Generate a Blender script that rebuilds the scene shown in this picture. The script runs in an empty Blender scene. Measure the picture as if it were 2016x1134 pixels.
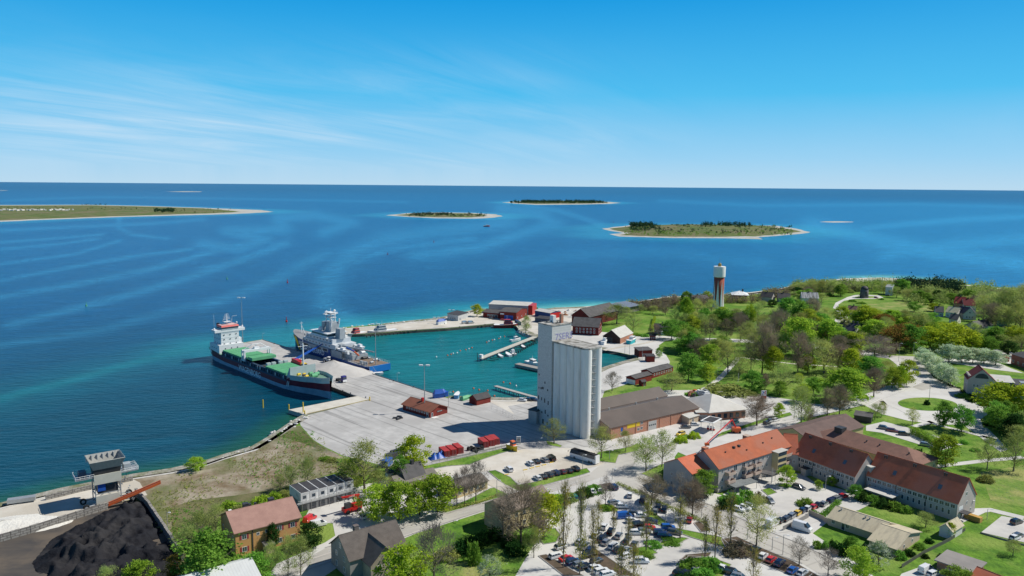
import bpy, bmesh, math, random
import numpy as np
from mathutils import Vector, Matrix
random.seed(7)
# ---------------------------------------------------------------- camera
W, HH = 2016.0, 1134.0
F = 1540.0; CAMH = 106.0; ROLL = 0.0084
PITCH = math.atan((567.0 - 364.5) / F)
cF = Vector((0, math.cos(PITCH), -math.sin(PITCH))); cU0 = Vector((0, math.sin(PITCH), math.cos(PITCH))); cR0 = Vector((1, 0, 0))
cR = cR0 * math.cos(ROLL) + cU0 * math.sin(ROLL); cU = cU0 * math.cos(ROLL) - cR0 * math.sin(ROLL)
CAM = Vector((0, 0, CAMH))
scene = bpy.context.scene
cam = bpy.data.cameras.new('camera'); camo = bpy.data.objects.new('camera', cam)
scene.collection.objects.link(camo); scene.camera = camo
cam.sensor_width = 36; cam.lens = F / W * 36; cam.clip_start = 1; cam.clip_end = 200000
camo.matrix_world = Matrix(((cR.x, cU.x, -cF.x, 0), (cR.y, cU.y, -cF.y, 0), (cR.z, cU.z, -cF.z, CAMH), (0, 0, 0, 1)))
# ---------------------------------------------------------------- sun and sky
SUN_EL = math.radians(46.7); SUN_AZ = math.radians(11.4)      # azimuth measured from +X towards +Y
sd = Vector((math.cos(SUN_EL) * math.cos(SUN_AZ), math.cos(SUN_EL) * math.sin(SUN_AZ), math.sin(SUN_EL)))
sl = bpy.data.lights.new('sun', 'SUN'); sl.energy = 5.0; sl.angle = math.radians(0.5); sl.color = (1, 0.955, 0.87)
so = bpy.data.objects.new('sun', sl); scene.collection.objects.link(so)
so.rotation_euler = sd.to_track_quat('Z', 'Y').to_euler()
w = bpy.data.worlds.new("World"); scene.world = w; w.use_nodes = True
nt = w.node_tree; nt.nodes.clear()
def N(nt, t, **kw):
    n = nt.nodes.new(t)
    for k, v in kw.items():
        if k.startswith('i_'): n.inputs[k[2:].replace('_', ' ')].default_value = v
        else: setattr(n, k, v)
    return n
out = N(nt, 'ShaderNodeOutputWorld'); bg = N(nt, 'ShaderNodeBackground')
sky = N(nt, 'ShaderNodeTexSky', sky_type='NISHITA', sun_disc=False, sun_elevation=SUN_EL, sun_rotation=math.pi / 2 - SUN_AZ, altitude=100, air_density=1.0, dust_density=0.3, ozone_density=2.0)
tc = N(nt, 'ShaderNodeTexCoord')
sx = N(nt, 'ShaderNodeSeparateXYZ'); nt.links.new(tc.outputs['Generated'], sx.inputs[0])
hs = N(nt, 'ShaderNodeMix', data_type='RGBA'); hs.inputs[0].default_value = 0.94; nt.links.new(sky.outputs[0], hs.inputs[6])
cr_ = N(nt, 'ShaderNodeValToRGB'); nt.links.new(sx.outputs['Z'], cr_.inputs[0]); el_ = cr_.color_ramp.elements
el_[0].position = 0.0; el_[0].color = (0.42, 0.63, 0.80, 1); el_[1].position = 1.0; el_[1].color = (0.03, 0.055, 0.12, 1)
for p_, c_ in ((0.035, (0.27, 0.57, 0.82, 1)), (0.11, (0.055, 0.46, 0.80, 1)), (0.22, (0.0, 0.30, 0.70, 1)), (0.40, (0.03, 0.11, 0.30, 1))):
    e_ = el_.new(p_); e_.color = c_
x10 = N(nt, 'ShaderNodeVectorMath', operation='SCALE'); x10.inputs['Scale'].default_value = 10.5; nt.links.new(cr_.outputs[0], x10.inputs[0]); nt.links.new(x10.outputs[0], hs.inputs[7])
def M(op, a, b=None, c=None, clamp=False, tree=None):
    t = tree or nt
    n = t.nodes.new('ShaderNodeMath'); n.operation = op; n.use_clamp = clamp
    for i, v in enumerate((a, b, c)):
        if v is None: continue
        if isinstance(v, (int, float)): n.inputs[i].default_value = v
        else: t.links.new(v, n.inputs[i])
    return n.outputs[0]
# cirrus: streaks laid on a plane high above
zc = M('MAXIMUM', sx.outputs['Z'], 0.02)
den = M('ADD', zc, 0.10)
cu = M('DIVIDE', sx.outputs['X'], den); cv = M('DIVIDE', sx.outputs['Y'], den)
cb = N(nt, 'ShaderNodeCombineXYZ'); nt.links.new(cu, cb.inputs[0]); nt.links.new(cv, cb.inputs[1])
vrc = N(nt, 'ShaderNodeVectorRotate', rotation_type='Z_AXIS', i_Angle=math.radians(-58)); nt.links.new(cb.outputs[0], vrc.inputs['Vector'])
mp = N(nt, 'ShaderNodeMapping'); mp.inputs['Scale'].default_value = (0.22, 1.15, 1); nt.links.new(vrc.outputs[0], mp.inputs[0])
n1 = N(nt, 'ShaderNodeTexNoise', i_Scale=1.3, i_Detail=10.0, i_Roughness=0.66, i_Distortion=1.1); nt.links.new(mp.outputs[0], n1.inputs['Vector'])
n2 = N(nt, 'ShaderNodeTexNoise', i_Scale=0.45, i_Detail=3.0); nt.links.new(cb.outputs[0], n2.inputs['Vector'])
st = M('MULTIPLY', M('SUBTRACT', n1.outputs[0], 0.36), 2.4, clamp=True)
pt = M('MULTIPLY', M('SUBTRACT', n2.outputs[0], 0.30), 3.0, clamp=True)
# more cloud to the left and low, fading out high up
lft = N(nt, 'ShaderNodeMapRange', i_From_Min=0.30, i_From_Max=-0.30, i_To_Min=0.06, i_To_Max=1.0, interpolation_type='SMOOTHSTEP'); nt.links.new(sx.outputs['X'], lft.inputs[0])
hi = N(nt, 'ShaderNodeMapRange', i_From_Min=0.20, i_From_Max=0.06, i_To_Min=0.0, i_To_Max=1.0, interpolation_type='SMOOTHSTEP'); nt.links.new(sx.outputs['Z'], hi.inputs[0])
lo = N(nt, 'ShaderNodeMapRange', i_From_Min=0.0, i_From_Max=0.05, i_To_Min=0.25, i_To_Max=1.0, interpolation_type='SMOOTHSTEP'); nt.links.new(sx.outputs['Z'], lo.inputs[0])
cf = M('MULTIPLY', M('MULTIPLY', M('MULTIPLY', st, pt), lft.outputs[0]), M('MULTIPLY', hi.outputs[0], lo.outputs[0]))
cf = M('MULTIPLY', cf, 0.95, clamp=True)
mxc = N(nt, 'ShaderNodeMix', data_type='RGBA'); nt.links.new(cf, mxc.inputs[0]); nt.links.new(hs.outputs[2], mxc.inputs[6]); mxc.inputs[7].default_value = (6.2, 7.6, 8.8, 1)
nt.links.new(mxc.outputs[2], bg.inputs[0]); bg.inputs[1].default_value = 0.10
nt.links.new(bg.outputs[0], out.inputs[0])
vs = scene.view_settings; vs.view_transform = 'Standard'; vs.look = 'None'; vs.exposure = 0.08; vs.gamma = 1
# ---------------------------------------------------------------- pixel <-> place
WZ = -1.8          # water level; the town ground is z = 0
def P(px, py, z=0.0):
    d = cF * F + cR * (px - W / 2) - cU * (py - HH / 2)
    t = (z - CAMH) / d.z
    return CAM + d * t
def proj(p):
    v = Vector(p) - CAM; k = F / v.dot(cF)
    return (W / 2 + v.dot(cR) * k, HH / 2 - v.dot(cU) * k)
def mpp(p): return (Vector(p) - CAM).dot(cF) / F     # metres per photo pixel there
def up(px, py, ytop, z=0.0):
    """height in metres of something upright whose foot is at (px,py) and whose top shows at ytop"""
    b = P(px, py, z); lo_, hi_ = 0.0, 150.0
    for _ in range(40):
        m = (lo_ + hi_) / 2
        if proj(b + Vector((0, 0, m)))[1] > ytop: lo_ = m
        else: hi_ = m
    return lo_
# ---------------------------------------------------------------- materials
def lin(c):
    if isinstance(c, str):
        c = [int(c[i:i + 2], 16) / 255 for i in (0, 2, 4)]
        return tuple(x / 12.92 if x <= 0.04045 else ((x + 0.055) / 1.055) ** 2.4 for x in c)
    return tuple(c)
MATS = {}
def mat(name, c1, c2=None, scale=0.5, rough=0.85, bump=0.0, bscale=None, metal=0.0, stretch=None, rot=0.0, c3=None, s3=0.05, spec=0.3, detail=6, lo=0.35, hi=0.65, brick=None, wavex=None, lines=None):
    if name in MATS: return MATS[name]
    m = bpy.data.materials.new(name); m.use_nodes = True; t = m.node_tree
    b = t.nodes['Principled BSDF']; b.inputs['Roughness'].default_value = rough; b.inputs['Metallic'].default_value = metal
    b.inputs['Specular IOR Level'].default_value = spec
    c1 = lin(c1); c2 = lin(c2) if c2 is not None else tuple(x * 0.8 for x in c1)
    tcn = t.nodes.new('ShaderNodeTexCoord'); mpn = t.nodes.new('ShaderNodeMapping'); t.links.new(tcn.outputs['Object'], mpn.inputs[0])
    mpn.inputs['Rotation'].default_value = (0, 0, rot)
    if stretch: mpn.inputs['Scale'].default_value = stretch
    nz = t.nodes.new('ShaderNodeTexNoise'); nz.inputs['Scale'].default_value = scale; nz.inputs['Detail'].default_value = detail; nz.inputs['Roughness'].default_value = 0.65
    t.links.new(mpn.outputs[0], nz.inputs['Vector'])
    mr = t.nodes.new('ShaderNodeMapRange'); mr.inputs[1].default_value = lo; mr.inputs[2].default_value = hi; t.links.new(nz.outputs[0], mr.inputs[0])
    mx = t.nodes.new('ShaderNodeMix'); mx.data_type = 'RGBA'; mx.inputs[6].default_value = (*c1, 1); mx.inputs[7].default_value = (*c2, 1)
    t.links.new(mr.outputs[0], mx.inputs[0]); col = mx.outputs[2]
    if c3 is not None:
        n3 = t.nodes.new('ShaderNodeTexNoise'); n3.inputs['Scale'].default_value = s3; n3.inputs['Detail'].default_value = 5; n3.inputs['Roughness'].default_value = 0.6
        t.links.new(tcn.outputs['Object'], n3.inputs['Vector'])
        r3 = t.nodes.new('ShaderNodeMapRange'); r3.inputs[1].default_value = 0.45; r3.inputs[2].default_value = 0.6; t.links.new(n3.outputs[0], r3.inputs[0])
        m3 = t.nodes.new('ShaderNodeMix'); m3.data_type = 'RGBA'; m3.inputs[7].default_value = (*lin(c3), 1); t.links.new(col, m3.inputs[6]); t.links.new(r3.outputs[0], m3.inputs[0]); col = m3.outputs[2]
    if lines:      # thin long dark lines: (scale along, scale across, threshold, darkness)
        lm = t.nodes.new('ShaderNodeMapping'); lm.inputs['Scale'].default_value = (lines[0], lines[1], 1); vr = t.nodes.new('ShaderNodeVectorRotate'); vr.rotation_type = 'Z_AXIS'; vr.inputs['Angle'].default_value = rot
        t.links.new(tcn.outputs['Object'], vr.inputs['Vector']); t.links.new(vr.outputs[0], lm.inputs[0]); ln_ = t.nodes.new('ShaderNodeTexNoise'); ln_.inputs['Scale'].default_value = 1; ln_.inputs['Detail'].default_value = 3; t.links.new(lm.outputs[0], ln_.inputs['Vector'])
        lr = t.nodes.new('ShaderNodeMapRange'); lr.inputs[1].default_value = lines[2]; lr.inputs[2].default_value = lines[2] + .05; lr.inputs[3].default_value = 1; lr.inputs[4].default_value = 1 - lines[3]; t.links.new(ln_.outputs[0], lr.inputs[0])
        lx = t.nodes.new('ShaderNodeMix'); lx.data_type = 'RGBA'; lx.blend_type = 'MULTIPLY'; lx.inputs[0].default_value = 1; t.links.new(col, lx.inputs[6]); t.links.new(lr.outputs[0], lx.inputs[7]); col = lx.outputs[2]
    if wavex:      # (axis, scale, depth, contrast): regular seams of cladding / tile courses
        ax, sc_, dp, ct = wavex
        wv = t.nodes.new('ShaderNodeTexWave'); wv.bands_direction = ax; wv.inputs['Scale'].default_value = sc_; wv.inputs['Distortion'].default_value = 0.0
        t.links.new(tcn.outputs['Object'], wv.inputs['Vector'])
        wr = t.nodes.new('ShaderNodeMapRange'); wr.inputs[1].default_value = 0.0; wr.inputs[2].default_value = 0.35; wr.inputs[3].default_value = 1 - ct; wr.inputs[4].default_value = 1.0; t.links.new(wv.outputs[1], wr.inputs[0])
        wm = t.nodes.new('ShaderNodeMix'); wm.data_type = 'RGBA'; wm.blend_type = 'MULTIPLY'; wm.inputs[0].default_value = 1
        t.links.new(col, wm.inputs[6]); t.links.new(wr.outputs[0], wm.inputs[7]); col = wm.outputs[2]
    if brick:      # (scale, mortar colour)
        bk = t.nodes.new('ShaderNodeTexBrick'); bk.inputs['Scale'].default_value = brick[0]; bk.inputs['Mortar Size'].default_value = 0.03
        cr = t.nodes.new('ShaderNodeMapping'); cr.inputs['Rotation'].default_value = (math.pi / 2, 0, 0); t.links.new(tcn.outputs['Object'], cr.inputs[0]); t.links.new(cr.outputs[0], bk.inputs['Vector'])
        t.links.new(col, bk.inputs['Color1']); bk.inputs['Color2'].default_value = (*[x * 0.7 for x in c1], 1); bk.inputs['Mortar'].default_value = (*lin(brick[1]), 1)
        col = bk.outputs[0]
    t.links.new(col, b.inputs['Base Color'])
    if bump:
        bn = t.nodes.new('ShaderNodeTexNoise'); bn.inputs['Scale'].default_value = bscale or scale * 4; bn.inputs['Detail'].default_value = 6
        t.links.new(mpn.outputs[0], bn.inputs['Vector'])
        bp = t.nodes.new('ShaderNodeBump'); bp.inputs['Strength'].default_value = 1; bp.inputs['Distance'].default_value = bump
        t.links.new(bn.outputs[0], bp.inputs['Height']); t.links.new(bp.outputs[0], b.inputs['Normal'])
    MATS[name] = m
    return m
def glass(name='window_glass', c=(0.03, 0.045, 0.06)):
    if name in MATS: return MATS[name]
    m = mat(name, c, tuple(x * 1.6 for x in c), scale=0.7, rough=0.12, spec=0.8); return m
# ---------------------------------------------------------------- mesh building
class MB:
    def __init__(s): s.v = []; s.f = []; s.m = []
    def face(s, pts, mi=0):
        i = len(s.v); s.v += [tuple(p) for p in pts]; s.f.append(tuple(range(i, i + len(pts)))); s.m.append(mi)
    def grid(s, v, f, mi=0):
        i = len(s.v); s.v += [tuple(p) for p in v]; s.f += [tuple(i + k for k in q) for q in f]; s.m += [mi] * len(f)
    def box(s, x0, x1, y0, y1, z0, z1, mi=0, T=None):
        v = [Vector((x, y, z)) for z in (z0, z1) for x, y in ((x0, y0), (x1, y0), (x1, y1), (x0, y1))]
        if T: v = [T @ p for p in v]
        s.grid(v, [(3, 2, 1, 0), (4, 5, 6, 7), (0, 1, 5, 4), (1, 2, 6, 5), (2, 3, 7, 6), (3, 0, 4, 7)], mi)
    def prism(s, poly, z0, z1, mi=0, T=None, top=None, cap=True):
        """poly in xy, extruded z0..z1 (top: another polygon for the upper ring)"""
        n = len(poly); tp = top or poly
        v = [Vector((p[0], p[1], z0)) for p in poly] + [Vector((p[0], p[1], z1)) for p in tp]
        if T: v = [T @ p for p in v]
        f = [(i, (i + 1) % n, n + (i + 1) % n, n + i) for i in range(n)]
        if cap: f += [tuple(range(n - 1, -1, -1)), tuple(range(n, 2 * n))]
        s.grid(v, f, mi)
    def tube(s, p0, p1, r0, r1=None, n=6, mi=0, cap=True):
        r1 = r0 if r1 is None else r1; p0 = Vector(p0); p1 = Vector(p1); d = p1 - p0
        if d.length < 1e-6: return
        d.normalize(); a = d.orthogonal().normalized(); b = d.cross(a)
        v = [p + (a * math.cos(2 * math.pi * k / n) + b * math.sin(2 * math.pi * k / n)) * r for p, r in ((p0, r0), (p1, r1)) for k in range(n)]
        f = [(k, (k + 1) % n, n + (k + 1) % n, n + k) for k in range(n)]
        if cap: f += [tuple(range(n - 1, -1, -1)), tuple(range(n, 2 * n))]
        s.grid(v, f, mi)
    def lathe(s, prof, n=24, mi=0, c=(0, 0, 0)):
        """prof: list of (r,z)"""
        v = []; f = []
        for r, z in prof:
            for k in range(n): v.append((c[0] + r * math.cos(2 * math.pi * k / n), c[1] + r * math.sin(2 * math.pi * k / n), c[2] + z))
        for j in range(len(prof) - 1):
            for k in range(n): f.append((j * n + k, j * n + (k + 1) % n, (j + 1) * n + (k + 1) % n, (j + 1) * n + k))
        f.append(tuple(range(n - 1, -1, -1))); f.append(tuple((len(prof) - 1) * n + k for k in range(n)))
        s.grid(v, f, mi)
    def mesh(s, name, mats, smooth=False):
        me = bpy.data.meshes.new(name); me.from_pydata(s.v, [], s.f)
        for m in (mats if isinstance(mats, (list, tuple)) else [mats]): me.materials.append(m)
        me.polygons.foreach_set('material_index', s.m)
        if smooth: me.polygons.foreach_set('use_smooth', [True] * len(s.f))
        me.update(); return me
    def build(s, name, mats, parent=None, smooth=False, label=None):
        return link(name, s.mesh(name, mats, smooth), parent, label)
COL = scene.collection
def link(name, data, parent=None, label=None):
    o = bpy.data.objects.new(name, data); COL.objects.link(o)
    if parent is not None: o.parent = parent
    if label: o['label'] = label
    return o
def smooth_angle(o, ang=40):
    o.data.set_sharp_from_angle(angle=math.radians(ang)) if hasattr(o.data, 'set_sharp_from_angle') else None
def tag(o, label=None, cat=None, group=None, kind=None):
    if label: o['label'] = label
    if cat: o['category'] = cat
    if group: o['group'] = group
    if kind: o['kind'] = kind
    return o
def thing(name, label, cat, loc=(0, 0, 0), rz=0.0, group=None):
    o = link(name, None); o.location = loc; o.rotation_euler = (0, 0, rz); o.empty_display_size = 0.5
    return tag(o, label, cat, group)
def copy_tree(o, parent=None):
    c = o.copy(); COL.objects.link(c); c.parent = parent
    for ch in list(o.children): copy_tree(ch, c)
    return c
def frame(A, B):
    """origin A, angle of A->B and the distance"""
    d = B - A; return math.atan2(d.y, d.x), math.hypot(d.x, d.y)
def struct(name, o): return tag(o, None, None, None, 'structure')
# ================================================================ THE SETTING
ASPH = mat('asphalt', (0.43, 0.41, 0.37), (0.34, 0.325, 0.295), scale=0.09, rough=0.95, rot=-0.55, lines=(0.01, 0.6, 0.60, 0.15), c3=(0.46, 0.44, 0.40), s3=0.02, bump=0.02, bscale=2)
LOT = mat('car_park_paving', (0.54, 0.525, 0.49), (0.42, 0.41, 0.39), scale=0.18, rough=0.95, c3=(0.57, 0.56, 0.53), s3=0.035, bump=.02, bscale=3, lo=.3, hi=.75)
GRAV = mat('gravel', (0.52, 0.48, 0.41), (0.60, 0.57, 0.51), scale=0.15, rough=1, c3=(0.47, 0.43, 0.36), s3=0.04, bump=0.05, bscale=1.5)
qa = P(727, 786); qb = P(950, 860)
QROT = math.atan2((P(678, 717) - P(517, 669)).y, (P(678, 717) - P(517, 669)).x)
CONC = mat('quay_concrete', (0.47, 0.46, 0.44), (0.36, 0.35, 0.335), scale=0.25, rot=-QROT, lines=(0.008, 0.55, 0.56, 0.32), rough=0.9, c3=(0.37, 0.36, 0.345), s3=0.045, lo=0.4, hi=0.7)
GRASS = mat('grass', (0.14, 0.265, 0.032), (0.06, 0.14, 0.022), scale=0.22, rough=1, c3=(0.20, 0.28, 0.06), s3=0.05, bump=0.5, bscale=0.8, spec=0.1)
ROUGHG = mat('rough_grass', (0.095, 0.12, 0.035), (0.06, 0.09, 0.022), scale=0.08, rough=1, c3=(0.16, 0.145, 0.075), s3=0.03, bump=0.3, bscale=0.6, spec=0.1)
WASTE = mat('waste_ground', (0.17, 0.125, 0.075), (0.36, 0.32, 0.25), scale=0.10, rough=1, c3=(0.13, 0.145, 0.06), s3=0.035, bump=0.25, bscale=0.7, spec=0.1)
BEACH = mat('white_shingle', (0.60, 0.585, 0.54), (0.42, 0.40, 0.35), scale=0.12, rough=1, bump=0.3, bscale=0.6)
ISLB = mat('island_shingle', (0.50, 0.49, 0.46), (0.36, 0.35, 0.30), scale=0.03, rough=1, bump=0.3, bscale=0.6)
ISLG = mat('island_grass', (0.14, 0.175, 0.06), (0.075, 0.11, 0.035), scale=0.035, rough=1, c3=(0.17, 0.155, 0.085), s3=0.012, bump=0.4, bscale=0.2, spec=0.1)
SOIL = mat('planting_bed_soil', (0.12, 0.085, 0.06), (0.075, 0.06, 0.04), scale=0.5, rough=1, bump=0.1, bscale=2)
COALD = mat('coal_dust', (0.045, 0.045, 0.048), (0.10, 0.085, 0.07), scale=0.12, stretch=(0.25, 1, 1), rot=-0.35, rough=1, c3=(0.13, 0.105, 0.08), s3=0.05)
QWALL = mat('quay_wall', (0.13, 0.12, 0.10), (0.07, 0.07, 0.06), scale=0.4, rough=0.95, bump=0.1)
WHITE = mat('white_paint', (0.78, 0.78, 0.76), (0.70, 0.70, 0.68), scale=1, rough=0.5)

def sheet(name, pts, z, m, depth=0.0, zs=0.0, pt3=False, side=None, parent=None, kind='structure'):
    """flat polygon given in photo pixels, optionally with sides going down"""
    q = [Vector((p[0], p[1], zs)) if pt3 else P(p[0], p[1], zs) for p in pts]
    bm = bmesh.new(); vs_ = [bm.verts.new((p.x, p.y, z)) for p in q]
    f = bm.faces.new(vs_); f.normal_update()
    if f.normal.z < 0: f.normal_flip()
    if depth:
        lo_ = [bm.verts.new((p.x, p.y, z - depth)) for p in q]; n = len(q)
        for i in range(n):
            g = bm.faces.new((vs_[i], lo_[i], lo_[(i + 1) % n], vs_[(i + 1) % n])); g.material_index = 1 if side else 0
        bmesh.ops.recalc_face_normals(bm, faces=[g for g in bm.faces if g is not f] + [f])
    bmesh.ops.triangulate(bm, faces=[f])
    me = bpy.data.meshes.new(name); bm.to_mesh(me); bm.free(); me.materials.append(m)
    if side: me.materials.append(side)
    o = link(name, me, parent); 
    if kind: tag(o, kind=kind)
    return o
# coast: (px, py, natural?) clockwise from the left edge
coast = [(-500, 1085, 1), (-60, 1010, 1), (0, 998, 1), (120, 968, 1), (262, 940, 1), (335, 929, 1), (400, 915, 1), (440, 901, 1), (500, 884, 1), (540, 860, 1), (572, 838, 1), (598, 822, 1),
         (606, 817, 0), (727, 787, 0), (704, 780, 0), (655, 762, 0), (560, 720, 0), (500, 697, 0), (438, 681, 0), (517, 668, 0), (562, 683, 0), (610, 698, 0), (678, 718, 0), (752, 742, 0), (858, 776, 0),
         (884, 784, 1), (945, 786, 1), (997, 788, 1), (1058, 787, 1), (1120, 760, 1), (1189, 727, 1), (1224, 716, 1), (1256, 708, 1),
         (1257, 703, 0), (1219, 694, 0), (1190, 690, 1), (1150, 684, 1), (1100, 672, 1), (1056, 664, 1), (1040, 660, 1), (1022, 651, 1),
         (1016, 642, 0), (974, 638, 0), (944, 641, 0), (877, 647, 0), (781, 653, 0), (718, 658, 0), (668, 660, 0), (660, 653, 0),
         (680, 646, 1), (754, 640, 1), (807, 634, 1), (860, 629, 1), (905, 620, 1), (940, 610, 1), (985, 611, 1), (1059, 613, 1), (1093, 608, 1), (1150, 606, 1), (1203, 602, 1), (1240, 599, 1), (1316, 586, 1), (1400, 583, 1), (1483, 577, 1),
         (1538, 570, 1), (1566, 563, 1), (1610, 556, 1), (1663, 550, 1), (1733, 548, 1), (1802, 552, 1), (1885, 559, 1), (1965, 567, 1), (2080, 572, 1), (2600, 600, 1),
         (3600, 700, 0), (3600, 2500, 0), (-500, 2500, 0)]
cw = [P(x, y, -0.9 if nat else 0.0) for x, y, nat in coast]
def subdiv(pts, flags, step=14.0, amp=1.6):
    o = []; fl = []; n = len(pts); rnd = random.Random(3)
    for i in range(n):
        a, b = pts[i], pts[(i + 1) % n]; nat = flags[i] and flags[(i + 1) % n]
        o.append(a); fl.append(flags[i])
        L = (b - a).length
        if nat and L < 700:
            k = int(L / step)
            nrm = Vector((-(b - a).y, (b - a).x, 0)).normalized() if L > 0 else Vector()
            for j in range(1, k):
                o.append(a.lerp(b, j / k) + nrm * rnd.uniform(-amp, amp)); fl.append(1)
    return o, fl
cpts, cfl = subdiv(cw, [c[2] for c in coast])
bm = bmesh.new(); n = len(cpts)
tv = [bm.verts.new((p.x, p.y, 0)) for p in cpts]
area = sum(cpts[i].x * cpts[(i + 1) % n].y - cpts[(i + 1) % n].x * cpts[i].y for i in range(n)); sgn = -1 if area > 0 else 1
lv = []
for i, p in enumerate(cpts):
    a = cpts[i - 1]; b = cpts[(i + 1) % n]; d = (b - a); nn = Vector((-d.y, d.x, 0)).normalized() * sgn
    q = p + nn * (6.0 if cfl[i] else 0.0)
    lv.append(bm.verts.new((q.x, q.y, -4.5)))
top = bm.faces.new(tv); 
for i in range(n):
    g = bm.faces.new((tv[i], lv[i], lv[(i + 1) % n], tv[(i + 1) % n])); g.material_index = 1 if (cfl[i] and cfl[(i + 1) % n]) else 2
bmesh.ops.recalc_face_normals(bm, faces=bm.faces[:])
if top.normal.z < 0:
    for f_ in bm.faces: f_.normal_flip()
bmesh.ops.triangulate(bm, faces=[top])
me = bpy.data.meshes.new('ground'); bm.to_mesh(me); bm.free()
for m_ in (GRASS, BEACH, QWALL): me.materials.append(m_)
struct('ground', link('ground', me))
def shore_strip(i0, i1, w_, m, z=.12):
    q = cw[i0:i1 + 1]; q, _ = subdiv(q, [1] * len(q)) if False else (q, 0); mb = MB(); O = []; I = []
    for i, p in enumerate(q):
        d = (q[min(i + 1, len(q) - 1)] - q[max(i - 1, 0)]); nn = Vector((-d.y, d.x, 0)).normalized() * -sgn; O.append(p - nn * 1.2); I.append(p + nn * w_)
    for i in range(len(q) - 1): mb.face([(O[i].x, O[i].y, z), (O[i + 1].x, O[i + 1].y, z), (I[i + 1].x, I[i + 1].y, z), (I[i].x, I[i].y, z)])
    o = mb.build('shingle_shore', m); 
    if o.data.polygons[0].normal.z < 0: o.data.flip_normals()
    return tag(o, kind='structure')
ROCKY = mat('rocky_shore', (0.40, 0.385, 0.34), (0.22, 0.20, 0.16), scale=.5, rough=1, bump=.3, bscale=1.5, c3=(0.16, 0.17, 0.09), s3=.15)
shore_strip(0, 11, 3.6, ROCKY); shore_strip(25, 32, 3.5, ROCKY); shore_strip(35, 40, 5, ROCKY); shore_strip(50, 58, 5, ROCKY); shore_strip(58, 70, 9, BEACH)
# ---- islands
ISL = {
 'peninsula': dict(shore=[(-260, 447), (0, 437), (90, 433), (243, 427.5), (451, 422), (500, 420), (545, 417), (521, 413.5), (417, 409.5), (295, 405.5), (174, 403), (0, 403.5), (-260, 404)],
                   green=[(-260, 443), (0, 434), (90, 430.5), (243, 425), (420, 420), (480, 417), (440, 412.5), (395, 409.8), (295, 406.5), (174, 404), (0, 404.5), (-260, 405)], h=4),
 'small_island': dict(shore=[(757, 424), (800, 427), (860, 430), (940, 430.5), (975, 428.5), (992, 426), (980, 422), (930, 419), (860, 418), (800, 419.5)],
                   green=[(778, 423.5), (815, 426), (862, 428), (930, 428), (960, 425.5), (955, 422), (920, 420.3), (860, 419.3), (805, 420.8)], h=4),
 'far_island': dict(shore=[(986, 398.5), (1020, 401.5), (1055, 403.5), (1150, 402.8), (1200, 401.5), (1225, 399.5), (1190, 396.5), (1120, 395), (1030, 395.5)],
                   green=[(1003, 398.5), (1055, 401.5), (1150, 400.8), (1200, 399.3), (1180, 396.9), (1120, 395.6), (1040, 396)], h=7),
 'near_island': dict(shore=[(1181, 450), (1200, 455), (1225, 459), (1195, 461), (1215, 466), (1260, 467), (1320, 469), (1430, 469.5), (1505, 471.5), (1495, 467.5), (1530, 465), (1570, 461.5), (1600, 457), (1565, 449), (1530, 444), (1440, 443), (1340, 442), (1240, 443)],
                   green=[(1200, 450), (1215, 454), (1245, 459.5), (1220, 462.5), (1260, 464.5), (1330, 466), (1430, 466), (1485, 465), (1525, 462), (1560, 458), (1578, 456), (1552, 450.5), (1520, 446), (1440, 444), (1340, 443), (1245, 444.5)], h=8),
}
def dome(name, pts, z0, h, m, rings=7, sk=1.0):
    q = [P(x, y, z0) for x, y in pts]; ql, _ = subdiv(q, [1] * len(q), 40, 5)
    c = sum(ql, Vector()) / len(ql); v = []; f = []; n = len(ql); rnd = random.Random(5)
    for r in range(rings):
        s = 1 - r / rings
        for p in ql:
            k = c + (p - c) * s; v.append((k.x, k.y, z0 - sk + (sk + h) * (1 - s ** 3.5) * (1 + (rnd.uniform(-.12, .12) if r else 0))))
    v.append((c.x, c.y, z0 + h))
    for r in range(rings - 1):
        for i in range(n): f.append((r * n + i, r * n + (i + 1) % n, (r + 1) * n + (i + 1) % n, (r + 1) * n + i))
    for i in range(n): f.append(((rings - 1) * n + i, (rings - 1) * n + (i + 1) % n, rings * n))
    mb = MB(); mb.grid(v, f); return tag(mb.build(name, m, smooth=True), kind='structure')
for k, d in ISL.items():
    dome(k + '_shore', d['shore'], WZ, 0.8, ISLB, sk=0.05)
    dome(k, d['green'], WZ + 0.5, d['h'], ISLG, sk=0.3)
dome('skerry', [(1612, 437), (1640, 438.2), (1678, 437.5), (1682, 436.6), (1650, 435.6), (1625, 435.8)], WZ, 0.8, ISLB, sk=0.05)
dome('skerry', [(325, 377.3), (360, 378), (396, 377.8), (398, 377), (360, 376.6)], WZ, 1.0, ISLB, sk=0.05)
dome('skerry', [(-40, 375), (0, 375.2), (18, 375), (10, 374.5), (-40, 374.3)], WZ, 1.0, ISLB, sk=0.05)
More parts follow.
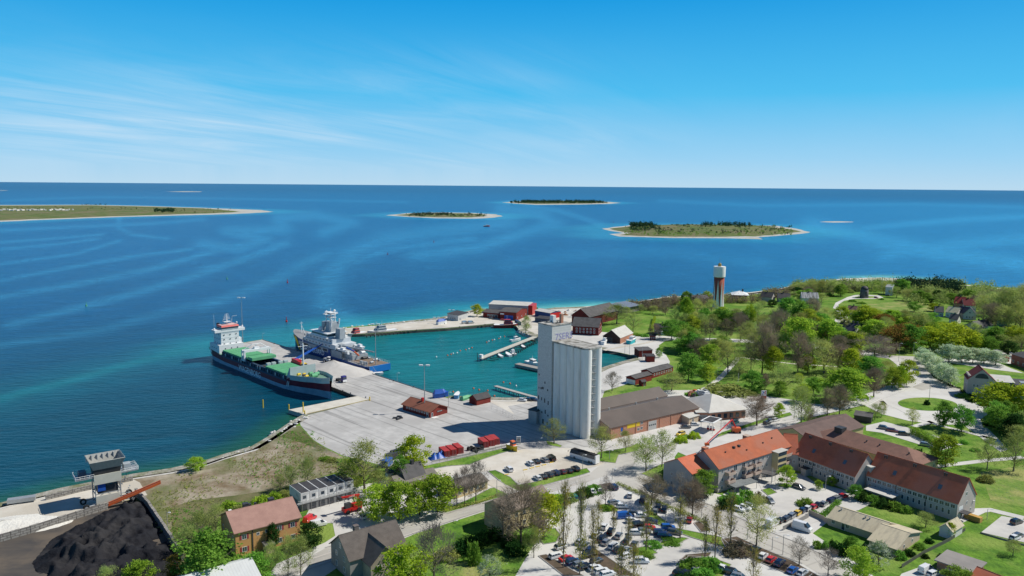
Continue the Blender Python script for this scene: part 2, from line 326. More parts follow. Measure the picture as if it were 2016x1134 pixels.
# ---- sea: a sheet to the horizon with its depth colour stored per vertex
na, nr = 440, 420
az = np.linspace(-math.radians(56), math.radians(56), na); rr = 60 * (90000 / 60.0) ** np.linspace(0, 1, nr)
X = np.outer(rr, np.sin(az)); Y = np.outer(rr, np.cos(az))
vx = X.ravel(); vy = Y.ravel()
def dist_poly(pts):
    d = np.full(vx.shape, 1e9)
    for i in range(len(pts) - 1):
        a, b = pts[i], pts[i + 1]; ex, ey = b.x - a.x, b.y - a.y; L2 = ex * ex + ey * ey + 1e-9
        t = np.clip(((vx - a.x) * ex + (vy - a.y) * ey) / L2, 0, 1)
        d = np.minimum(d, np.hypot(vx - a.x - t * ex, vy - a.y - t * ey))
    return d
def seg(i0, i1): return [cw[i] for i in range(i0, i1 + 1)]
deep = np.array([0.001, 0.042, 0.14]); blue = np.array([0.0015, 0.082, 0.225]); turq = np.array([0.012, 0.26, 0.29]); harb = np.array([0.005, 0.145, 0.155]); green = np.array([0.012, 0.085, 0.045]); pale = np.array([0.16, 0.50, 0.42]); dk = np.array([0.0015, 0.050, 0.085])
R_ = np.hypot(vx, vy)
def sm(x, a, b): t = np.clip((x - a) / (b - a), 0, 1); return (t * t * (3 - 2 * t))[:, None]
colr = dk * np.ones((len(vx), 3))
colr = colr + (blue * 0.8 - colr) * sm(R_, 380, 800)
colr = colr + (blue - colr) * sm(R_, 700, 1500)
colr = colr + (deep - colr) * sm(R_, 3500, 14000)
rightside = sm(vx / vy, 0.1, 0.6) * (1 - sm(R_, 4000, 9000)); colr = colr + (np.array([0.005, 0.15, 0.34]) - colr) * rightside * 0.8
dn = dist_poly(seg(47, 58)); colr = colr + (turq - colr) * (1 - sm(dn, 4, 80)) * 0.8; dr_ = dist_poly(seg(58, 72)); colr = colr + (turq * .8 - colr) * (1 - sm(dr_, 2, 40)) * 0.5; colr = colr + (pale - colr) * (1 - sm(dn, 2, 16)) * 0.8
dbeach = dist_poly([P(985, 611), P(1059, 613), P(1093, 607), P(1210, 600)]); colr = colr + (pale * 1.1 - colr) * (1 - sm(dbeach, 4, 40)) * 0.9
dsh = dist_poly([P(1700, 545), P(1760, 543), P(1810, 546)]); colr = colr + (pale * 0.8 - colr) * (1 - sm(dsh, 10, 40)) * 0.8
for k, d in ISL.items():
    q = [P(x, y, WZ) for x, y in d['shore']]; di = dist_poly(q + [q[0]]); colr = colr + (np.array([0.02, 0.23, 0.37]) - colr) * (1 - sm(di, 10, 170)) * 0.7
dpl = dist_poly([P(-150, 800), P(0, 778), P(130, 745), P(250, 712), P(340, 690), P(410, 672)]); colr = colr + (turq * 0.85 - colr) * (1 - sm(dpl, 3, 55)) * (0.18 + 0.34 * (1 - sm(dpl, 0, 12)))
dq = dist_poly([P(438, 676), P(517, 664), P(562, 676), P(600, 680), P(640, 670), P(690, 655)]); colr = colr + (turq * 0.8 - colr) * (1 - sm(dq, 5, 70)) * 0.5
dl = dist_poly(seg(0, 11)); colr = colr + (green - colr) * (1 - sm(dl, 6, 24)) * 0.9
# harbour basin
hp = [P(x, y) for x, y in ((562, 683), (678, 718), (858, 776), (1000, 790), (1200, 740), (1280, 705), (1190, 680), (1056, 660), (1016, 636), (880, 643), (718, 654), (668, 658))]
ins = np.zeros(len(vx), bool)
for i in range(len(hp)):
    a, b = hp[i], hp[i - 1]; c_ = ((a.y > vy) != (b.y > vy)) & (vx < (b.x - a.x) * (vy - a.y) / (b.y - a.y + 1e-12) + a.x); ins ^= c_
dh = dist_poly(hp + [hp[0]]); hf = (ins * 1.0)[:, None] * sm(dh, 0, 10) + 0
colr = colr + (harb - colr) * hf
colr = colr + (np.array([0.03, 0.12, 0.10]) - colr) * (1 - sm(dist_poly(seg(24, 32)), 3, 26)) * 0.5
# wind slicks and current bands lying on the water: a mask per vertex
def slicks():
    V = np.stack([vx, vy, np.full(len(vx), WZ - CAMH)], 1); dpt = V @ np.array(cF); qx = W / 2 + F * (V @ np.array(cR)) / dpt; qy = HH / 2 - F * (V @ np.array(cU)) / dpt
    m = np.zeros(len(vx))
    for pts, w_, s_ in (([(-20, 455), (120, 448), (300, 440), (400, 432)], 3, .7), ([(0, 477), (100, 470), (200, 462)], 2.2, .8), ([(0, 491), (120, 480), (190, 470)], 2.2, .8), ([(0, 520), (150, 500), (235, 474)], 2.6, .8), ([(0, 553), (120, 530), (260, 505), (380, 490)], 3, .8),
        ([(0, 585), (150, 560), (300, 530), (400, 500), (480, 480)], 5, .8), ([(20, 640), (180, 600), (330, 560), (450, 520), (560, 480)], 6, .8), ([(232, 418), (236, 450), (262, 462), (330, 470)], 2.5, .8), ([(400, 482), (470, 490), (520, 472), (450, 455), (560, 452), (550, 430), (620, 424), (690, 438), (640, 458)], 8, .9),
        ([(700, 640), (640, 600), (650, 540), (690, 500), (760, 470), (860, 455), (1000, 440)], 12, .8), ([(700, 515), (760, 492), (850, 480), (930, 470)], 6, .7), ([(990, 410), (1060, 420), (1090, 440), (1020, 462), (940, 488), (820, 503)], 9, .9), ([(1000, 400), (1100, 415), (1180, 440)], 4, .8),
        ([(1600, 442), (1660, 455), (1760, 480), (1860, 500), (2016, 520)], 12, 1), ([(1700, 450), (1800, 440), (1900, 432), (2016, 427)], 5, .8), ([(1750, 500), (1880, 482), (2016, 470)], 10, .8), ([(400, 602), (520, 560), (600, 520), (640, 500)], 8, .7), ([(1000, 520), (1150, 500), (1300, 495), (1500, 520)], 9, .35), ([(0, 680), (200, 650), (380, 600)], 6, .5), ([(0, 395), (200, 388), (500, 392), (800, 398)], 2, .5), ([(1300, 395), (1500, 405), (1800, 402), (2016, 408)], 3, .5)):
        d = np.full(len(vx), 1e9)
        for (ax, ay), (bx, by) in zip(pts[:-1], pts[1:]):
            ex, ey = bx - ax, by - ay; t = np.clip(((qx - ax) * ex + (qy - ay) * ey) / (ex * ex + ey * ey), 0, 1); d = np.minimum(d, np.hypot((qx - ax - t * ex) * .55, qy - ay - t * ey))
        m = np.maximum(m, s_ * np.exp(-(d / (w_ * 1.25)) ** 2))
    return m
slk = slicks()
faces = [(r * na + c, r * na + c + 1, (r + 1) * na + c + 1, (r + 1) * na + c) for r in range(nr - 1) for c in range(na - 1)]
me = bpy.data.meshes.new('sea'); me.from_pydata(np.stack([vx, vy, np.full(len(vx), WZ)], 1).tolist(), [], faces)
ca = me.color_attributes.new('depth_tint', 'FLOAT_COLOR', 'POINT')
ca.data.foreach_set('color', np.concatenate([np.clip(colr, 0, 1), np.ones((len(vx), 1))], 1).astype(np.float32).ravel())
m = bpy.data.materials.new('sea_water'); m.use_nodes = True; t = m.node_tree; b = t.nodes['Principled BSDF']
def ln(a, i, tree=t): tree.links.new(a, i)
at = t.nodes.new('ShaderNodeVertexColor'); at.layer_name = 'depth_tint'
tcn = t.nodes.new('ShaderNodeTexCoord')
wn = N(t, 'ShaderNodeTexNoise', i_Scale=0.0022, i_Detail=3.0); ln(tcn.outputs['Object'], wn.inputs['Vector'])
vm = t.nodes.new('ShaderNodeVectorMath'); vm.operation = 'SUBTRACT'; ln(wn.outputs['Color'], vm.inputs[0]); vm.inputs[1].default_value = (0.5, 0.5, 0.5)
v2 = t.nodes.new('ShaderNodeVectorMath'); v2.operation = 'SCALE'; v2.inputs['Scale'].default_value = 900; ln(vm.outputs[0], v2.inputs[0])
v3 = t.nodes.new('ShaderNodeVectorMath'); v3.operation = 'ADD'; ln(tcn.outputs['Object'], v3.inputs[0]); ln(v2.outputs[0], v3.inputs[1])
def aniso(src, ang, sx_, sy_, det, dist, lo_, hi_, rough_=.5):
    vr = t.nodes.new('ShaderNodeVectorRotate'); vr.rotation_type = 'Z_AXIS'; vr.inputs['Angle'].default_value = math.radians(ang); ln(src, vr.inputs['Vector'])
    mp = t.nodes.new('ShaderNodeMapping'); mp.inputs['Scale'].default_value = (1 / sx_, 1 / sy_, 1); ln(vr.outputs[0], mp.inputs[0])
    n_ = N(t, 'ShaderNodeTexNoise', i_Scale=1.0, i_Detail=float(det), i_Roughness=rough_, i_Distortion=float(dist)); ln(mp.outputs[0], n_.inputs['Vector'])
    r_ = N(t, 'ShaderNodeMapRange', i_From_Min=lo_, i_From_Max=hi_); ln(n_.outputs[0], r_.inputs[0]); return r_
r1 = aniso(v3.outputs[0], -6, 62, 1300, 3, 0.3, .54, .64)
r2 = aniso(v3.outputs[0], 20, 420, 1100, 4, 1.0, .53, .60)
fs = M('ADD', M('MULTIPLY', r1.outputs[0], 0.5, tree=t), M('MULTIPLY', r2.outputs[0], 0.75, tree=t), clamp=True, tree=t)
mx = t.nodes.new('ShaderNodeMix'); mx.data_type = 'RGBA'; mx.blend_type = 'MIX'
mul = t.nodes.new('ShaderNodeMix'); mul.data_type = 'RGBA'; mul.blend_type = 'ADD'; mul.inputs[0].default_value = 1; ln(at.outputs[0], mul.inputs[6]); mul.inputs[7].default_value = (0.024, 0.135, 0.19, 1)
sepx = t.nodes.new('ShaderNodeSeparateXYZ'); ln(tcn.outputs['Object'], sepx.inputs[0])
nearf = N(t, 'ShaderNodeMapRange', i_From_Min=420, i_From_Max=900); ln(sepx.outputs['Y'], nearf.inputs[0])
sat = t.nodes.new('ShaderNodeAttribute'); sat.attribute_name = 'slick'
brk = aniso(v3.outputs[0], -6, 26, 150, 6, .8, .40, .60, .62); brk2 = aniso(v3.outputs[0], 15, 120, 380, 4, 1.2, .36, .56, .6); mot = aniso(tcn.outputs['Object'], 70, 5, 30, 5, .5, .34, .66, .65)
fs2 = M('ADD', M('MULTIPLY', M('MULTIPLY', fs, nearf.outputs[0], tree=t), .35, tree=t), M('MULTIPLY', M('MULTIPLY', sat.outputs['Fac'], M('ADD', brk.outputs[0], .25, tree=t), tree=t), M('ADD', M('MULTIPLY', brk2.outputs[0], .9, tree=t), .25, tree=t), tree=t), clamp=True, tree=t)
ln(fs2, mx.inputs[0]); ln(at.outputs[0], mx.inputs[6]); ln(mul.outputs[2], mx.inputs[7])
# wind ripples: bump, with their light and dark also put into the colour
rp = t.nodes.new('ShaderNodeMapping'); rp.inputs['Rotation'].default_value = (0, 0, math.radians(-20)); rp.inputs['Scale'].default_value = (1 / 6, 1 / 2.2, 1); ln(tcn.outputs['Object'], rp.inputs[0])
rn = N(t, 'ShaderNodeTexNoise', i_Scale=1.0, i_Detail=5.0, i_Roughness=0.6); ln(rp.outputs[0], rn.inputs['Vector'])
b.inputs['Roughness'].default_value = 0.28; b.inputs['IOR'].default_value = 1.33; b.inputs['Specular IOR Level'].default_value = 0.25
bp = t.nodes.new('ShaderNodeBump'); bp.inputs['Distance'].default_value = 1.1; bp.inputs['Strength'].default_value = 0.8; ln(rn.outputs[0], bp.inputs['Height']); ln(bp.outputs[0], b.inputs['Normal'])
mo = t.nodes.new('ShaderNodeMix'); mo.data_type = 'RGBA'; mo.blend_type = 'MULTIPLY'; mo.inputs[0].default_value = 1; mr_ = N(t, 'ShaderNodeMapRange', i_To_Min=0.72, i_To_Max=1.24); ln(mot.outputs[0], mr_.inputs[0]); ln(mx.outputs[2], mo.inputs[6]); ln(mr_.outputs[0], mo.inputs[7])  # ripple light and dark painted into the water colour
ln(mo.outputs[2], b.inputs['Base Color'])
sa = me.attributes.new('slick', 'FLOAT', 'POINT'); sa.data.foreach_set('value', slk.astype(np.float32)); me.materials.append(m); SEA = tag(link('sea', me), kind='structure')
# ================================================================ ROADS, YARDS AND LAWNS (photo-pixel outlines, laid on the ground plane)
L1, L2, L3, L4, L5 = 0.03, 0.06, 0.09, 0.12, 0.15
sheet('quay', [(606, 817.5), (727, 787), (704, 780.5), (655, 762.5), (560, 721), (500, 698), (439.5, 681.5), (517, 668.5), (562, 683.5), (610, 698.5), (678, 718.5), (752, 742.5), (858, 776.5),
    (884, 785), (945, 787), (975, 789), (1010, 800), (1050, 822), (1060, 850), (1050, 868), (1000, 880), (925, 897), (849, 915), (800, 925), (748, 915), (712, 906), (675, 897), (640, 880), (617, 866), (603, 850), (592, 838), (590, 828)], L1, CONC)
sheet('breakwater_road', [(661, 652.5), (680, 647), (754, 641), (807, 635), (850, 631.5), (905, 622), (935, 613.5), (985, 613), (1059, 614.5), (1093, 610), (1150, 608), (1200, 604), (1215, 606), (1180, 618), (1140, 628), (1128, 640), (1130, 660), (1190, 668), (1200, 680),
    (1190, 689), (1150, 682), (1100, 671), (1056, 663), (1040, 659), (1023, 650.5), (1016, 641.5), (974, 637.6), (944, 640.6), (877, 646.6), (781, 652.6), (718, 657.6), (668, 659.5)], L1, GRAV)
sheet('harbour_road', [(1190, 689), (1219, 693.6), (1257, 702.6), (1256, 708.5), (1224, 717), (1189, 728), (1120, 762), (1180, 800), (1190, 770), (1230, 758), (1240, 752), (1262, 745), (1300, 733), (1316, 722), (1319, 712), (1312, 700), (1300, 690), (1297, 680), (1310, 671), (1345, 668), (1345, 664), (1270, 659), (1200, 655), (1130, 648), (1128, 670)], L2, LOT)
sheet('gravel_yard', [(960, 789), (1010, 788), (1060, 787), (1120, 790), (1120, 830), (1060, 835), (1010, 815)], L2, GRAV)
sheet('promenade_road', [(1345, 664), (1440, 667), (1540, 672), (1620, 680), (1700, 690), (1750, 700), (1750, 706), (1690, 698), (1600, 686), (1500, 676), (1345, 669)], L1, LOT)
sheet('town_paving', [(700, 960), (800, 935), (849, 922), (1003, 886), (1045, 874), (1075, 868), (1185, 868), (1200, 862), (1352, 829), (1375, 808), (1345, 790), (1280, 772), (1316, 768), (1400, 768), (1480, 776), (1560, 787), (1600, 795),
    (1660, 800), (1655, 808), (1590, 822), (1560, 838), (1540, 860), (1450, 900), (1380, 910), (1335, 890), (1328, 900), (1335, 950), (1420, 975), (1500, 930), (1560, 905), (1580, 930), (1660, 960), (1720, 985), (1680, 1000), (1640, 1020), (1600, 1050), (1660, 1090), (1720, 1134), (1740, 1240), (1240, 1240), (1000, 1160), (1040, 1090),
    (1060, 1060), (1062, 1030), (1100, 1000), (1100, 972), (1060, 978), (970, 1002), (820, 1050), (760, 1075), (690, 1100), (640, 1134), (560, 1200), (480, 1200), (545, 1110), (640, 1068), (660, 1055), (655, 1030), (620, 1030), (600, 1020), (610, 1000), (650, 985)], L1, LOT)
sheet('main_road', [(560, 1160), (600, 1116), (690, 1092), (820, 1048), (960, 1001), (1060, 974), (1160, 948), (1200, 934), (1240, 923), (1262, 900), (1330, 884), (1335, 868), (1280, 880), (1210, 900), (1180, 917), (1161, 932.6), (1037, 967), (959, 990), (820, 1026), (745, 1046), (640, 1080), (540, 1134)], L2, ASPH)
sheet('side_road', [(1200, 934), (1214, 952), (1353, 1012), (1424, 1057), (1500, 1080), (1580, 1110), (1680, 1170), (1740, 1170), (1665, 1115), (1580, 1072), (1509, 1044), (1424, 1004), (1384, 988), (1300, 955), (1262, 930), (1240, 923)], L2, ASPH)
sheet('gravel_lot', [(715, 955), (800, 933), (870, 922), (1003, 890), (1045, 882), (1100, 880), (1180, 890), (1210, 900), (1180, 917), (1120, 930), (1060, 948), (1025, 952), (990, 935), (960, 928), (900, 935), (830, 945)], L2, GRAV)
sheet('east_road', [(1480, 845), (1560, 830), (1655, 808), (1700, 797), (1745, 783), (1790, 765), (1812, 745), (1805, 728), (1790, 712), (1755, 700), (1750, 706), (1765, 718), (1772, 735), (1760, 752), (1730, 768), (1680, 784), (1600, 800), (1540, 812), (1440, 834), (1400, 846), (1400, 858)], L3, LOT)
sheet('roundabout', [(1700, 797), (1745, 783), (1790, 765), (1812, 745), (1822, 738), (1840, 752), (1880, 768), (1930, 780), (1955, 795), (1950, 812), (1930, 826), (1935, 840), (1960, 868), (1985, 885), (1970, 890), (1945, 872), (1915, 850), (1895, 836), (1850, 836), (1790, 829), (1735, 815)], L2, LOT)
sheet('roundabout_island', [(1768 + 58.5 + 59 * math.cos(a) , 796 + 0.04 * 59 * math.cos(a) + 13 * math.sin(a)) for a in [k * math.pi / 16 for k in range(32)]], L3, GRASS, side=WHITE)
sheet('traffic_island', [(1795, 762), (1826, 748), (1836, 764), (1815, 769)], L3, ASPH)
sheet('traffic_island', [(1712, 797), (1735, 785), (1750, 800), (1735, 808)], L4, ASPH)
sheet('north_road', [(1755, 700), (1800, 702), (1822, 716), (1850, 745), (1890, 765), (1893, 775), (1880, 768), (1840, 752), (1822, 738), (1812, 745), (1805, 728), (1790, 712)], L3, ASPH)
sheet('car_park', [(1850, 706), (1880, 706), (1960, 712), (2010, 720), (2080, 730), (2080, 700), (1990, 692), (1955, 686), (1958, 695), (1975, 702), (1960, 712), (1990, 725), (2016, 735), (1960, 728), (1880, 716), (1850, 712)], L2, LOT)
# hill road to the windmill
sheet('hill_road', [(1643, 632), (1650, 615), (1640, 606), (1645, 596), (1668, 585), (1682, 581), (1700, 580), (1730, 581.5), (1740, 586), (1722, 588.5), (1700, 588), (1682, 588.5), (1662, 592), (1650, 600), (1653, 607), (1667, 618), (1670, 630), (1660, 640), (1640, 640)], L1, LOT)
sheet('windmill_green', [(1683, 584.5), (1700, 582.5), (1722, 583.5), (1728, 586), (1706, 587), (1686, 587)], L2, GRASS)
# paths
def path(pts, w, z, m, name='footpath'):
    q = [P(*p) for p in pts]; l = []; r = []
    for i, p in enumerate(q):
        d = (q[min(i + 1, len(q) - 1)] - q[max(i - 1, 0)]); nn = Vector((-d.y, d.x, 0)).normalized() * w / 2
        l.append(p + nn); r.append(p - nn)
    mb = MB()
    for i in range(len(q) - 1):
        mb.face([(l[i].x, l[i].y, z), (r[i].x, r[i].y, z), (r[i + 1].x, r[i + 1].y, z), (l[i + 1].x, l[i + 1].y, z)])
    o = mb.build(name, m); me_ = o.data
    if me_.polygons[0].normal.z < 0: me_.flip_normals()
    return tag(o, kind='structure')
path([(-60, 1012), (0, 1000.5), (120, 970.5), (262, 942.5), (335, 931.5), (400, 917.5), (440, 903.5), (500, 886.5), (540, 862.5), (572, 840.5), (590, 829)], 2.2, L4, BEACH, 'shingle_shore')
path([(680, 647.3), (754, 641.3), (807, 635.3), (860, 630.4), (905, 621.4), (940, 611.4)], 4.0, L4, BEACH, 'shingle_shore')
sheet('beach', [(1040, 613.4), (1059, 613.4), (1093, 608.4), (1150, 606.4), (1203, 602.4), (1225, 601), (1215, 607), (1195, 610), (1170, 618), (1130, 626), (1105, 622), (1090, 618), (1050, 618)], L4, BEACH)
path([(1225, 601), (1316, 587), (1400, 584), (1483, 578), (1538, 571), (1566, 564.2), (1610, 557.2)], 7.0, L4, BEACH, 'shingle_shore')
sheet('beach', [(1610, 556.4), (1663, 550.4), (1733, 548.4), (1802, 552.4), (1885, 559.4), (1885, 562), (1802, 556.5), (1733, 553.5), (1680, 555), (1640, 557)], L4, BEACH)
path([(1885, 560), (1965, 568), (2080, 573)], 7.0, L4, BEACH, 'shingle_shore')
path([(884, 785.5), (945, 787.5), (997, 789.5), (1058, 788.5), (1120, 762)], 3.0, L4, BEACH, 'shingle_shore')
sheet('silo_yard', [(1000, 800), (1060, 790), (1130, 770), (1180, 790), (1200, 868), (1160, 880), (1060, 884), (1030, 884), (1003, 890), (985, 880), (1040, 850)], L2 + .01, CONC)
path([(1355, 777), (1395, 762), (1420, 742), (1440, 720), (1456, 703)], 3.2, L1, LOT)
path([(1456, 703), (1500, 709), (1560, 716), (1650, 722)], 2.0, L1, GRAV)
path([(1735, 790), (1770, 805), (1800, 820), (1850, 838), (1900, 850), (1960, 866)], 2.6, L4, LOT)
path([(1798, 840), (1830, 832), (1850, 826), (1870, 820)], 3.0, L4, LOT)
path([(1930, 842), (1950, 862), (1965, 880)], 5.5, L4, LOT)
path([(1830, 920), (1870, 915), (1930, 908), (2016, 900)], 3.0, L1, LOT)
path([(1885, 1025), (1915, 1012), (1930, 1005), (1950, 1004), (2016, 1020)], 3.5, L2, LOT)
path([(963, 946), (985, 958), (1010, 970)], 5.0, L4, GRAV)
path([(1190, 690), (1230, 682), (1270, 676), (1310, 664)], 3.0, L3, GRAV)
sheet('parking_area', [(1705, 838), (1740, 830), (1780, 840), (1900, 874), (1870, 882), (1850, 888), (1800, 872), (1735, 852), (1705, 848)], L2, LOT)
sheet('parking_area', [(1932, 1048), (1972, 1016), (2040, 1028), (2080, 1040), (2080, 1085), (2016, 1068)], L2, LOT)
sheet('parking_area', [(1775, 1130), (1830, 1110), (1840, 1120), (1870, 1134), (1900, 1180), (1740, 1180)], L3, LOT)
sheet('courtyard', [(1490, 945), (1520, 928), (1560, 915), (1640, 950), (1700, 975), (1740, 965), (1720, 990), (1690, 1005), (1640, 1015), (1600, 1030), (1570, 1045), (1530, 1050), (1510, 1040), (1500, 1000), (1520, 985), (1500, 965)], L3, LOT)
# grass and planting beds laid over the paving
G = [[(960, 928), (975, 926), (1005, 940), (1020, 955), (1060, 948), (1120, 930), (1155, 922), (1162, 930), (1150, 934), (1080, 953), (1035, 966), (1010, 966), (985, 948)],
     [(830, 920), (849, 915), (925, 899), (1000, 881), (1012, 886), (985, 893), (955, 903), (925, 915), (880, 918), (845, 925)],
     [(965, 962), (985, 958), (1005, 972), (985, 980), (930, 995), (880, 1012), (870, 1005), (920, 985)],
     [(1075, 868), (1088, 871), (1107, 878), (1103, 881), (1078, 876)],
     [(1165, 900), (1180, 890), (1215, 885), (1240, 880), (1255, 873), (1262, 878), (1255, 888), (1218, 896), (1212, 912), (1175, 908)],
     [(1262, 933), (1300, 915), (1330, 910), (1328, 950), (1345, 958), (1320, 955), (1285, 942)],
     [(1330, 872), (1345, 868), (1362, 862), (1352, 855), (1338, 858)], [(1410, 862), (1440, 852), (1490, 836), (1560, 818), (1555, 812), (1500, 826), (1450, 842), (1420, 852)],
     [(1090, 1000), (1100, 985), (1125, 972), (1160, 958), (1168, 953), (1210, 965), (1204, 968), (1165, 962), (1150, 968), (1130, 978), (1110, 1000)],
     [(1177, 995), (1192, 992), (1218, 1003), (1215, 1008), (1185, 1004)], [(1258, 1012), (1280, 1005), (1330, 1040), (1420, 1058), (1435, 1072), (1425, 1078), (1360, 1058), (1300, 1036)],
     [(1301, 1068), (1340, 1058), (1356, 1060), (1335, 1072), (1300, 1074)], [(1250, 1080), (1275, 1075), (1295, 1089), (1265, 1098), (1245, 1092)],
     [(1340, 1110), (1355, 1095), (1400, 1098), (1440, 1112), (1425, 1134), (1400, 1160), (1340, 1150), (1330, 1125)],
     [(1062, 1060), (1075, 1043), (1093, 1040), (1103, 1053), (1095, 1068), (1070, 1072)],
     [(1499, 965), (1515, 961), (1530, 970), (1512, 976)], [(1555, 930), (1580, 934), (1600, 948), (1660, 965), (1720, 980), (1715, 965), (1640, 940), (1570, 918)],
     [(1530, 957), (1545, 951), (1562, 957), (1550, 962)]]
KERB = mat('kerb_stone', (0.36, 0.35, 0.33), (0.28, 0.27, 0.26), scale=1)
for g in G:
    sheet('lawn', g, L3 + 0.02, GRASS); path(g + [g[0]], .28, L5 + .03, KERB, 'kerb')
for g in [[(1150, 1084), (1170, 1080), (1215, 1110), (1250, 1134), (1220, 1134), (1170, 1110)], [(1060, 1095), (1075, 1092), (1130, 1125), (1150, 1134), (1110, 1134)], [(1420, 1062), (1450, 1057), (1500, 1080), (1560, 1105), (1620, 1140), (1560, 1134), (1490, 1105), (1430, 1082)],
          [(1366, 1030), (1390, 1025), (1400, 1045), (1380, 1048)], [(1335, 1108), (1350, 1093), (1400, 1088), (1395, 1097), (1350, 1100)], [(1174, 956), (1200, 951), (1215, 958), (1195, 966)]]:
    sheet('planting_bed', g, L3 + 0.04, SOIL); path(g + [g[0]], .28, L5 + .05, KERB, 'kerb')
sheet('waste_ground', [(-60, 1014), (0, 1000), (120, 971), (262, 942), (335, 931), (400, 917), (440, 903), (500, 886), (540, 862), (572, 840), (590, 838), (603, 852), (617, 868), (640, 882), (675, 900), (712, 910), (745, 925), (715, 940), (660, 930), (600, 950), (560, 965), (470, 985), (430, 1010), (400, 1060), (350, 1134), (0, 1134), (-60, 1134)], L1, WASTE)
sheet('rough_grass', [(545, 858), (570, 848), (600, 852), (618, 868), (642, 884), (636, 888), (606, 876), (575, 866)], L2, ROUGHG)
sheet('rough_grass', [(335, 1000), (380, 985), (470, 975), (560, 960), (600, 945), (610, 960), (570, 985), (470, 1000), (430, 1020), (420, 1080), (350, 1110), (340, 1050)], L2, ROUGHG)
sheet('storage_yard', [(-80, 1018), (0, 1002), (120, 973), (262, 944), (275, 950), (290, 975), (250, 985), (150, 1010), (0, 1060), (-80, 1085)], L2, GRAV)
sheet('coal_yard', [(-100, 1090), (0, 1062), (150, 1012), (250, 986), (292, 990), (360, 1095), (340, 1134), (300, 1250), (-100, 1250)], L2, COALD)
# ramp slab for ferries
sheet('ferry_ramp', [(568, 807), (601, 816.5), (727, 787.5), (704, 780)], L4, mat('pale_concrete', (0.60, 0.57, 0.50), (0.50, 0.47, 0.40), scale=0.2, rough=0.9), depth=4, side=mat('pale_concrete_side', (0.42, 0.41, 0.38), (0.3, 0.3, 0.28), scale=0.3))
# kerbs and road markings
def line(name, pts, w, m=WHITE, z=L5): return path(pts, w, z, m, name)
for i in range(14):
    a = i / 14; line('road_marking', [(560 + (1160 - 560) * a, 1113 - 170 * a ** 0.95), (560 + 600 * (a + .035), 1113 - 170 * (a + .035) ** 0.95)], 0.12)
line('road_marking', [(1740, 812), (1712, 797), (1735, 785)], 0.3); line('road_marking', [(1795, 762), (1826, 748), (1840, 764)], 0.3)

for pts in ([(640, 1079), (745, 1045), (820, 1025), (959, 989), (1037, 966), (1100, 950)], [(690, 1093), (820, 1049), (960, 1002), (1055, 975)], [(1302, 956), (1384, 989), (1424, 1005), (1509, 1045), (1580, 1073), (1665, 1116)], [(1214, 952), (1353, 1012), (1424, 1057), (1500, 1080), (1580, 1110)], [(1565, 812), (1655, 792), (1728, 768), (1760, 752)], [(1480, 845.5), (1560, 830.5), (1655, 808.5), (1700, 797.5)], [(1330, 884), (1262, 900), (1240, 923)]):
    path(pts, .35, L5, KERB, 'kerb')
TRK = mat('tyre_worn_asphalt', (0.40, 0.375, 0.34), (0.47, 0.44, 0.40), scale=.2, rough=.9)
for o_ in (-9, 9): path([(590, 1118 + o_), (690, 1084 + o_), (820, 1038 + o_), (960, 995 + o_ * .8), (1060, 969 + o_ * .7), (1160, 941 + o_ * .6)], .7, L4, TRK, 'tyre_track')
for o_ in (-7, 7): path([(1250, 945 + o_), (1384, 1002 + o_), (1424, 1026 + o_), (1509, 1064 + o_), (1580, 1094 + o_)], .6, L4, TRK, 'tyre_track')
for (x0, y0, x1, y1, dx, dy, n_) in ((1508, 1030, 1660, 968, 9, 12, 14), (1395, 1108, 1465, 1142, 10, -6, 7), (1495, 1095, 1590, 1138, 9, -8, 7), (1090, 1096, 1205, 1136, 8, -9, 9), (1040, 918, 1095, 902, 8, 7, 5)):
    for i in range(n_ + 1):
        px_, py_ = x0 + (x1 - x0) * i / n_, y0 + (y1 - y0) * i / n_; path([(px_, py_), (px_ + dx, py_ + dy)], .12, L5, WHITE, 'bay_marking')
GR2 = mat('meadow_grass', (0.20, 0.28, 0.06), (0.10, 0.19, 0.035), scale=.25, rough=1, c3=(0.28, 0.29, 0.10), s3=.08, bump=.3, bscale=.8, spec=.1)
for g in ([(880, 1134), (870, 1110), (930, 1105), (960, 1120), (1000, 1134), (990, 1180), (880, 1180)], [(1930, 930), (2016, 915), (2100, 930), (2100, 1000), (2016, 1000), (1950, 985)], [(1700, 600), (1780, 592), (1850, 600), (1840, 615), (1760, 612), (1690, 608)]): sheet('meadow', g, L1, GR2)
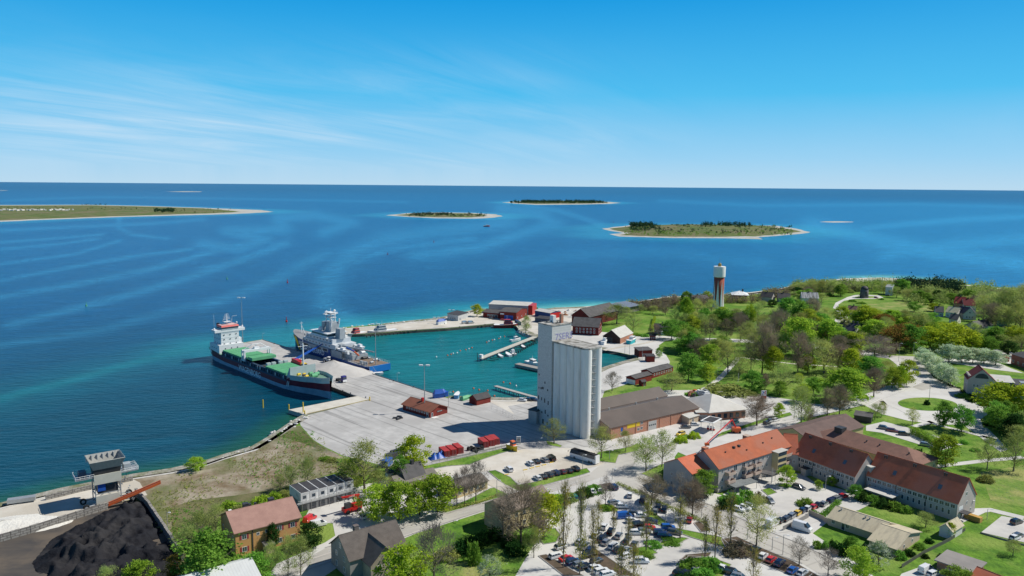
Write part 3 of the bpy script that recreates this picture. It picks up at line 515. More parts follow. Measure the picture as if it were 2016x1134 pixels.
# ================================================================ TREES
def leafmat(name, c, c2, tr=0.45, var=0.2):
    m = bpy.data.materials.new(name); m.use_nodes = True; t = m.node_tree; t.nodes.remove(t.nodes['Principled BSDF']); o = t.nodes['Material Output']
    tc_ = t.nodes.new('ShaderNodeTexCoord'); nz = N(t, 'ShaderNodeTexNoise', i_Scale=0.55, i_Detail=3.0); t.links.new(tc_.outputs['Object'], nz.inputs['Vector'])
    mr = N(t, 'ShaderNodeMapRange', i_From_Min=0.36, i_From_Max=0.64); t.links.new(nz.outputs[0], mr.inputs[0])
    mx = t.nodes.new('ShaderNodeMix'); mx.data_type = 'RGBA'; mx.inputs[6].default_value = (*c, 1); mx.inputs[7].default_value = (*c2, 1); t.links.new(mr.outputs[0], mx.inputs[0])
    oi = t.nodes.new('ShaderNodeObjectInfo'); h = t.nodes.new('ShaderNodeHueSaturation')
    a = N(t, 'ShaderNodeMapRange', i_To_Min=0.5 - 0.022, i_To_Max=0.5 + 0.022); t.links.new(oi.outputs['Random'], a.inputs[0]); t.links.new(a.outputs[0], h.inputs['Hue'])
    wn_ = t.nodes.new('ShaderNodeTexWhiteNoise'); wn_.noise_dimensions = '1D'; t.links.new(oi.outputs['Random'], wn_.inputs['W'])
    v_ = N(t, 'ShaderNodeMapRange', i_To_Min=1 - var, i_To_Max=1 + var); t.links.new(wn_.outputs[0], v_.inputs[0]); t.links.new(v_.outputs[0], h.inputs['Value'])
    t.links.new(mx.outputs[2], h.inputs['Color'])
    d = t.nodes.new('ShaderNodeBsdfDiffuse'); tl = t.nodes.new('ShaderNodeBsdfTranslucent'); ms = t.nodes.new('ShaderNodeMixShader'); ms.inputs[0].default_value = tr
    t.links.new(h.outputs[0], d.inputs[0]); t.links.new(h.outputs[0], tl.inputs[0]); t.links.new(d.outputs[0], ms.inputs[1]); t.links.new(tl.outputs[0], ms.inputs[2]); t.links.new(ms.outputs[0], o.inputs[0])
    return m
BARK = mat('bark', (0.105, 0.085, 0.065), (0.06, 0.05, 0.04), scale=3, rough=1)
BARKL = mat('pale_bark', (0.20, 0.175, 0.14), (0.11, 0.09, 0.07), scale=3, rough=1)
LM = dict(
    L=leafmat('lime_leaves', (0.42, 0.55, 0.06), (0.28, 0.42, 0.045)), G=leafmat('green_leaves', (0.25, 0.45, 0.07), (0.15, 0.31, 0.045)),
    Y=leafmat('yellow_green_leaves', (0.42, 0.52, 0.035), (0.29, 0.40, 0.035)), D=leafmat('dark_leaves', (0.045, 0.115, 0.025), (0.028, 0.07, 0.018)),
    O=leafmat('olive_buds', (0.43, 0.49, 0.14), (0.30, 0.35, 0.11)), B=leafmat('brown_twigs', (0.29, 0.24, 0.165), (0.20, 0.17, 0.12)), N=leafmat('grey_twigs', (0.28, 0.24, 0.20), (0.18, 0.155, 0.13)),
    K=leafmat('copper_leaves', (0.31, 0.19, 0.045), (0.2, 0.13, 0.035)), W=leafmat('silvery_leaves', (0.60, 0.68, 0.48), (0.44, 0.53, 0.34)), C=leafmat('conifer_needles', (0.04, 0.085, 0.04), (0.025, 0.055, 0.028), 0.2),
    P=leafmat('poplar_buds', (0.36, 0.31, 0.06), (0.24, 0.22, 0.055)), S=leafmat('blossom', (0.62, 0.64, 0.52), (0.16, 0.25, 0.08)))
def leafq(v, f, c, s, rnd, flat=0.0):
    a = Vector((rnd.gauss(0, 1), rnd.gauss(0, 1), rnd.gauss(0, 1) * (1 - flat))).normalized(); b = a.cross(Vector((rnd.gauss(0, 1), rnd.gauss(0, 1), rnd.gauss(0, 1)))).normalized()
    i = len(v); s2 = s * rnd.uniform(0.6, 1.1)
    v += [c + a * s2 * .5, c + b * s2 * .45, c - a * s2 * .5, c - b * s2 * .45]; f.append((i, i + 1, i + 2, i + 3))
def make_tree(kind, seed):
    """nominal tree 10 m tall, crown about 8 m across; returns (trunk mesh, crown mesh)"""
    rnd = random.Random(seed * 31 + ord(kind)); t = MB(); v = []; f = []
    col = kind == 'P'; con = kind == 'C'
    sparse = kind in 'OBN'
    Rw = 1.5 if col else (2.6 if con else 3.9); z0 = 1.4 if col else (0.8 if con else (2.2 if sparse else 1.6)); top = 10.0
    lean = Vector((rnd.uniform(-.3, .3), rnd.uniform(-.3, .3), 0))
    def shape(z):     # crown half width at a height
        u = (z - z0) / (top - z0)
        if con: return Rw * (1 - u) ** 0.8 + 0.1
        if col: return Rw * (math.sin(math.pi * min(1, u * 0.86 + 0.12)) ** 0.6)
        return Rw * max(0.05, math.sin(math.pi * (u * 0.80 + 0.16))) ** 0.75
    lobes = [(rnd.uniform(0, 6.28), rnd.uniform(0.08, 0.22)) for _ in range(4)]
    def wob(a): return 1 + sum(k * math.cos((i + 2) * (a - p)) for i, (p, k) in enumerate(lobes)) * 0.85
    trunk_top = 9.0 if (col or con) else (5.5 if sparse else 5.0)
    rt = 0.17 if not col else 0.13
    pts = [Vector((0, 0, -0.3)), Vector((0, 0, 1.2)) + lean * .2, Vector((0, 0, trunk_top * .6)) + lean * .7, Vector((0, 0, trunk_top)) + lean]
    rs = [rt * 1.5, rt, rt * .7, rt * .3]
    for i in range(3): t.tube(pts[i], pts[i + 1], rs[i], rs[i + 1], 7)
    tips = []
    nb = 16 if sparse else (12 if not col else 22)
    for i in range(nb):
        z = rnd.uniform(z0, trunk_top * .98) if (col or con) else rnd.uniform(1.9, trunk_top * .97)
        a = i * 2.4 + rnd.uniform(-.4, .4); base = Vector((0, 0, z)) + lean * (z / trunk_top)
        ez = min(top - .3, z + rnd.uniform(1.3, 4.0)) if not con else z + .2
        rr_ = shape(ez) * wob(a) * rnd.uniform(0.55, 0.92)
        tip = Vector((math.cos(a) * rr_, math.sin(a) * rr_, ez)); mid = base.lerp(tip, .5) + Vector((0, 0, -.25 if not col else -.5))
        t.tube(base, mid, .075, .05, 4, cap=False); t.tube(mid, tip, .05, .02, 4, cap=False); tips.append((mid, tip))
        if sparse or col:
            for j in range(4):
                s = mid.lerp(tip, rnd.random()); a2 = rnd.uniform(0, 6.28); e = s + Vector((math.cos(a2), math.sin(a2), rnd.uniform(0.2, 1.4))) * rnd.uniform(.6, 1.5)
                t.tube(s, e, .03, .012, 3, cap=False); tips.append((s, e))
    ncl = {'O': 60, 'B': 60, 'N': 46, 'P': 50, 'C': 70}.get(kind, 64)
    cl = []
    for i in range(ncl):
        z = z0 + (top - z0) * rnd.random() ** 0.85; a = rnd.uniform(0, 6.283)
        r = shape(z) * wob(a) * (rnd.random() ** (0.35 if not sparse else 0.5)) * 0.95
        cl.append(Vector((math.cos(a) * r, math.sin(a) * r, z)) + lean * .6)
    if sparse or col:    # fine twigs
        nt_ = {'O': 22, 'B': 60, 'N': 36, 'P': 8}[kind]
        for c in cl:
            hub = Vector((0, 0, max(2.0, c.z - 2.2))) + lean * .5
            d0 = (c - hub).normalized()
            for j in range(nt_):
                s = c + Vector((rnd.gauss(0, .5), rnd.gauss(0, .5), rnd.gauss(0, .5))); d = (d0 + Vector((rnd.gauss(0, .5), rnd.gauss(0, .5), rnd.gauss(.15, .4)))).normalized(); e = s + d * rnd.uniform(.5, 1.3)
                sd_ = d.orthogonal().normalized() * 0.035; i0 = len(v); v += [s - sd_, s + sd_, e]; f.append((i0, i0 + 1, i0 + 2))
    nl, ls, sp = {'L': (74, .46, .70), 'G': (74, .46, .70), 'Y': (68, .44, .72), 'D': (74, .46, .7), 'K': (62, .42, .7), 'W': (72, .42, .68), 'S': (40, .40, .6),
              'O': (30, .27, .74), 'B': (3, .2, .7), 'N': (0, .1, .5), 'P': (11, .27, .42), 'C': (50, .42, .45)}[kind]
    for c in cl:
        k = rnd.uniform(.6, 1.35)
        for j in range(int(nl * k)):
            p = c + Vector((rnd.gauss(0, 1), rnd.gauss(0, 1), rnd.gauss(0, .75))) * sp * k * .75
            if p.z > .7: leafq(v, f, p, ls, rnd)
    m = MB(); m.v = [tuple(p) for p in v]; m.f = f; m.m = [0] * len(f)
    return t.mesh('trunk', BARKL if kind in 'ONP' else BARK), m.mesh('crown', LM[kind])
PROTO = {}
def protos(kind):
    if kind not in PROTO: PROTO[kind] = [make_tree(kind, s) for s in (1, 2, 3, 4, 5, 6)]
    return PROTO[kind]
KN = dict(L=('broadleaf_tree', 'bright lime green leafy tree'), G=('broadleaf_tree', 'mid green leafy tree'), Y=('broadleaf_tree', 'yellow green leafy tree'), D=('broadleaf_tree', 'dark green dense tree'),
    O=('budding_tree', 'half open olive budding tree'), B=('bare_tree', 'brown leafless tree'), N=('bare_tree', 'grey bare branched tree'), K=('broadleaf_tree', 'copper brown leafed tree'),
    W=('silver_tree', 'pale silvery green tree'), C=('conifer_tree', 'dark conifer'), P=('poplar_tree', 'slender upright poplar'), S=('blossoming_tree', 'white blossoming tree'))
AUTO = []       # things whose label is worked out from where they stand
tr_rnd = random.Random(11)
def y_far(y): return y < 800
def tree(x, yb, yt, wpx, kind, z=0.0, hmin=2.0):
    b = P(x, yb, z); h = max(hmin, up(x, yb, yt, z)); wm = wpx * mpp(b) * (1.22 if y_far(yb) else 1.08)
    tm, cm = tr_rnd.choice(protos(kind)); nm, desc = KN[kind]
    o = thing(nm, None, 'tree', (b.x, b.y, z), tr_rnd.uniform(0, 6.28)); nomw = {'P': 3.8, 'C': 5.2}.get(kind, 7.8)
    sx_ = wm / nomw; o.scale = (sx_, sx_, h / 10.1)
    link('trunk', tm, o); link('crown', cm, o)
    AUTO.append((o, desc, x, yb, 'trees'))
    return o
# bushes: foliage mound with a short stem
def make_bush(kind, seed):
    rnd = random.Random(seed * 7 + ord(kind)); v = []; f = []; 
    for i in range(46):
        a = rnd.uniform(0, 6.28); r = rnd.random() ** .5; c = Vector((math.cos(a) * r, math.sin(a) * r, (1 - r * r * .8) * rnd.uniform(.15, .95)))
        for j in range(34): leafq(v, f, c + Vector((rnd.gauss(0, .13), rnd.gauss(0, .13), max(-c.z, rnd.gauss(0, .1)))), .17, rnd)
    for i in range(7):
        a = i * .9; c = Vector((math.cos(a) * .6, math.sin(a) * .6, .7)); s = c.cross(Vector((0, 0, 1))).normalized() * .02; k = len(v); v += [-s, s, c]; f.append((k, k + 1, k + 2))
    m = MB(); m.v = [tuple(p) for p in v]; m.f = f; m.m = [0] * len(f); return m.mesh('bush', LM[kind])
BP = {}
BD = dict(L='bright green', G='green', D='dark green', O='olive', Y='yellow green', B='brown', S='white flowering', K='copper', W='pale', N='grey leafless', C='dark evergreen', P='poplar')
def bush(x, yb, wpx, hm, kind, dpx=None, name='bush', desc=None, z=0.0):
    if (kind) not in BP: BP[kind] = [make_bush(kind, 1), make_bush(kind, 2)]
    b = P(x, yb, z); wm = wpx * mpp(b) * .5
    o = link(name, tr_rnd.choice(BP[kind])); o.location = b; o.scale = (wm, wm if dpx is None else dpx, hm); o.rotation_euler = (0, 0, tr_rnd.uniform(-.4, .4)); tag(o, None, 'bush')
    AUTO.append((o, (desc or BD[kind] + ' rounded shrub'), x, yb, 'shrubs')); return o
def hedge(pts, h, wd, kind, label, name='hedge'):
    """a clipped hedge along a line of photo pixels: leaf cards through a box"""
    rnd = random.Random(len(pts) + int(pts[0][0])); v = []; f = []; q = [P(*p) for p in pts]; o0 = q[0]
    for a, b in zip(q[:-1], q[1:]):
        L = (b - a).length; d = (b - a).normalized(); nn = Vector((-d.y, d.x, 0))
        for i in range(int(L * h * wd * 26) + 20):
            leafq(v, f, a - o0 + d * rnd.uniform(0, L) + nn * rnd.uniform(-.5, .5) * wd + Vector((0, 0, rnd.random() ** .7 * h)), .42, rnd)
    m = MB(); m.v = [tuple(p) for p in v]; m.f = f; m.m = [0] * len(f); o = m.build(name, LM[kind]); o.location = o0
    return tag(o, label, 'hedge')
TREES = '''1351 640 588 26 L;1350 606 575 24 G;1391 590 573 16 Y;1372 624 590 26 O;1400 622 592 26 O;1422 637 605 22 L;1397 669 628 24 B;1431 670 630 26 B;1458 671 622 28 B;1362 657 622 30 L;1352 687 640 38 G
1474 642 600 22 Y;1492 642 600 26 O;1548 634 588 36 G;1574 642 592 36 G;1596 640 590 36 B;1535 677 612 42 B;1500 735 638 46 B;1478 730 662 36 O;1571 702 628 58 L;1570 737 660 42 B;1626 692 632 46 L;1668 697 655 30 G
1622 735 675 62 O;1648 732 680 42 B;1674 740 688 38 Y;1710 747 704 46 G;1664 792 728 76 L;1720 782 728 42 B;1521 740 685 36 Y;1543 774 720 54 O;1376 707 668 38 B;1433 737 675 44 O;1355 750 695 38 G;1392 752 718 30 L
1506 767 738 22 B;1602 777 745 32 G;1580 792 758 34 Y;1535 778 750 24 G;1573 752 735 14 L;1490 838 782 60 B;1534 822 795 20 L;1577 838 765 46 O;1594 834 798 22 B;1628 823 768 36 B;1652 818 762 42 B
1722 826 795 24 O;1736 820 793 18 O;1796 836 805 24 O;1857 840 793 40 G;1893 850 800 42 G;1965 818 757 84 Y;2016 824 762 66 Y;1994 868 818 54 D;1862 920 860 52 L;1943 924 866 42 O;1995 928 860 54 O;1757 907 884 28 Y
2020 860 830 50 G;1975 850 822 34 G;1656 637 603 30 L;1707 642 603 46 Y;1740 647 618 32 K;1755 642 610 34 L;1782 642 612 30 O;1722 670 632 50 L;1764 690 640 52 K;1794 692 640 40 G;1812 664 615 42 O;1832 688 645 46 Y
1873 690 636 62 Y;1912 692 652 34 Y;1857 650 634 26 L;1838 613 598 20 Y;1722 713 664 66 N;1961 682 645 32 G;1948 692 663 30 G;1998 682 643 42 Y;1935 632 583 36 O;1960 642 575 46 O;1985 644 570 46 O;2012 642 563 42 O
1950 648 600 38 B;1977 652 603 42 O;2008 653 598 46 O;1816 714 686 30 W;1828 727 696 32 W;1842 740 705 34 W;1856 752 716 34 W;1871 760 726 32 W;1868 713 680 42 W;1893 714 682 32 W;1915 715 686 30 W;1937 716 687 30 W;1960 719 692 36 W
1785 759 710 28 L;1772 764 722 30 Y;1756 765 725 28 L;1214 638 600 46 O;1246 653 618 28 O;1322 668 630 32 G;1322 770 735 46 O;1298 704 684 11 G;1205 770 735 30 N;1035 657 624 22 O;1053 614 604 10 G;939 623 600 20 Y
410 1160 1052 112 G;505 1150 1092 56 G;538 1080 1032 24 D;610 1077 1030 44 D;534 1136 1072 38 O;567 1135 1060 42 O;592 1133 1058 46 O;573 962 920 34 O;606 960 905 36 O;553 968 935 32 O;395 1066 1010 56 O;425 1052 998 50 O;372 1098 1040 54 O
718 970 875 92 O;693 962 905 52 L;745 975 925 40 O;790 948 900 42 G;815 930 858 62 Y;742 1022 958 62 L;785 1024 950 70 L;862 1008 936 76 L;826 1014 950 50 L;790 1165 1077 92 Y;899 1000 935 24 N;915 994 922 36 N;937 990 913 46 N
855 1150 1043 92 N;990 1058 972 54 N;1026 1074 958 92 B;1070 1058 972 64 Y;1051 1098 1040 34 O;1098 1004 975 40 Y;963 1145 1095 44 S;1109 1118 950 28 P;1141 1132 955 26 P;1165 1140 1000 24 P;1177 1068 985 18 P;1207 1052 998 16 P
1237 1080 1018 18 P;1272 1085 985 26 P;1339 1060 980 28 P;1387 1105 1015 24 P;1407 1102 995 28 P;1438 1077 972 28 P;1482 1150 1078 28 P;1222 1160 1072 26 P;1247 1160 1076 32 P;1272 927 862 58 O;1303 919 850 44 O;1091 874 826 46 O
1184 902 842 50 O;1232 889 850 32 O;1282 994 935 56 B;1363 1018 950 54 B;1385 978 925 46 G;1340 988 930 38 N;1489 1075 983 60 O;1549 957 918 34 L;1573 1114 1060 46 N;1192 997 940 32 N;1683 982 955 28 G;1822 1038 1012 42 O
1869 1058 1030 20 Y;1630 1134 1083 44 N;1675 1088 1058 32 G;1730 1116 1070 52 S;1690 1145 1080 54 L;1885 1160 1118 54 G;1994 1094 1065 32 O;1611 964 946 16 L;1637 958 938 18 L;385 927 901 32 L;208 1160 1120 50 O;273 1160 1108 54 L;345 1160 1095 40 K
1290 668 640 22 B;1330 640 605 26 O;1310 620 596 22 B;1420 700 662 36 G;1455 745 700 36 O;1400 720 680 36 L;1480 770 730 34 G;1516 700 660 34 G;1600 705 665 40 O;1590 735 700 34 Y;1640 760 725 40 O;1690 720 690 32 B;1690 760 730 34 G;1745 742 712 32 O
1510 655 622 30 O;1545 668 635 34 G;1440 640 610 26 B;1620 665 635 30 G;1690 640 615 26 L;1695 690 655 34 O;1745 700 668 36 B;1836 640 616 22 G;1900 668 650 24 O;1800 614 594 20 G;1925 690 662 28 L;1985 700 672 30 D
1776 576 551 26 G;2010 615 568 40 B;1832 600 588 14 D;1845 590 572 18 D;1872 596 578 22 G;1890 600 580 20 D
1560 577 561 24 O;1578 577 557 28 O;1598 578 553 30 O;1618 579 553 30 O;1640 580 552 30 O;1655 583 560 24 G;1590 584 566 22 B;1570 580 566 20 D;1690 574 556 20 O;1740 578 556 22 O;1755 580 562 22 G;1765 586 566 22 O;1785 592 570 26 O;1808 594 572 28 G;1825 592 570 24 O
1850 600 578 24 O;1900 606 584 28 O;1918 608 584 28 B;1935 604 580 28 O;1905 592 570 24 G;1950 596 572 28 O;1970 592 570 24 B;1270 608 590 20 B;1290 606 588 22 B;1310 604 584 22 B;1330 602 584 20 B;1260 616 600 20 O;1285 618 602 18 O;1340 600 585 18 O;1235 620 605 20 O
1372 598 580 18 B;1500 606 592 18 O;1520 604 590 18 D'''
for row in TREES.replace('\n', ';').split(';'):
    a_ = row.split(); tree(float(a_[0]), float(a_[1]), float(a_[2]), float(a_[3]), a_[4])
BUSH = '''1428 773 84 5 O;1250 660 26 2 G;1268 662 22 2 G;1232 658 20 2 O;1825 797 11 3 D;1894 872 20 1.6 G;1941 948 28 3 O;1808 900 24 4 D;1698 985 26 3.5 D;1718 992 28 3.4 G;1740 998 28 3.2 D;1762 1003 28 3 G;1782 1008 24 2.6 G;1608 1078 18 2.4 G;1622 1079 18 2.6 G;1638 1077 16 2.6 D;1655 1090 34 4 D
880 1098 46 3.5 O;908 1088 46 4 D;930 1076 40 3.5 D;950 1068 40 4 D;975 1060 40 4 D;932 1108 30 7 G;1015 1088 46 4 D;1000 1075 30 4 D;450 1000 34 2.5 L;480 1000 34 2.2 G;515 990 36 2.6 L;540 982 34 2.4 L;470 1010 28 3 O;410 1080 50 4 O;1192 1003 24 1.4 G;1200 1002 22 1.3 Y
1285 1074 34 1.5 G;1320 1067 40 1.2 G;1270 1095 34 1.4 G;1365 1118 50 3 G;1400 1118 46 3.2 G;1385 1140 50 3 G;1350 1140 40 2.4 D;1440 1092 36 2.6 B;1460 1092 34 2.4 B;1455 1080 40 2 B;1150 975 34 3 D;1170 968 34 2.6 G;1120 985 34 3 O;1340 870 26 3 Y;1366 862 24 3 Y
1600 660 20 2 D;1678 594 14 2.5 G;1695 598 16 2.4 G;1735 590 10 2 G;1540 583 12 4 C;1528 586 12 4 C;1516 588 12 4 C;1506 590 12 4 C;1552 581 12 4 C;1485 592 10 3 C;1575 596 12 2 G;1600 596 12 2 O;1615 583 14 4 D;1634 584 14 4 D;1672 576 18 4 O;1700 572 18 4 D
1740 1065 30 1.2 G;1770 1098 26 2.4 G;1790 1092 22 2 D;1810 1080 20 2 G;1830 1068 16 1.6 D;1855 1098 16 1.4 D;1822 1098 14 1.4 D;1585 995 30 3 G;1440 990 44 4 G;1470 985 34 4 G;1495 988 26 3.4 B;1430 1000 30 4 D;1310 940 34 3 D;1330 952 30 3 D;1300 948 26 3 O
1960 745 18 2 G;1895 782 26 2.4 G;1915 790 26 2.4 D;1940 798 26 3 G;1960 838 40 3 D;1985 845 40 3 D;1920 888 18 1.6 G;560 978 26 2.4 O;640 905 24 1.6 G;655 908 24 1.6 O;675 912 26 2 G;700 920 28 2 G;1460 700 16 2 G;1365 778 30 2 G;1480 778 26 2 O'''
for row in BUSH.replace('\n', ';').split(';'):
    a_ = row.split(); bush(float(a_[0]), float(a_[1]), float(a_[2]), float(a_[3]), a_[4])
hedge([(1213, 953), (1260, 973), (1310, 998), (1350, 1014), (1386, 1030)], 1.1, 1.6, 'O', 'long clipped olive hedge between the car park and the street')
hedge([(1795, 853), (1815, 862), (1835, 873), (1850, 884)], 3.0, 4.0, 'G', 'thick green hedge behind the three cars of the upper parking bay')
hedge([(1822, 718), (1842, 745), (1875, 762), (1892, 766)], 0.8, 2.0, 'D', 'dark low hedge under the silvery trees along the road')
hedge([(1893, 772), (1915, 785), (1945, 795)], 1.6, 2.5, 'D', 'dark hedge in front of the red roofed town building')
hedge([(1595, 1010), (1618, 1020), (1640, 1002), (1652, 990)], 1.4, 2.0, 'G', 'green hedge at the end of the beige bungalow')
hedge([(1283, 652), (1286, 640), (1289, 628)], 2.6, 1.8, 'L', 'bright green clipped hedge beside the grey cottage garden')
hedge([(870, 1010), (905, 1000), (940, 992), (985, 975)], 1.0, 1.2, 'O', 'low hedge in front of the yellow brick bungalow')
# distant island woods: too many to count, read as one mass
def wood(name, spots, kind, z, hs, n, seed, label, nl=26, ls=.36):
    rnd = random.Random(seed); v = []; f = []
    for (x0, x1, y0, y1) in spots:
        for i in range(n):
            x = rnd.uniform(x0, x1); p = P(x, rnd.uniform(y0, y1), z); h = rnd.uniform(*hs); w_ = h * rnd.uniform(.5, 1.0)
            for j in range(nl):
                c = p + Vector((rnd.gauss(0, .35) * w_, rnd.gauss(0, .35) * w_, abs(rnd.gauss(.5, .28)) * h)); leafq(v, f, c, h * ls, rnd)
    m = MB(); m.v = [tuple(p) for p in v]; m.f = f; m.m = [0] * len(f); o = m.build(name, LM[kind]); tag(o, label, 'woodland', kind='stuff'); return o
rnd_f = random.Random(77)
def fill(n, x0, x1, yl, yr, dy, kinds, hpx, wpx):
    for i in range(n):
        u = rnd_f.random(); x = x0 + (x1 - x0) * u; y = yl + (yr - yl) * u + rnd_f.uniform(-dy, dy); h = rnd_f.uniform(*hpx); tree(x, y, y - h, rnd_f.uniform(*wpx), rnd_f.choice(kinds))
fill(14, 1340, 1480, 650, 640, 10, 'OOBGOG', (26, 36), (24, 32)); fill(14, 1500, 1680, 650, 655, 14, 'OGBOLG', (28, 40), (26, 36)); fill(12, 1460, 1680, 690, 700, 12, 'OOBGLO', (34, 48), (30, 40)); fill(10, 1340, 1440, 690, 700, 10, 'OGGO', (30, 40), (26, 34))
fill(9, 1700, 1830, 636, 645, 6, 'OOGLYO', (18, 26), (22, 30)); fill(8, 1700, 1850, 660, 675, 12, 'OYGLOK', (28, 40), (30, 40)); fill(8, 1940, 2016, 620, 645, 12, 'OOBO', (34, 50), (34, 46)); fill(8, 1900, 2016, 660, 690, 10, 'GOYO', (26, 36), (28, 38)); fill(6, 1960, 2016, 830, 880, 15, 'DGO', (40, 52), (36, 48)); fill(6, 1560, 1640, 590, 595, 5, 'OOG', (14, 20), (18, 24))
for sp, kd, hs_, n_, nm in (([(1235, 1300, 602, 612), (1300, 1400, 591, 604), (1400, 1500, 586, 598), (1500, 1556, 575, 588)], 'B', (3, 7), 60, 'brown leafless scrub along the shore by the water tower'), ([(1235, 1300, 600, 612), (1300, 1400, 590, 604), (1400, 1500, 585, 598), (1500, 1556, 575, 588)], 'O', (2.5, 6), 45, 'olive scrub along the shore by the water tower'),
                        ([(1560, 1660, 560, 576), (1660, 1780, 558, 574), (1780, 1960, 566, 600), (1880, 2016, 574, 612), (1780, 1900, 560, 585)], 'O', (4, 9), 130, 'olive scrub woodland covering the headland behind the windmill'), ([(1560, 1660, 562, 578), (1660, 1780, 560, 576), (1790, 1960, 570, 604), (1900, 2016, 580, 612)], 'G', (4, 8), 50, 'green scrub woodland covering the headland behind the windmill'),
                        ([(1765, 1800, 563, 574), (1800, 1880, 563, 577), (1860, 1890, 570, 582)], 'C', (6, 11), 45, 'dark pines on the headland near the point'), ([(1620, 1700, 562, 575), (1560, 1640, 566, 580)], 'B', (4, 8), 50, 'brown scrub on the headland left of the windmill')):
    wood('coastal_scrub', sp, kd, 0.0, hs_, n_, n_ + len(nm), nm, 150 if kd == 'C' else 80, .17)
zi = 3.0
wood('island_scrub', [(1240, 1300, 444, 455), (1290, 1560, 445, 462), (1330, 1470, 444, 450)], 'C', zi, (3, 7), 150, 1, 'dark scattered juniper and pine scrub over the nearest island')
wood('island_scrub', [(1230, 1560, 446, 464)], 'G', zi, (2, 5), 330, 5, 'green bushes over the nearest island')
wood('island_pines', [(1380, 1480, 442, 446), (1240, 1285, 443, 446)], 'C', 6.0, (6, 10), 60, 2, 'dark pines along the back of the nearest island')
wood('island_pines', [(1025, 1170, 396.5, 399.5), (1005, 1195, 397, 400.5)], 'C', 5.0, (7, 14), 240, 3, 'dark pine wood covering the far island')
wood('island_scrub', [(815, 890, 420.5, 424), (800, 960, 421, 427)], 'C', 2.0, (4, 8), 90, 4, 'dark scrub over the small shingle island')
wood('island_pines', [(305, 342, 414, 418)], 'C', 2.0, (6, 11), 70, 6, 'dark clump of pines on the long low peninsula')
wood('island_scrub', [(340, 460, 411, 419), (160, 215, 402.5, 404), (170, 300, 409, 414), (0, 160, 408, 414)], 'D', 2.0, (2.5, 5), 28, 7, 'scattered dark bushes on the long low peninsula')

wood('weeds', [(450, 560, 892, 955), (560, 640, 862, 940), (345, 440, 935, 1000), (300, 350, 965, 1050), (640, 700, 905, 935)], 'O', 0, (.25, .7), 260, 31, 'low dry weeds scattered over the waste ground', 14, .5)
wood('weeds', [(545, 620, 850, 885), (480, 600, 905, 960), (330, 400, 1000, 1060)], 'G', 0, (.3, .8), 160, 32, 'green weeds scattered over the waste ground', 14, .5)
wood('weeds', [(460, 600, 880, 930), (500, 680, 890, 945)], 'K', 0, (.2, .5), 200, 33, 'rust brown dead weeds over the waste ground', 12, .5)
wood('meadow_flowers', [(880, 1000, 1105, 1134), (1930, 2016, 930, 990)], 'S', 0, (.15, .3), 220, 34, 'white meadow flowers in the grass', 4, .7)
# ================================================================ BUILDINGS
def wm_(name, c, c2=None, **k): return mat(name, c, c2, **dict(dict(scale=0.35, rough=0.9), **k))
REDW = wm_('falu_red_boards', (0.24, 0.035, 0.025), (0.17, 0.03, 0.022), wavex=('X', 1.6, 0.1, 0.18)); TILE_O = wm_('orange_roof_tiles', (0.46, 0.135, 0.065), (0.34, 0.10, 0.05), scale=0.25, wavex=('Z', 2.2, .1, .25), c3=(0.38, 0.14, 0.085), s3=0.12)
TILE_R = wm_('red_brown_roof_tiles', (0.62, 0.17, 0.085), (0.44, 0.12, 0.065), scale=0.25, wavex=('Z', 2.2, .1, .3), c3=(0.52, 0.165, 0.10), s3=0.1); TILE_B = wm_('brown_roof_sheets', (0.26, 0.145, 0.11), (0.19, 0.11, 0.085), wavex=('Z', 2, .1, .25))
ROOF_H = wm_('brown_hall_roof', (0.135, 0.108, 0.092), (0.105, 0.085, 0.073), scale=0.1, rough=0.6, wavex=('X', 0.5, .1, .3)); ROOF_D = wm_('dark_roof', (0.045, 0.045, 0.05), (0.07, 0.065, 0.065), rough=0.7, wavex=('X', .8, .1, .25))
ROOF_G = wm_('grey_roof', (0.12, 0.115, 0.115), (0.08, 0.078, 0.078), wavex=('Z', 2, .1, .25)); ROOF_L = wm_('pale_sheet_roof', (0.55, 0.54, 0.50), (0.46, 0.45, 0.41), wavex=('X', .6, .1, .15)); ROOF_BE = wm_('beige_sheet_roof', (0.50, 0.44, 0.31), (0.30, 0.27, 0.21), scale=0.5, stretch=(1.6, 0.25, 1), wavex=('X', 1.2, .1, .12), lo=.45, hi=.75)
ROOF_BB = wm_('slate_blue_roof', (0.02, 0.025, 0.05), (0.035, 0.04, 0.065), rough=0.6); BRICK = wm_('red_brick', (0.52, 0.20, 0.11), (0.42, 0.155, 0.085), brick=(2.2, (0.44, 0.33, 0.26)), c3=(0.46, 0.19, 0.11), s3=.2)
RENDW = wm_('white_render', (0.66, 0.645, 0.60), (0.58, 0.565, 0.53), scale=.2); RENDG = wm_('grey_pink_render', (0.44, 0.40, 0.37), (0.38, 0.345, 0.32), scale=.2); RENDO = wm_('orange_render', (0.58, 0.32, 0.13), (0.52, 0.28, 0.115), scale=.25)
RENDY = wm_('yellow_render', (0.58, 0.47, 0.26), (0.52, 0.42, 0.24)); RENDB = wm_('beige_render', (0.52, 0.42, 0.31), (0.47, 0.38, 0.28)); RENDGR = wm_('grey_wall', (0.27, 0.26, 0.245), (0.22, 0.21, 0.20)); WALLBL = wm_('blue_cladding', (0.03, 0.075, 0.20), (0.04, 0.09, 0.22)); STEEL = wm_('galvanised_steel', (0.42, 0.43, 0.43), (0.33, 0.34, 0.34), rough=.45, metal=.4)
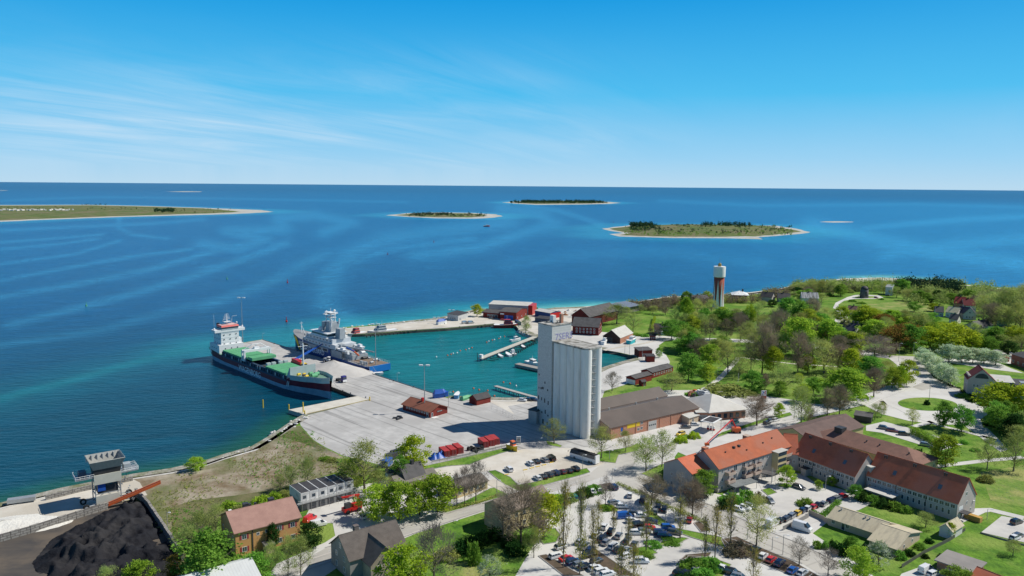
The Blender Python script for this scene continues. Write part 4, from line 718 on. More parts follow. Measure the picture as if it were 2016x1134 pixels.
SILO = wm_('weathered_concrete', (0.74, 0.73, 0.69), (0.54, 0.53, 0.50), scale=0.7, stretch=(1, 1, 0.10), c3=(0.68, 0.67, 0.64), s3=.15, lo=.4, hi=.72, bump=.03); SILOT = wm_('stained_concrete', (0.40, 0.39, 0.36), (0.13, 0.12, 0.10), scale=0.35, lo=.42, hi=.62); SILOB = wm_('silo_blocks', (0.66, 0.65, 0.62), (0.55, 0.545, 0.52), scale=0.8, brick=(0.9, (0.46, 0.46, 0.44)))
BLK = wm_('black_rubber', (0.02, 0.02, 0.02), (0.03, 0.03, 0.03)); DKM = wm_('dark_metal', (0.06, 0.06, 0.065), (0.04, 0.04, 0.04), rough=.5); GLS = glass(); RED = wm_('red_paint', (0.50, 0.025, 0.02), (0.42, 0.022, 0.02), rough=.35); YEL = wm_('yellow_paint', (0.75, 0.52, 0.03), (0.65, 0.45, 0.03), rough=.5); BLU = wm_('blue_paint', (0.02, 0.10, 0.42), (0.02, 0.08, 0.33), rough=.4); ORG = wm_('orange_paint', (0.70, 0.14, 0.04), (0.58, 0.12, 0.04), rough=.5)
def v3(p, z=0.0): return Vector((p[0], p[1], z))
def pt(p):   # pixel pair, pixel + eave height, or a Vector
    if isinstance(p, Vector): return Vector((p.x, p.y, 0))
    q = P(*p); return Vector((q.x, q.y, 0))
def perp(A, B, Q):
    d = (B - A).normalized(); n = Vector((-d.y, d.x, 0)); return (Q - A).dot(n)
class House:
    """walls, roof, windows in a local frame: x along the front A->B, y away from it"""
    def __init__(s, name, label, A, B, D, h, rh=2.0, roof='gx', wall=RENDW, roofm=ROOF_D, over=0.4, cat='building', gable=None, ridge=0.5, group=None, z=0.0, chim=(), rt=0.18):
        A = pt(A); B = pt(B); s.ang, s.L = frame(A, B); s.D = D if isinstance(D, (int, float)) else abs(perp(A, B, pt(D))); s.h = h
        s.o = thing(name, label, cat, (A.x, A.y, z), s.ang, group); L, D = s.L, s.D; m = MB(); r = MB(); o_ = over; s.rh = rh; s.roof = roof; ry = D * ridge
        if roof in ('gx', 'hip'):
            if roof == 'gx':
                m.grid([(0, 0, 0), (L, 0, 0), (L, D, 0), (0, D, 0), (0, 0, h), (L, 0, h), (L, D, h), (0, D, h), (0, ry, h + rh), (L, ry, h + rh)], [(0, 1, 5, 4), (2, 3, 7, 6), (1, 2, 6, 9, 5), (3, 0, 4, 8, 7)])
                k = rh / ry * o_; k2 = rh / (D - ry) * o_
                for (ya, za, yb, zb) in ((-o_, h - k, ry, h + rh), (D + o_, h - k2, ry, h + rh)):
                    v = [(-o_, ya, za + .03), (L + o_, ya, za + .03), (L + o_, yb, zb + .03), (-o_, yb, zb + .03)]; v += [(x, y, z_ + rt) for x, y, z_ in v]
                    r.grid(v, [(0, 3, 2, 1), (4, 5, 6, 7), (0, 1, 5, 4), (1, 2, 6, 5), (2, 3, 7, 6), (3, 0, 4, 7)])
                r.tube((-o_, ry, h + rh + rt), (L + o_, ry, h + rh + rt), .13, n=6)
            else:
                m.box(0, L, 0, D, 0, h); i = min(D, L) / 2; zt = h + rh
                v = [(-o_, -o_, h), (L + o_, -o_, h), (L + o_, D + o_, h), (-o_, D + o_, h), (-o_, -o_, h + .15), (L + o_, -o_, h + .15), (L + o_, D + o_, h + .15), (-o_, D + o_, h + .15), (i, D / 2, zt), (max(L - i, i + .1), D / 2, zt)]
                r.grid(v, [(0, 3, 2, 1), (0, 1, 5, 4), (1, 2, 6, 5), (2, 3, 7, 6), (3, 0, 4, 7), (4, 5, 9, 8), (5, 6, 9), (6, 7, 8, 9), (7, 4, 8)])
        elif roof == 'gy':
            m.grid([(0, 0, 0), (L, 0, 0), (L, D, 0), (0, D, 0), (0, 0, h), (L, 0, h), (L, D, h), (0, D, h), (L / 2, 0, h + rh), (L / 2, D, h + rh)], [(0, 1, 5, 8, 4), (2, 3, 7, 9, 6), (1, 2, 6, 5), (3, 0, 4, 7)])
            k = rh / (L / 2) * o_
            for (xa, sg) in ((-o_, 1), (L + o_, -1)):
                v = [(xa, -o_, h - k + .03), (L / 2, -o_, h + rh + .03), (L / 2, D + o_, h + rh + .03), (xa, D + o_, h - k + .03)]; v += [(x, y, z_ + rt) for x, y, z_ in v]
                r.grid(v, [(0, 3, 2, 1), (4, 5, 6, 7), (0, 1, 5, 4), (1, 2, 6, 5), (2, 3, 7, 6), (3, 0, 4, 7)])
            r.tube((L / 2, -o_, h + rh + rt), (L / 2, D + o_, h + rh + rt), .13, n=6)
        elif roof == 'flat':
            m.box(0, L, 0, D, 0, h); r.box(-o_, L + o_, -o_, D + o_, h + .003, h + .3)
        elif roof == 'shed':    # high at the back
            m.grid([(0, 0, 0), (L, 0, 0), (L, D, 0), (0, D, 0), (0, 0, h), (L, 0, h), (L, D, h + rh), (0, D, h + rh)], [(0, 1, 5, 4), (2, 3, 7, 6), (1, 2, 6, 5), (3, 0, 4, 7)])
            v = [(-o_, -o_, h - .05), (L + o_, -o_, h - .05), (L + o_, D + o_, h + rh + .1), (-o_, D + o_, h + rh + .1)]; v += [(x, y, z_ + .2) for x, y, z_ in v]; r.grid(v, [(0, 3, 2, 1), (4, 5, 6, 7), (0, 1, 5, 4), (1, 2, 6, 5), (2, 3, 7, 6), (3, 0, 4, 7)])
        s.wall = m.build('wall', wall, s.o); s.r = r.build('roof', roofm, s.o)
        for c in chim: s.chimney(*c)
    def roofz(s, x, y):
        if s.roof == 'gy': return s.h + s.rh * (1 - abs(x - s.L / 2) / (s.L / 2))
        if s.roof in ('gx', 'hip'): return s.h + s.rh * (1 - abs(y - s.D / 2) / (s.D / 2))
        return s.h + .2
    def chimney(s, fx, fy, w=.8, hh=1.3, m=None, d=None):
        x, y = fx * s.L, fy * s.D; z = s.roofz(x, y); c = MB(); d = d or w; c.box(x - w / 2, x + w / 2, y - d / 2, y + d / 2, z - .8, z + hh); c.box(x - w / 2 - .08, x + w / 2 + .08, y - d / 2 - .08, y + d / 2 + .08, z + hh, z + hh + .12)
        c.build('chimney', m or DKM, s.r)
    def place(s, o, face, u, z):
        L, D = s.L, s.D
        o.location = {'f': (u, 0, z), 'b': (L - u, D, z), 'l': (0, D - u, z), 'r': (L, u, z)}[face]
        o.rotation_euler = (0, 0, {'f': 0, 'b': math.pi, 'l': -math.pi / 2, 'r': math.pi / 2}[face])
    def win(s, face, u, z, w=1.2, h=1.3, fm=None, door=False, shut=None):
        fm = fm or WHITE; key = ('win', round(w, 2), round(h, 2), fm.name, door)
        if key not in MATS:
            f = MB(); t = .09
            f.box(-w / 2, w / 2, -.05, .02, 0, t); f.box(-w / 2, w / 2, -.05, .02, h - t, h); f.box(-w / 2, -w / 2 + t, -.05, .02, t, h - t); f.box(w / 2 - t, w / 2, -.05, .02, t, h - t)
            if w > .9 and not door: f.box(-t / 3, t / 3, -.045, .02, t, h - t)
            g = MB(); g.box(-w / 2 + t, w / 2 - t, -.02, .015, t, h - t); MATS[key] = (f.mesh('window', fm), g.mesh('pane', GLS))
        fmh, gm = MATS[key]; o = link('door' if door else 'window', fmh, s.o); link('pane', gm, o); s.place(o, face, u, z)
        if shut:
            for sg in (-1, 1):
                k = MB(); x = sg * (w / 2 + .3); k.box(x - .26, x + .26, -.06, -.005, 0, h); k.build('shutter', shut, o)
        return o
    def row(s, face, z, n, w=1.2, h=1.3, m0=1.5, m1=None, **k):
        span = (s.L if face in 'fb' else s.D); m1 = m0 if m1 is None else m1
        for i in range(n): s.win(face, m0 + (span - m0 - m1) * (i / (n - 1) if n > 1 else .5), z, w, h, **k)
    def panel(s, name, face, u, z, w, h, m, t=.05, sub=None):
        k = MB(); k.box(-w / 2, w / 2, -t, .0, 0, h); o = k.build(name, m, s.o); s.place(o, face, u, z); return o
    def boxat(s, name, x0, x1, y0, y1, z0, z1, m, parent=None):
        k = MB(); k.box(x0, x1, y0, y1, z0, z1); return k.build(name, m, parent or s.o)
def text(name, body, size, m, parent, loc, rot, ext=.02, label=None):
    cu = bpy.data.curves.new(name, 'FONT'); cu.body = body; cu.size = size; cu.extrude = ext; cu.align_x = 'CENTER'; cu.resolution_u = 2
    tmp = bpy.data.objects.new(name, cu); COL.objects.link(tmp); dg = bpy.context.evaluated_depsgraph_get(); me = bpy.data.meshes.new_from_object(tmp.evaluated_get(dg)); bpy.data.objects.remove(tmp)
    me.materials.clear(); me.materials.append(m); o = link(name, me, parent); o.location = loc; o.rotation_euler = rot
    return o
# ---- grain silo
a0, b0 = pt((1057, 832)), pt((1151, 866)); dS = (b0 - a0).normalized(); nS = Vector((-dS.y, dS.x, 0)); LS = (b0 - a0).length
HT = up(1057, 832, 637); HC = up(1153, 867, 691)
def solve(fn, target, lo_=0., hi_=60.):
    for _ in range(40):
        m_ = (lo_ + hi_) / 2
        if (fn(m_) < target): lo_ = m_
        else: hi_ = m_
    return lo_
s1 = solve(lambda s: proj(v3(a0 + dS * s, HT))[0], 1087); wT = solve(lambda s: proj(v3(a0 + dS * s1 + nS * s, HT))[0], 1125); wC = solve(lambda s: proj(v3(b0 + nS * s, 18))[0], 1187)
o = thing('grain_silo', 'tall pale concrete grain silo with a row of round bins and a square tower', 'silo', a0, math.atan2(dS.y, dS.x))
k = MB(); k.box(0, s1, 0, wT, 0, HT); k.build('tower', SILOB, o)
k = MB(); k.box(-.15, s1 + .15, -.15, wT + .15, HT + .002, HT + .5); rf = k.build('tower_roof', SILOT, o)
k = MB(); k.box(2.0, 4.2, wT * .45, wT * .45 + 1.6, HT + .5, HT + 3.6); k.build('roof_housing', SILO, rf)
k = MB(); k.box(s1 - 3.2, s1 - 1.9, wT * .62, wT * .62 + 1.3, HT + .5, HT + 4.2); k.box(s1 - 3.3, s1 - 1.8, wT * .62 - .1, wT * .62 + 1.4, HT + 4.2, HT + 4.5); k.build('chimney', BRICK, rf)
for i in range(7):
    k = MB(); k.lathe([(.16, 0), (.16, .5), (.28, .6), (.28, .75)], 8, c=(s1 * (i % 4) / 4 + .8, 1 + (wT - 2) * ((i * 3) % 7) / 7, HT + .5)); k.build('roof_vent', DKM, rf)
NB = 5; pb = (LS - s1) / NB; R = pb * .53
k = MB()
for i in range(NB):
    k.lathe([(R, 0), (R, HC)], 40, c=(s1 + pb * (i + .5), R, 0))
    k.build('bin', SILO, o, smooth=True).data.set_sharp_from_angle(angle=.7); k = MB()
    k.lathe([(R, 0), (R, HC)], 40, c=(s1 + pb * (i + .5), wC - R, 0)); k.build('bin', SILO, o, smooth=True).data.set_sharp_from_angle(angle=.7); k = MB()
k.box(s1 + .3, LS - R * .9, R * .6, wC - R * .6, 0, HC - .05); k.build('core_wall', SILO, o)
k = MB(); nn_ = 14; cxa = s1; cxb = LS - R
poly = [(cxa, -.1), (cxb, -.1)] + [(cxb + R * 1.04 * math.sin(t_), R - R * 1.04 * math.cos(t_)) for t_ in np.linspace(0, math.pi / 2, 8)] + [(cxb + R * 1.04 * math.cos(t_), wC - R + R * 1.04 * math.sin(t_)) for t_ in np.linspace(0, math.pi / 2, 8)] + [(cxa, wC + .1)]
k.prism(poly, HC + .002, HC + .7); k.build('bin_roof', SILOT, o)
k = MB()
for i in range(int(HC / 3.0)):     # zigzag ladder in the recess
    z = 1 + i * 3.0; x = LS - R * .55; y0_, y1_ = wC * .5 - 1.1, wC * .5 + 1.0
    k.box(x, x + 1.1, y0_, y1_, z, z + .08); k.tube((x + .9, y0_, z), (x + .9, y1_, z + 3.0), .05); k.tube((x + .3, y0_, z), (x + .3, y1_, z + 3.0), .05); k.tube((x + 1.05, y0_, z + 1), (x + 1.05, y1_, z + 1), .035)
k.build('ladder', STEEL, o)
for (u, z, w_, h_) in [(.55, 19, .7, 1.0), (.28, 16, .7, 1.0), (.12, 22, .6, .8), (.12, 16, .5, .8), (.4, 16.2, 1.1, 1.1), (.75, 16, .7, .9), (.1, 11, .6, 1.8), (.32, 11, .6, 1.4), (.55, 10.4, .7, 1.9), (.8, 9.8, .6, 1.9), (.1, 5.5, .7, 1.2), (.35, 5.2, .8, .8), (.6, 5.4, .7, 1.8), (.8, 4.6, .8, .8), (.12, 1.2, .8, 1.8), (.45, .5, 1.0, 2.2), (.75, .6, .7, 1.4)]:
    q = MB(); q.box(-w_ / 2, w_ / 2, -.04, .05, 0, h_); wo = q.build('window', DKM, o); wo.location = (u * s1, 0, z)
g_ = text('graffiti', '7SERS', 4.2, wm_('lilac_spray_paint', (0.27, 0.25, 0.46)), o, (s1 + .02, wT * .62, HT - 6.4), (math.pi / 2, 0, math.pi / 2))
# low steel shed against the silo
House('lean_to_shed', 'low dark lean-to shed against the left side of the grain silo', (1040, 832), (1056, 836), 12, 6.0, roof='flat', wall=STEEL, roofm=ROOF_D, over=.3)
# ---- brick hall: two parallel low gables
h1 = up(1201, 866, 843); A, B = pt((1201, 866)), pt((1375, 824))
dH = perp(A, B, pt((1294, 785, h1)))
H = House('brick_hall', 'long red brick hall with a brown sheet roof and garage doors beside the silo', A, B, dH, h1, 3.2, wall=BRICK, roofm=ROOF_H, over=.35)
for i in range(8): H.boxat('pilaster', H.L * (i + .02) / 7.55, H.L * (i + .02) / 7.55 + .35, -.18, 0, 0, h1 - .1, BRICK)
H.panel('sign', 'f', H.L * .245, h1 * .62, 7.4, 1.9, YEL)
for u, w_ in ((.455, 5.0), (.865, 4.6)):
    d_ = H.panel('garage_door', 'f', H.L * u, 0.05, w_, h1 * .78, wm_('grey_door', (0.50, 0.50, 0.48), wavex=('Z', 1.0, .1, .3)))
    for j in range(4):
        q = MB(); q.box(-w_ / 2 + .3 + j * (w_ - .4) / 4, -w_ / 2 + j * (w_ - .4) / 4 + 1.1, -.08, -.052, 1.9, 2.5); q.build('door_pane', GLS, d_)
H.panel('wall_sign', 'f', H.L * .12, h1 * .5, 1.0, 1.6, BLU)
for u, z in ((.335, 3.6), (.335, 1.3), (.30, 1.2), (.12, .9)): H.win('f', H.L * u, z, 1.4, 1.2)
for u in (.20, .5, .75): H.boxat('roof_vent', H.L * u, H.L * u + .6, dH * .6, dH * .6 + .6, h1 + 2.2, h1 + 3.8, STEEL, H.r)
nH = Vector((-math.sin(H.ang), math.cos(H.ang), 0)); dxH = Vector((math.cos(H.ang), math.sin(H.ang), 0))
A2 = A + nH * (dH + .6) - dxH * 3; hr2 = perp(A, B, pt((1285, 764, h1 + 3.4))) - dH - .6
B2x = (pt((1310, 779, h1)) - A).dot(dxH); B2 = A + dxH * B2x + nH * (dH + .6)
House('rear_brick_hall', 'rear brown roofed brick hall directly behind the long brick hall', A2, B2, hr2 * 2, h1 + .3, 3.0, wall=BRICK, roofm=ROOF_H, over=.35).row('r', 2, 3, 1.6, 1.4, m0=5)
House('annex_hall', 'small pale roofed annex behind the brick halls', A2 + nH * (hr2 * 2 + .8) + dxH * 2, A2 + nH * (hr2 * 2 + .8) + dxH * 22, 9, 4.5, .8, 'shed', wall=BRICK, roofm=ROOF_L)
# ---- quay cabins
A, B = (846.6, 823), (881, 813); hq = up(846.6, 823, 811)
H = House('harbour_cabin', 'red wooden harbour cabin with a brown tiled roof alone on the open quay', A, B, (797, 806), hq, 2.2, 'gy', REDW, wm_('rust_brown_tiles', (0.26, 0.095, 0.06), (0.20, 0.08, 0.05), wavex=('Z', 2.4, .1, .25)), over=.7)
H.chimney(.45, .55, 1.1, 1.6, RED); H.row('l', 1.3, 9, 1.0, 1.1, m0=3, m1=2); H.win('f', H.L * .12, 0.1, 1.1, 2.1, door=True); H.panel('sign', 'f', H.L * .55, 1.7, 3.6, .7, DKM); text('lettering', 'SLITE HAMN', .5, WHITE, H.o, (H.L * .55, -.07, 1.88), (math.pi / 2, 0, 0), .01); H.win('l', H.D - 1.6, .1, 1.2, 2.2, door=True); H.panel('step', 'f', H.L * .2, 0, 3.0, .12, WHITE, t=2.0)
H = House('boat_shed', 'small red shed with a dark seamed roof at the water edge of the harbour', (938.6, 798.5), (966, 792), (923, 793.8), up(938.6, 798, 787), 1.8, 'gx', REDW, ROOF_D, over=.3); H.panel('door', 'l', H.D * .5, 0, 2.2, 2.4, wm_('dark_red_door', (0.14, 0.02, 0.02)))
# ---- harbour buildings beyond the basin
H = House('harbour_office', 'pale grey flat roofed building at the inner end of the breakwater', (902, 632), (921, 626), (881, 630), 4.5, .7, 'shed', wm_('pale_grey_board', (0.50, 0.51, 0.50)), ROOF_D, over=.4); H.row('l', 1.2, 3, 1.2, 1.2, m0=3); H.win('f', 3, .1, 1.4, 2.2, door=True)
H = House('low_workshop', 'low red workshop with a brown roof beside the yellow willow', (951, 624.5), (983, 627.5), 13, 4.2, 1.8, 'gx', REDW, ROOF_G, over=.4); H.row('f', 1.4, 3, 2.4, 1.6, m0=5); H.win('f', 12, .1, 2.6, 2.8, door=True)
H = House('red_workshop', 'larger red workshop with blue doors by the harbour basin', (984, 629), (1016.5, 631.5), (1030, 622), 6.4, 1.8, 'gx', REDW, ROOF_G, over=.4)
for u in (.38, .52, .7): H.panel('blue_door', 'f', H.L * u, .05, 2.9, 3.8, BLU)
H.panel('sign', 'f', H.L * .14, 4.2, 3.2, 1.0, WHITE); H.row('r', 1.5, 3, 1.2, 1.2, m0=3)
H = House('white_warehouse', 'long white roofed warehouse with a grey wall and red end behind the red workshops', (962, 616), (1040, 620), 15, 7.4, .8, 'shed', wm_('pale_cladding', (0.40, 0.41, 0.42)), ROOF_L, over=.3)
H.boxat('red_end', H.L, H.L + 3.5, -.3, 15.3, 0, 7.9, RED)
H = House('blue_hall', 'white roofed hall with a blue side and red gable by the beach', (1053, 622), (1083, 627.5), 12, 4.5, 1.2, 'gx', WALLBL, ROOF_L); H.boxat('red_gable', H.L, H.L + .4, 0, 12, 0, 4.3, RED)
House('store_shed', 'low dark roofed store shed in front of the blue hall', (1053, 634), (1081, 637), 8, 3.2, .6, 'shed', wm_('blue_grey_board', (0.07, 0.09, 0.13)), ROOF_D)
# red timber mill
hm = up(1178, 661, 644)
H = House('red_timber_house', 'two storey dark red timber house with white windows behind the silo', (1127, 658), (1178, 661), (1189, 653.5), hm, 5.0, 'gx', wm_('dark_red_timber', (0.15, 0.022, 0.02), (0.11, 0.02, 0.018)), ROOF_G, over=.6)
H.row('f', 1.4, 6, 1.3, 1.5, m0=3); H.row('f', hm - 2.6, 6, 1.3, 1.3, m0=3); H.row('r', hm - 2.4, 3, 1.2, 1.3, m0=2.5); H.row('r', 1.4, 3, 1.2, 1.3, m0=2.5); H.win('r', H.D / 2, hm + 1.2, 1.4, 1.4)
H = House('red_barn', 'large dark red barn with a long mottled grey roof beside the beach', (1160, 642), (1216, 628), 16, 7, 5.5, 'gx', wm_('dark_red_timber', 0), ROOF_G, over=.5); H.row('l', 3, 2, 1.3, 1.3, m0=5)
House('shore_shelter', 'open sided shelter with a slate blue roof by the beach', (1232, 617), (1258, 612), 14, 5.0, 1.5, 'shed', wm_('grey_board', (0.2, 0.19, 0.18)), wm_('blue_grey_sheet', (0.16, 0.20, 0.27)), over=1.5)
hb = up(1220.5, 677, 665)
H = House('boathouse', 'dark boathouse with a pale metal roof and open gable on the slipway', (1187, 673), (1220.5, 677), (1240, 666), hb, 4.6, 'gy', wm_('dark_brown_timber', (0.055, 0.03, 0.025)), ROOF_L, over=.5); H.row('r', 1.2, 4, 1.2, 1.4, m0=2); H.panel('door', 'f', H.L * .4, 0, 4, 3.6, DKM)
H.boxat('brick_corner', H.L, H.L + .3, 0, H.D, 0, hb - .3, BRICK)
House('kiosk', 'small dark red kiosk beside the harbour road', (1279, 669), (1290.5, 669.5), 4, 3.0, .8, 'gx', REDW, ROOF_D).row('f', 1, 2, 1, 1.1, m0=1.2)
House('net_shed', 'flat roofed red net shed on the corner of the quay', (1258, 703.5), (1284, 702), 7, 4.2, .5, 'shed', REDW, ROOF_G).win('f', 3, .1, 1.2, 2.1, door=True)
House('red_store', 'little red flat roofed store standing alone on the quay road', (1273, 713), (1289, 713), 5, 3.6, .3, 'shed', REDW, ROOF_D)
H = House('garage_row', 'short red building with three white garage doors in its gable', (1250.8, 758), (1283, 749), (1235, 753), 3.4, 1.0, 'gx', REDW, ROOF_G, over=.3)
for u in (.2, .5, .8): H.panel('garage_door', 'l', H.D * u, 0.02, 2.2, 2.5, WHITE)
H = House('long_red_row', 'long low red building with a row of white windows near the park', (1284, 745), (1325, 733), 7.5, 3.2, 1.2, 'gx', REDW, ROOF_G, over=.3); H.row('f', 1.2, 8, 1.2, 1.2, m0=2)
House('tiny_red_hut', 'tiny red hut with a door in front of the garage row', (1264, 761), (1272, 760), 3.0, 2.4, .8, 'gx', REDW, ROOF_D, over=.25).win('f', 1.5, .1, .9, 1.9, door=True)
H = House('grey_cottage', 'light blue grey cottage with a dark roof and white porch by the park', (1289, 658), (1319, 659), 9, 3.6, 3.4, 'gx', wm_('blue_grey_cottage', (0.30, 0.34, 0.38)), ROOF_D, over=.4); H.row('f', 1, 4, 1.4, 1.4, m0=2.5); H.boxat('porch', H.L * .4, H.L * .6, -2, 0, 0, 2.6, WHITE); H.chimney(.5, .5)
# ---- water tower
bt = P(1413.5, 606); ht = up(1413.5, 606, 524.5); hk = up(1413.5, 606, 545.5); rt_ = 11.6 * mpp(bt); rs_ = 9.6 * mpp(bt)
o = thing('water_tower', 'tall round water tower of red brick with white rays and a white tank', 'water tower', bt)
k = MB(); k.lathe([(rs_ * 1.12, -1), (rs_ * 1.08, 2), (rs_, hk * .5), (rs_ * 1.04, hk)], 40); k.build('shaft', wm_('tower_brick', (0.34, 0.085, 0.055), (0.27, 0.07, 0.05)), o, smooth=True)
for i in range(8):
    a = i * math.pi / 4 + .35; q = MB(); pv = []
    for j in range(9):
        z = -.5 + hk * .93 * j / 8; w_ = .37 * (1 - j / 8) + .005; r_ = (rs_ * 1.12 + (rs_ - rs_ * 1.12) * min(1, z / (hk * .5))) + .12
        if z > hk * .5: r_ = rs_ + (z / hk - .5) * 2 * rs_ * .04 + .12
        pv.append([(r_ * math.cos(a + s_ * w_), r_ * math.sin(a + s_ * w_), z) for s_ in (-1, -.5, 0, .5, 1)])
    for j in range(8):
        for s_ in range(4): q.face([pv[j][s_], pv[j][s_ + 1], pv[j + 1][s_ + 1], pv[j + 1][s_]])
    q.build('white_ray', WHITE, o)
k = MB(); k.lathe([(rs_ * 1.04, hk), (rt_, hk + .4), (rt_, ht - .5), (rt_ * .98, ht)], 48); k.build('tank', WHITE, o, smooth=True).data.set_sharp_from_angle(angle=.5)
k = MB(); k.lathe([(rt_ * .28, ht), (rt_ * .28, ht + 2.2), (rt_ * .05, ht + 3.2)], 16); k.build('lantern', wm_('brass_cladding', (0.35, 0.25, 0.08)), o)
k = MB(); k.tube((0, 0, ht + 3), (0, 0, ht + 8), .12, .05); k.build('mast', STEEL, o)
# ---- houses by the water tower
H = House('hexagon_house', 'brick house with a white hipped roof right of the water tower', (1443, 592), (1471, 593), 14, 5.5, 3.4, 'hip', BRICK, WHITE, over=1.5); H.chimney(.7, .5, 1.4, 1.4)
for nm_, lb, A, B, D, h_, rh_, wl, rf_ in (
    ('cottage', 'brown roofed cottage half hidden left of the water tower', (1362, 598), (1396, 597), 10, 4, 3, RENDB, ROOF_G),
    ('cottage', 'dark roofed grey house right of the white roofed brick house', (1497, 593), (1519, 595), 10, 4.5, 4, RENDG, ROOF_D),
    ('cottage', 'dark roofed house with chimney above the park trees', (1531, 595), (1555, 596), 10, 4, 4, RENDGR, ROOF_D),
    ('villa', 'wide house with a pale striped roof left of the hill road', (1579, 597), (1611, 598), 11, 5, 4.5, RENDW, wm_('striped_roof', (0.5, 0.5, 0.5), (0.1, 0.1, 0.1), scale=1.2, stretch=(3, .1, .1), lo=.45, hi=.55)),
    ('cottage', 'brown roofed cottage in the trees right of the hill road', (1668, 619), (1690, 621), 9, 3, 4, RENDB, TILE_B),
    ('terrace_house', 'blue roofed terrace house wing behind the white gabled house', (1587, 648), (1622, 652), 9, 4, 4.5, RENDG, ROOF_BB),
    ('villa', 'small blue house leftmost in the hillside village', (1841, 623), (1857, 624), 9, 4, 4, wm_('pale_blue_wall', (.35, .42, .5)), ROOF_G),
    ('villa', 'house with a pale yellow roof in the hillside village', (1861, 624), (1883, 627), 10, 4.5, 4, RENDW, wm_('pale_yellow_roof', (.62, .55, .36))),
    ('villa', 'tall house with a bright red roof at the top of the hillside village', (1877, 609), (1896, 611), 11, 6, 5, BRICK, wm_('bright_red_roof', (.35, .06, .05))),
    ('villa', 'dark red roofed white house rightmost at the top of the hillside village', (1897, 612), (1921, 613), 11, 5, 5, RENDW, wm_('wine_red_roof', (.16, .03, .035))),
    ('villa', 'dark blue roofed house in the middle of the hillside village', (1882, 625), (1901, 628), 10, 4.5, 4.5, RENDG, ROOF_BB),
    ('cottage', 'small white gabled house lowest in the hillside village', (1868, 636), (1884, 638), 8, 3.5, 3.5, RENDW, ROOF_G),
    ('villa', 'long grey house with a dark roof below the hillside village', (1928, 655), (1955, 650), 11, 4, 3.5, RENDG, ROOF_D),
    ('cottage', 'low dark house left of the long grey house below the village', (1912, 660), (1927, 664), 9, 3, 3.5, RENDGR, ROOF_BB),
    ('shed', 'teal green flat shed beside the meadow at the right edge', (1965, 642), (1983, 643), 8, 4, .6, wm_('teal_wall', (.05, .22, .26)), ROOF_BB)):
    H = House(nm_, lb, A, B, D, h_, rh_, 'gx', wl, rf_); H.row('f', 1.2, max(2, int(H.L / 4)), 1.2, 1.2, m0=2); H.row('r', 1.2, 2, 1.0, 1.2, m0=2.5); H.chimney(.45, .5)
H = House('gabled_villa', 'white villa with solar panels and its gable towards the harbour', (1896, 628), (1921, 630), 11, 4.5, 5, 'gy', RENDW, ROOF_BB); H.row('f', 1.2, 3, 1.1, 1.3, m0=2.5); H.win('f', H.L / 2, 5, 1.2, 1.3)
H = House('white_gable_house', 'long white house with a blue black roof and tall white gable among park trees', (1641, 663), (1676, 669), (1695, 662), up(1676, 669, 657.5), 6.0, 'gx', RENDW, ROOF_BB, over=.4); H.row('f', 1.2, 6, 1.1, 1.4, m0=3); H.row('r', 1.2, 4, 1.0, 1.5, m0=1.6); H.row('r', 4.8, 2, 1.1, 1.5, m0=4)
for u in (.15, .4, .66, .9): H.chimney(u, .5, 1.1, 1.5)
for u in (.3, .42): H.boxat('skylight', H.L * u, H.L * u + 1.2, 1.6, 2.6, H.h + 2.0, H.h + 3.1, STEEL, H.r)
# windmill and white lookout house on the hill
b_ = P(1701, 586); wr = 8.4 * mpp(b_); hw = up(1701, 586, 569)
o = thing('windmill', 'old grey stone windmill without sails on the gravel circle', 'windmill', b_)
k = MB(); k.lathe([(wr, -.5), (wr * .93, hw * .5), (wr * .84, hw)], 20); k.build('tower', wm_('grey_limestone', (0.16, 0.155, 0.15), (0.10, 0.10, 0.10), scale=.6), o, smooth=True)
k = MB(); k.lathe([(wr * .9, hw), (wr * .86, hw + .8), (wr * .55, hw + 2.4), (wr * .06, hw + 3.1)], 16); k.build('cap', ROOF_D, o, smooth=True)
k = MB(); k.tube((wr * .5, -wr * .5, hw + 1), (wr * 1.1, -wr * 1.4, hw + 1.3), .25); k.tube((wr * .9, -wr * 1.2, hw - 4), (wr * 1.1, -wr * 1.4, hw + 5), .14); k.build('axle', DKM, o)
k = MB(); k.tube((-wr * .5, -wr * .2, hw), (-wr * 1.9, -wr * .9, .2), .16); k.build('tail_pole', DKM, o)
for z in (2.2, hw * .55): k = MB(); k.box(-.6, .6, -wr - .1, -wr * .8, z, z + 1.5); k.build('window', DKM, o)
H = House('lookout_house', 'white tower like house standing alone in the meadow by the windmill', (1742.5, 581), (1756, 582), (1761, 579.5), up(1756, 582, 566), 1.2, 'shed', RENDW, STEEL, over=.3); H.row('r', 2, 2, 1.0, 3, m0=2); H.win('f', H.L * .6, 3, 2.2, 2.2)
# ---- town building at the right with the dark red roof
h5 = up(1903, 780, 746)
H = House('town_hall', 'white town building with a steep dark red roof and tall gable by the roundabout', (1903, 780), (1957, 785), (1887, 769), h5, up(1930, 782, 727) - h5, 'gy', RENDG, wm_('wine_roof_tiles', (0.13, 0.022, 0.028), (0.17, 0.03, 0.03)), over=.4)
for z in (1.2, 5.2):
    for u in (.30, .72): H.win('f', H.L * u - .8, z, 1.0, 1.5); H.win('f', H.L * u + .8, z, 1.0, 1.5)
    H.row('l', z, 3, 1.0, 1.5, m0=3)
k = MB(); k.prism([(3 * math.cos(t_), 2.6 * math.sin(t_)) for t_ in np.linspace(0, math.pi, 12)], 0, .06, T=Matrix.Translation((H.L / 2, 0, h5 + .8)) @ Matrix.Rotation(math.pi / 2, 4, 'X')); k.build('arched_window', GLS, H.o)
for i in range(6): H.boxat('dormer', .5 + i * .02, 1.7, 1.5 + i * H.D / 6.6, 2.6 + i * H.D / 6.6, h5 + .3, h5 + 1.6, RENDG, H.r)
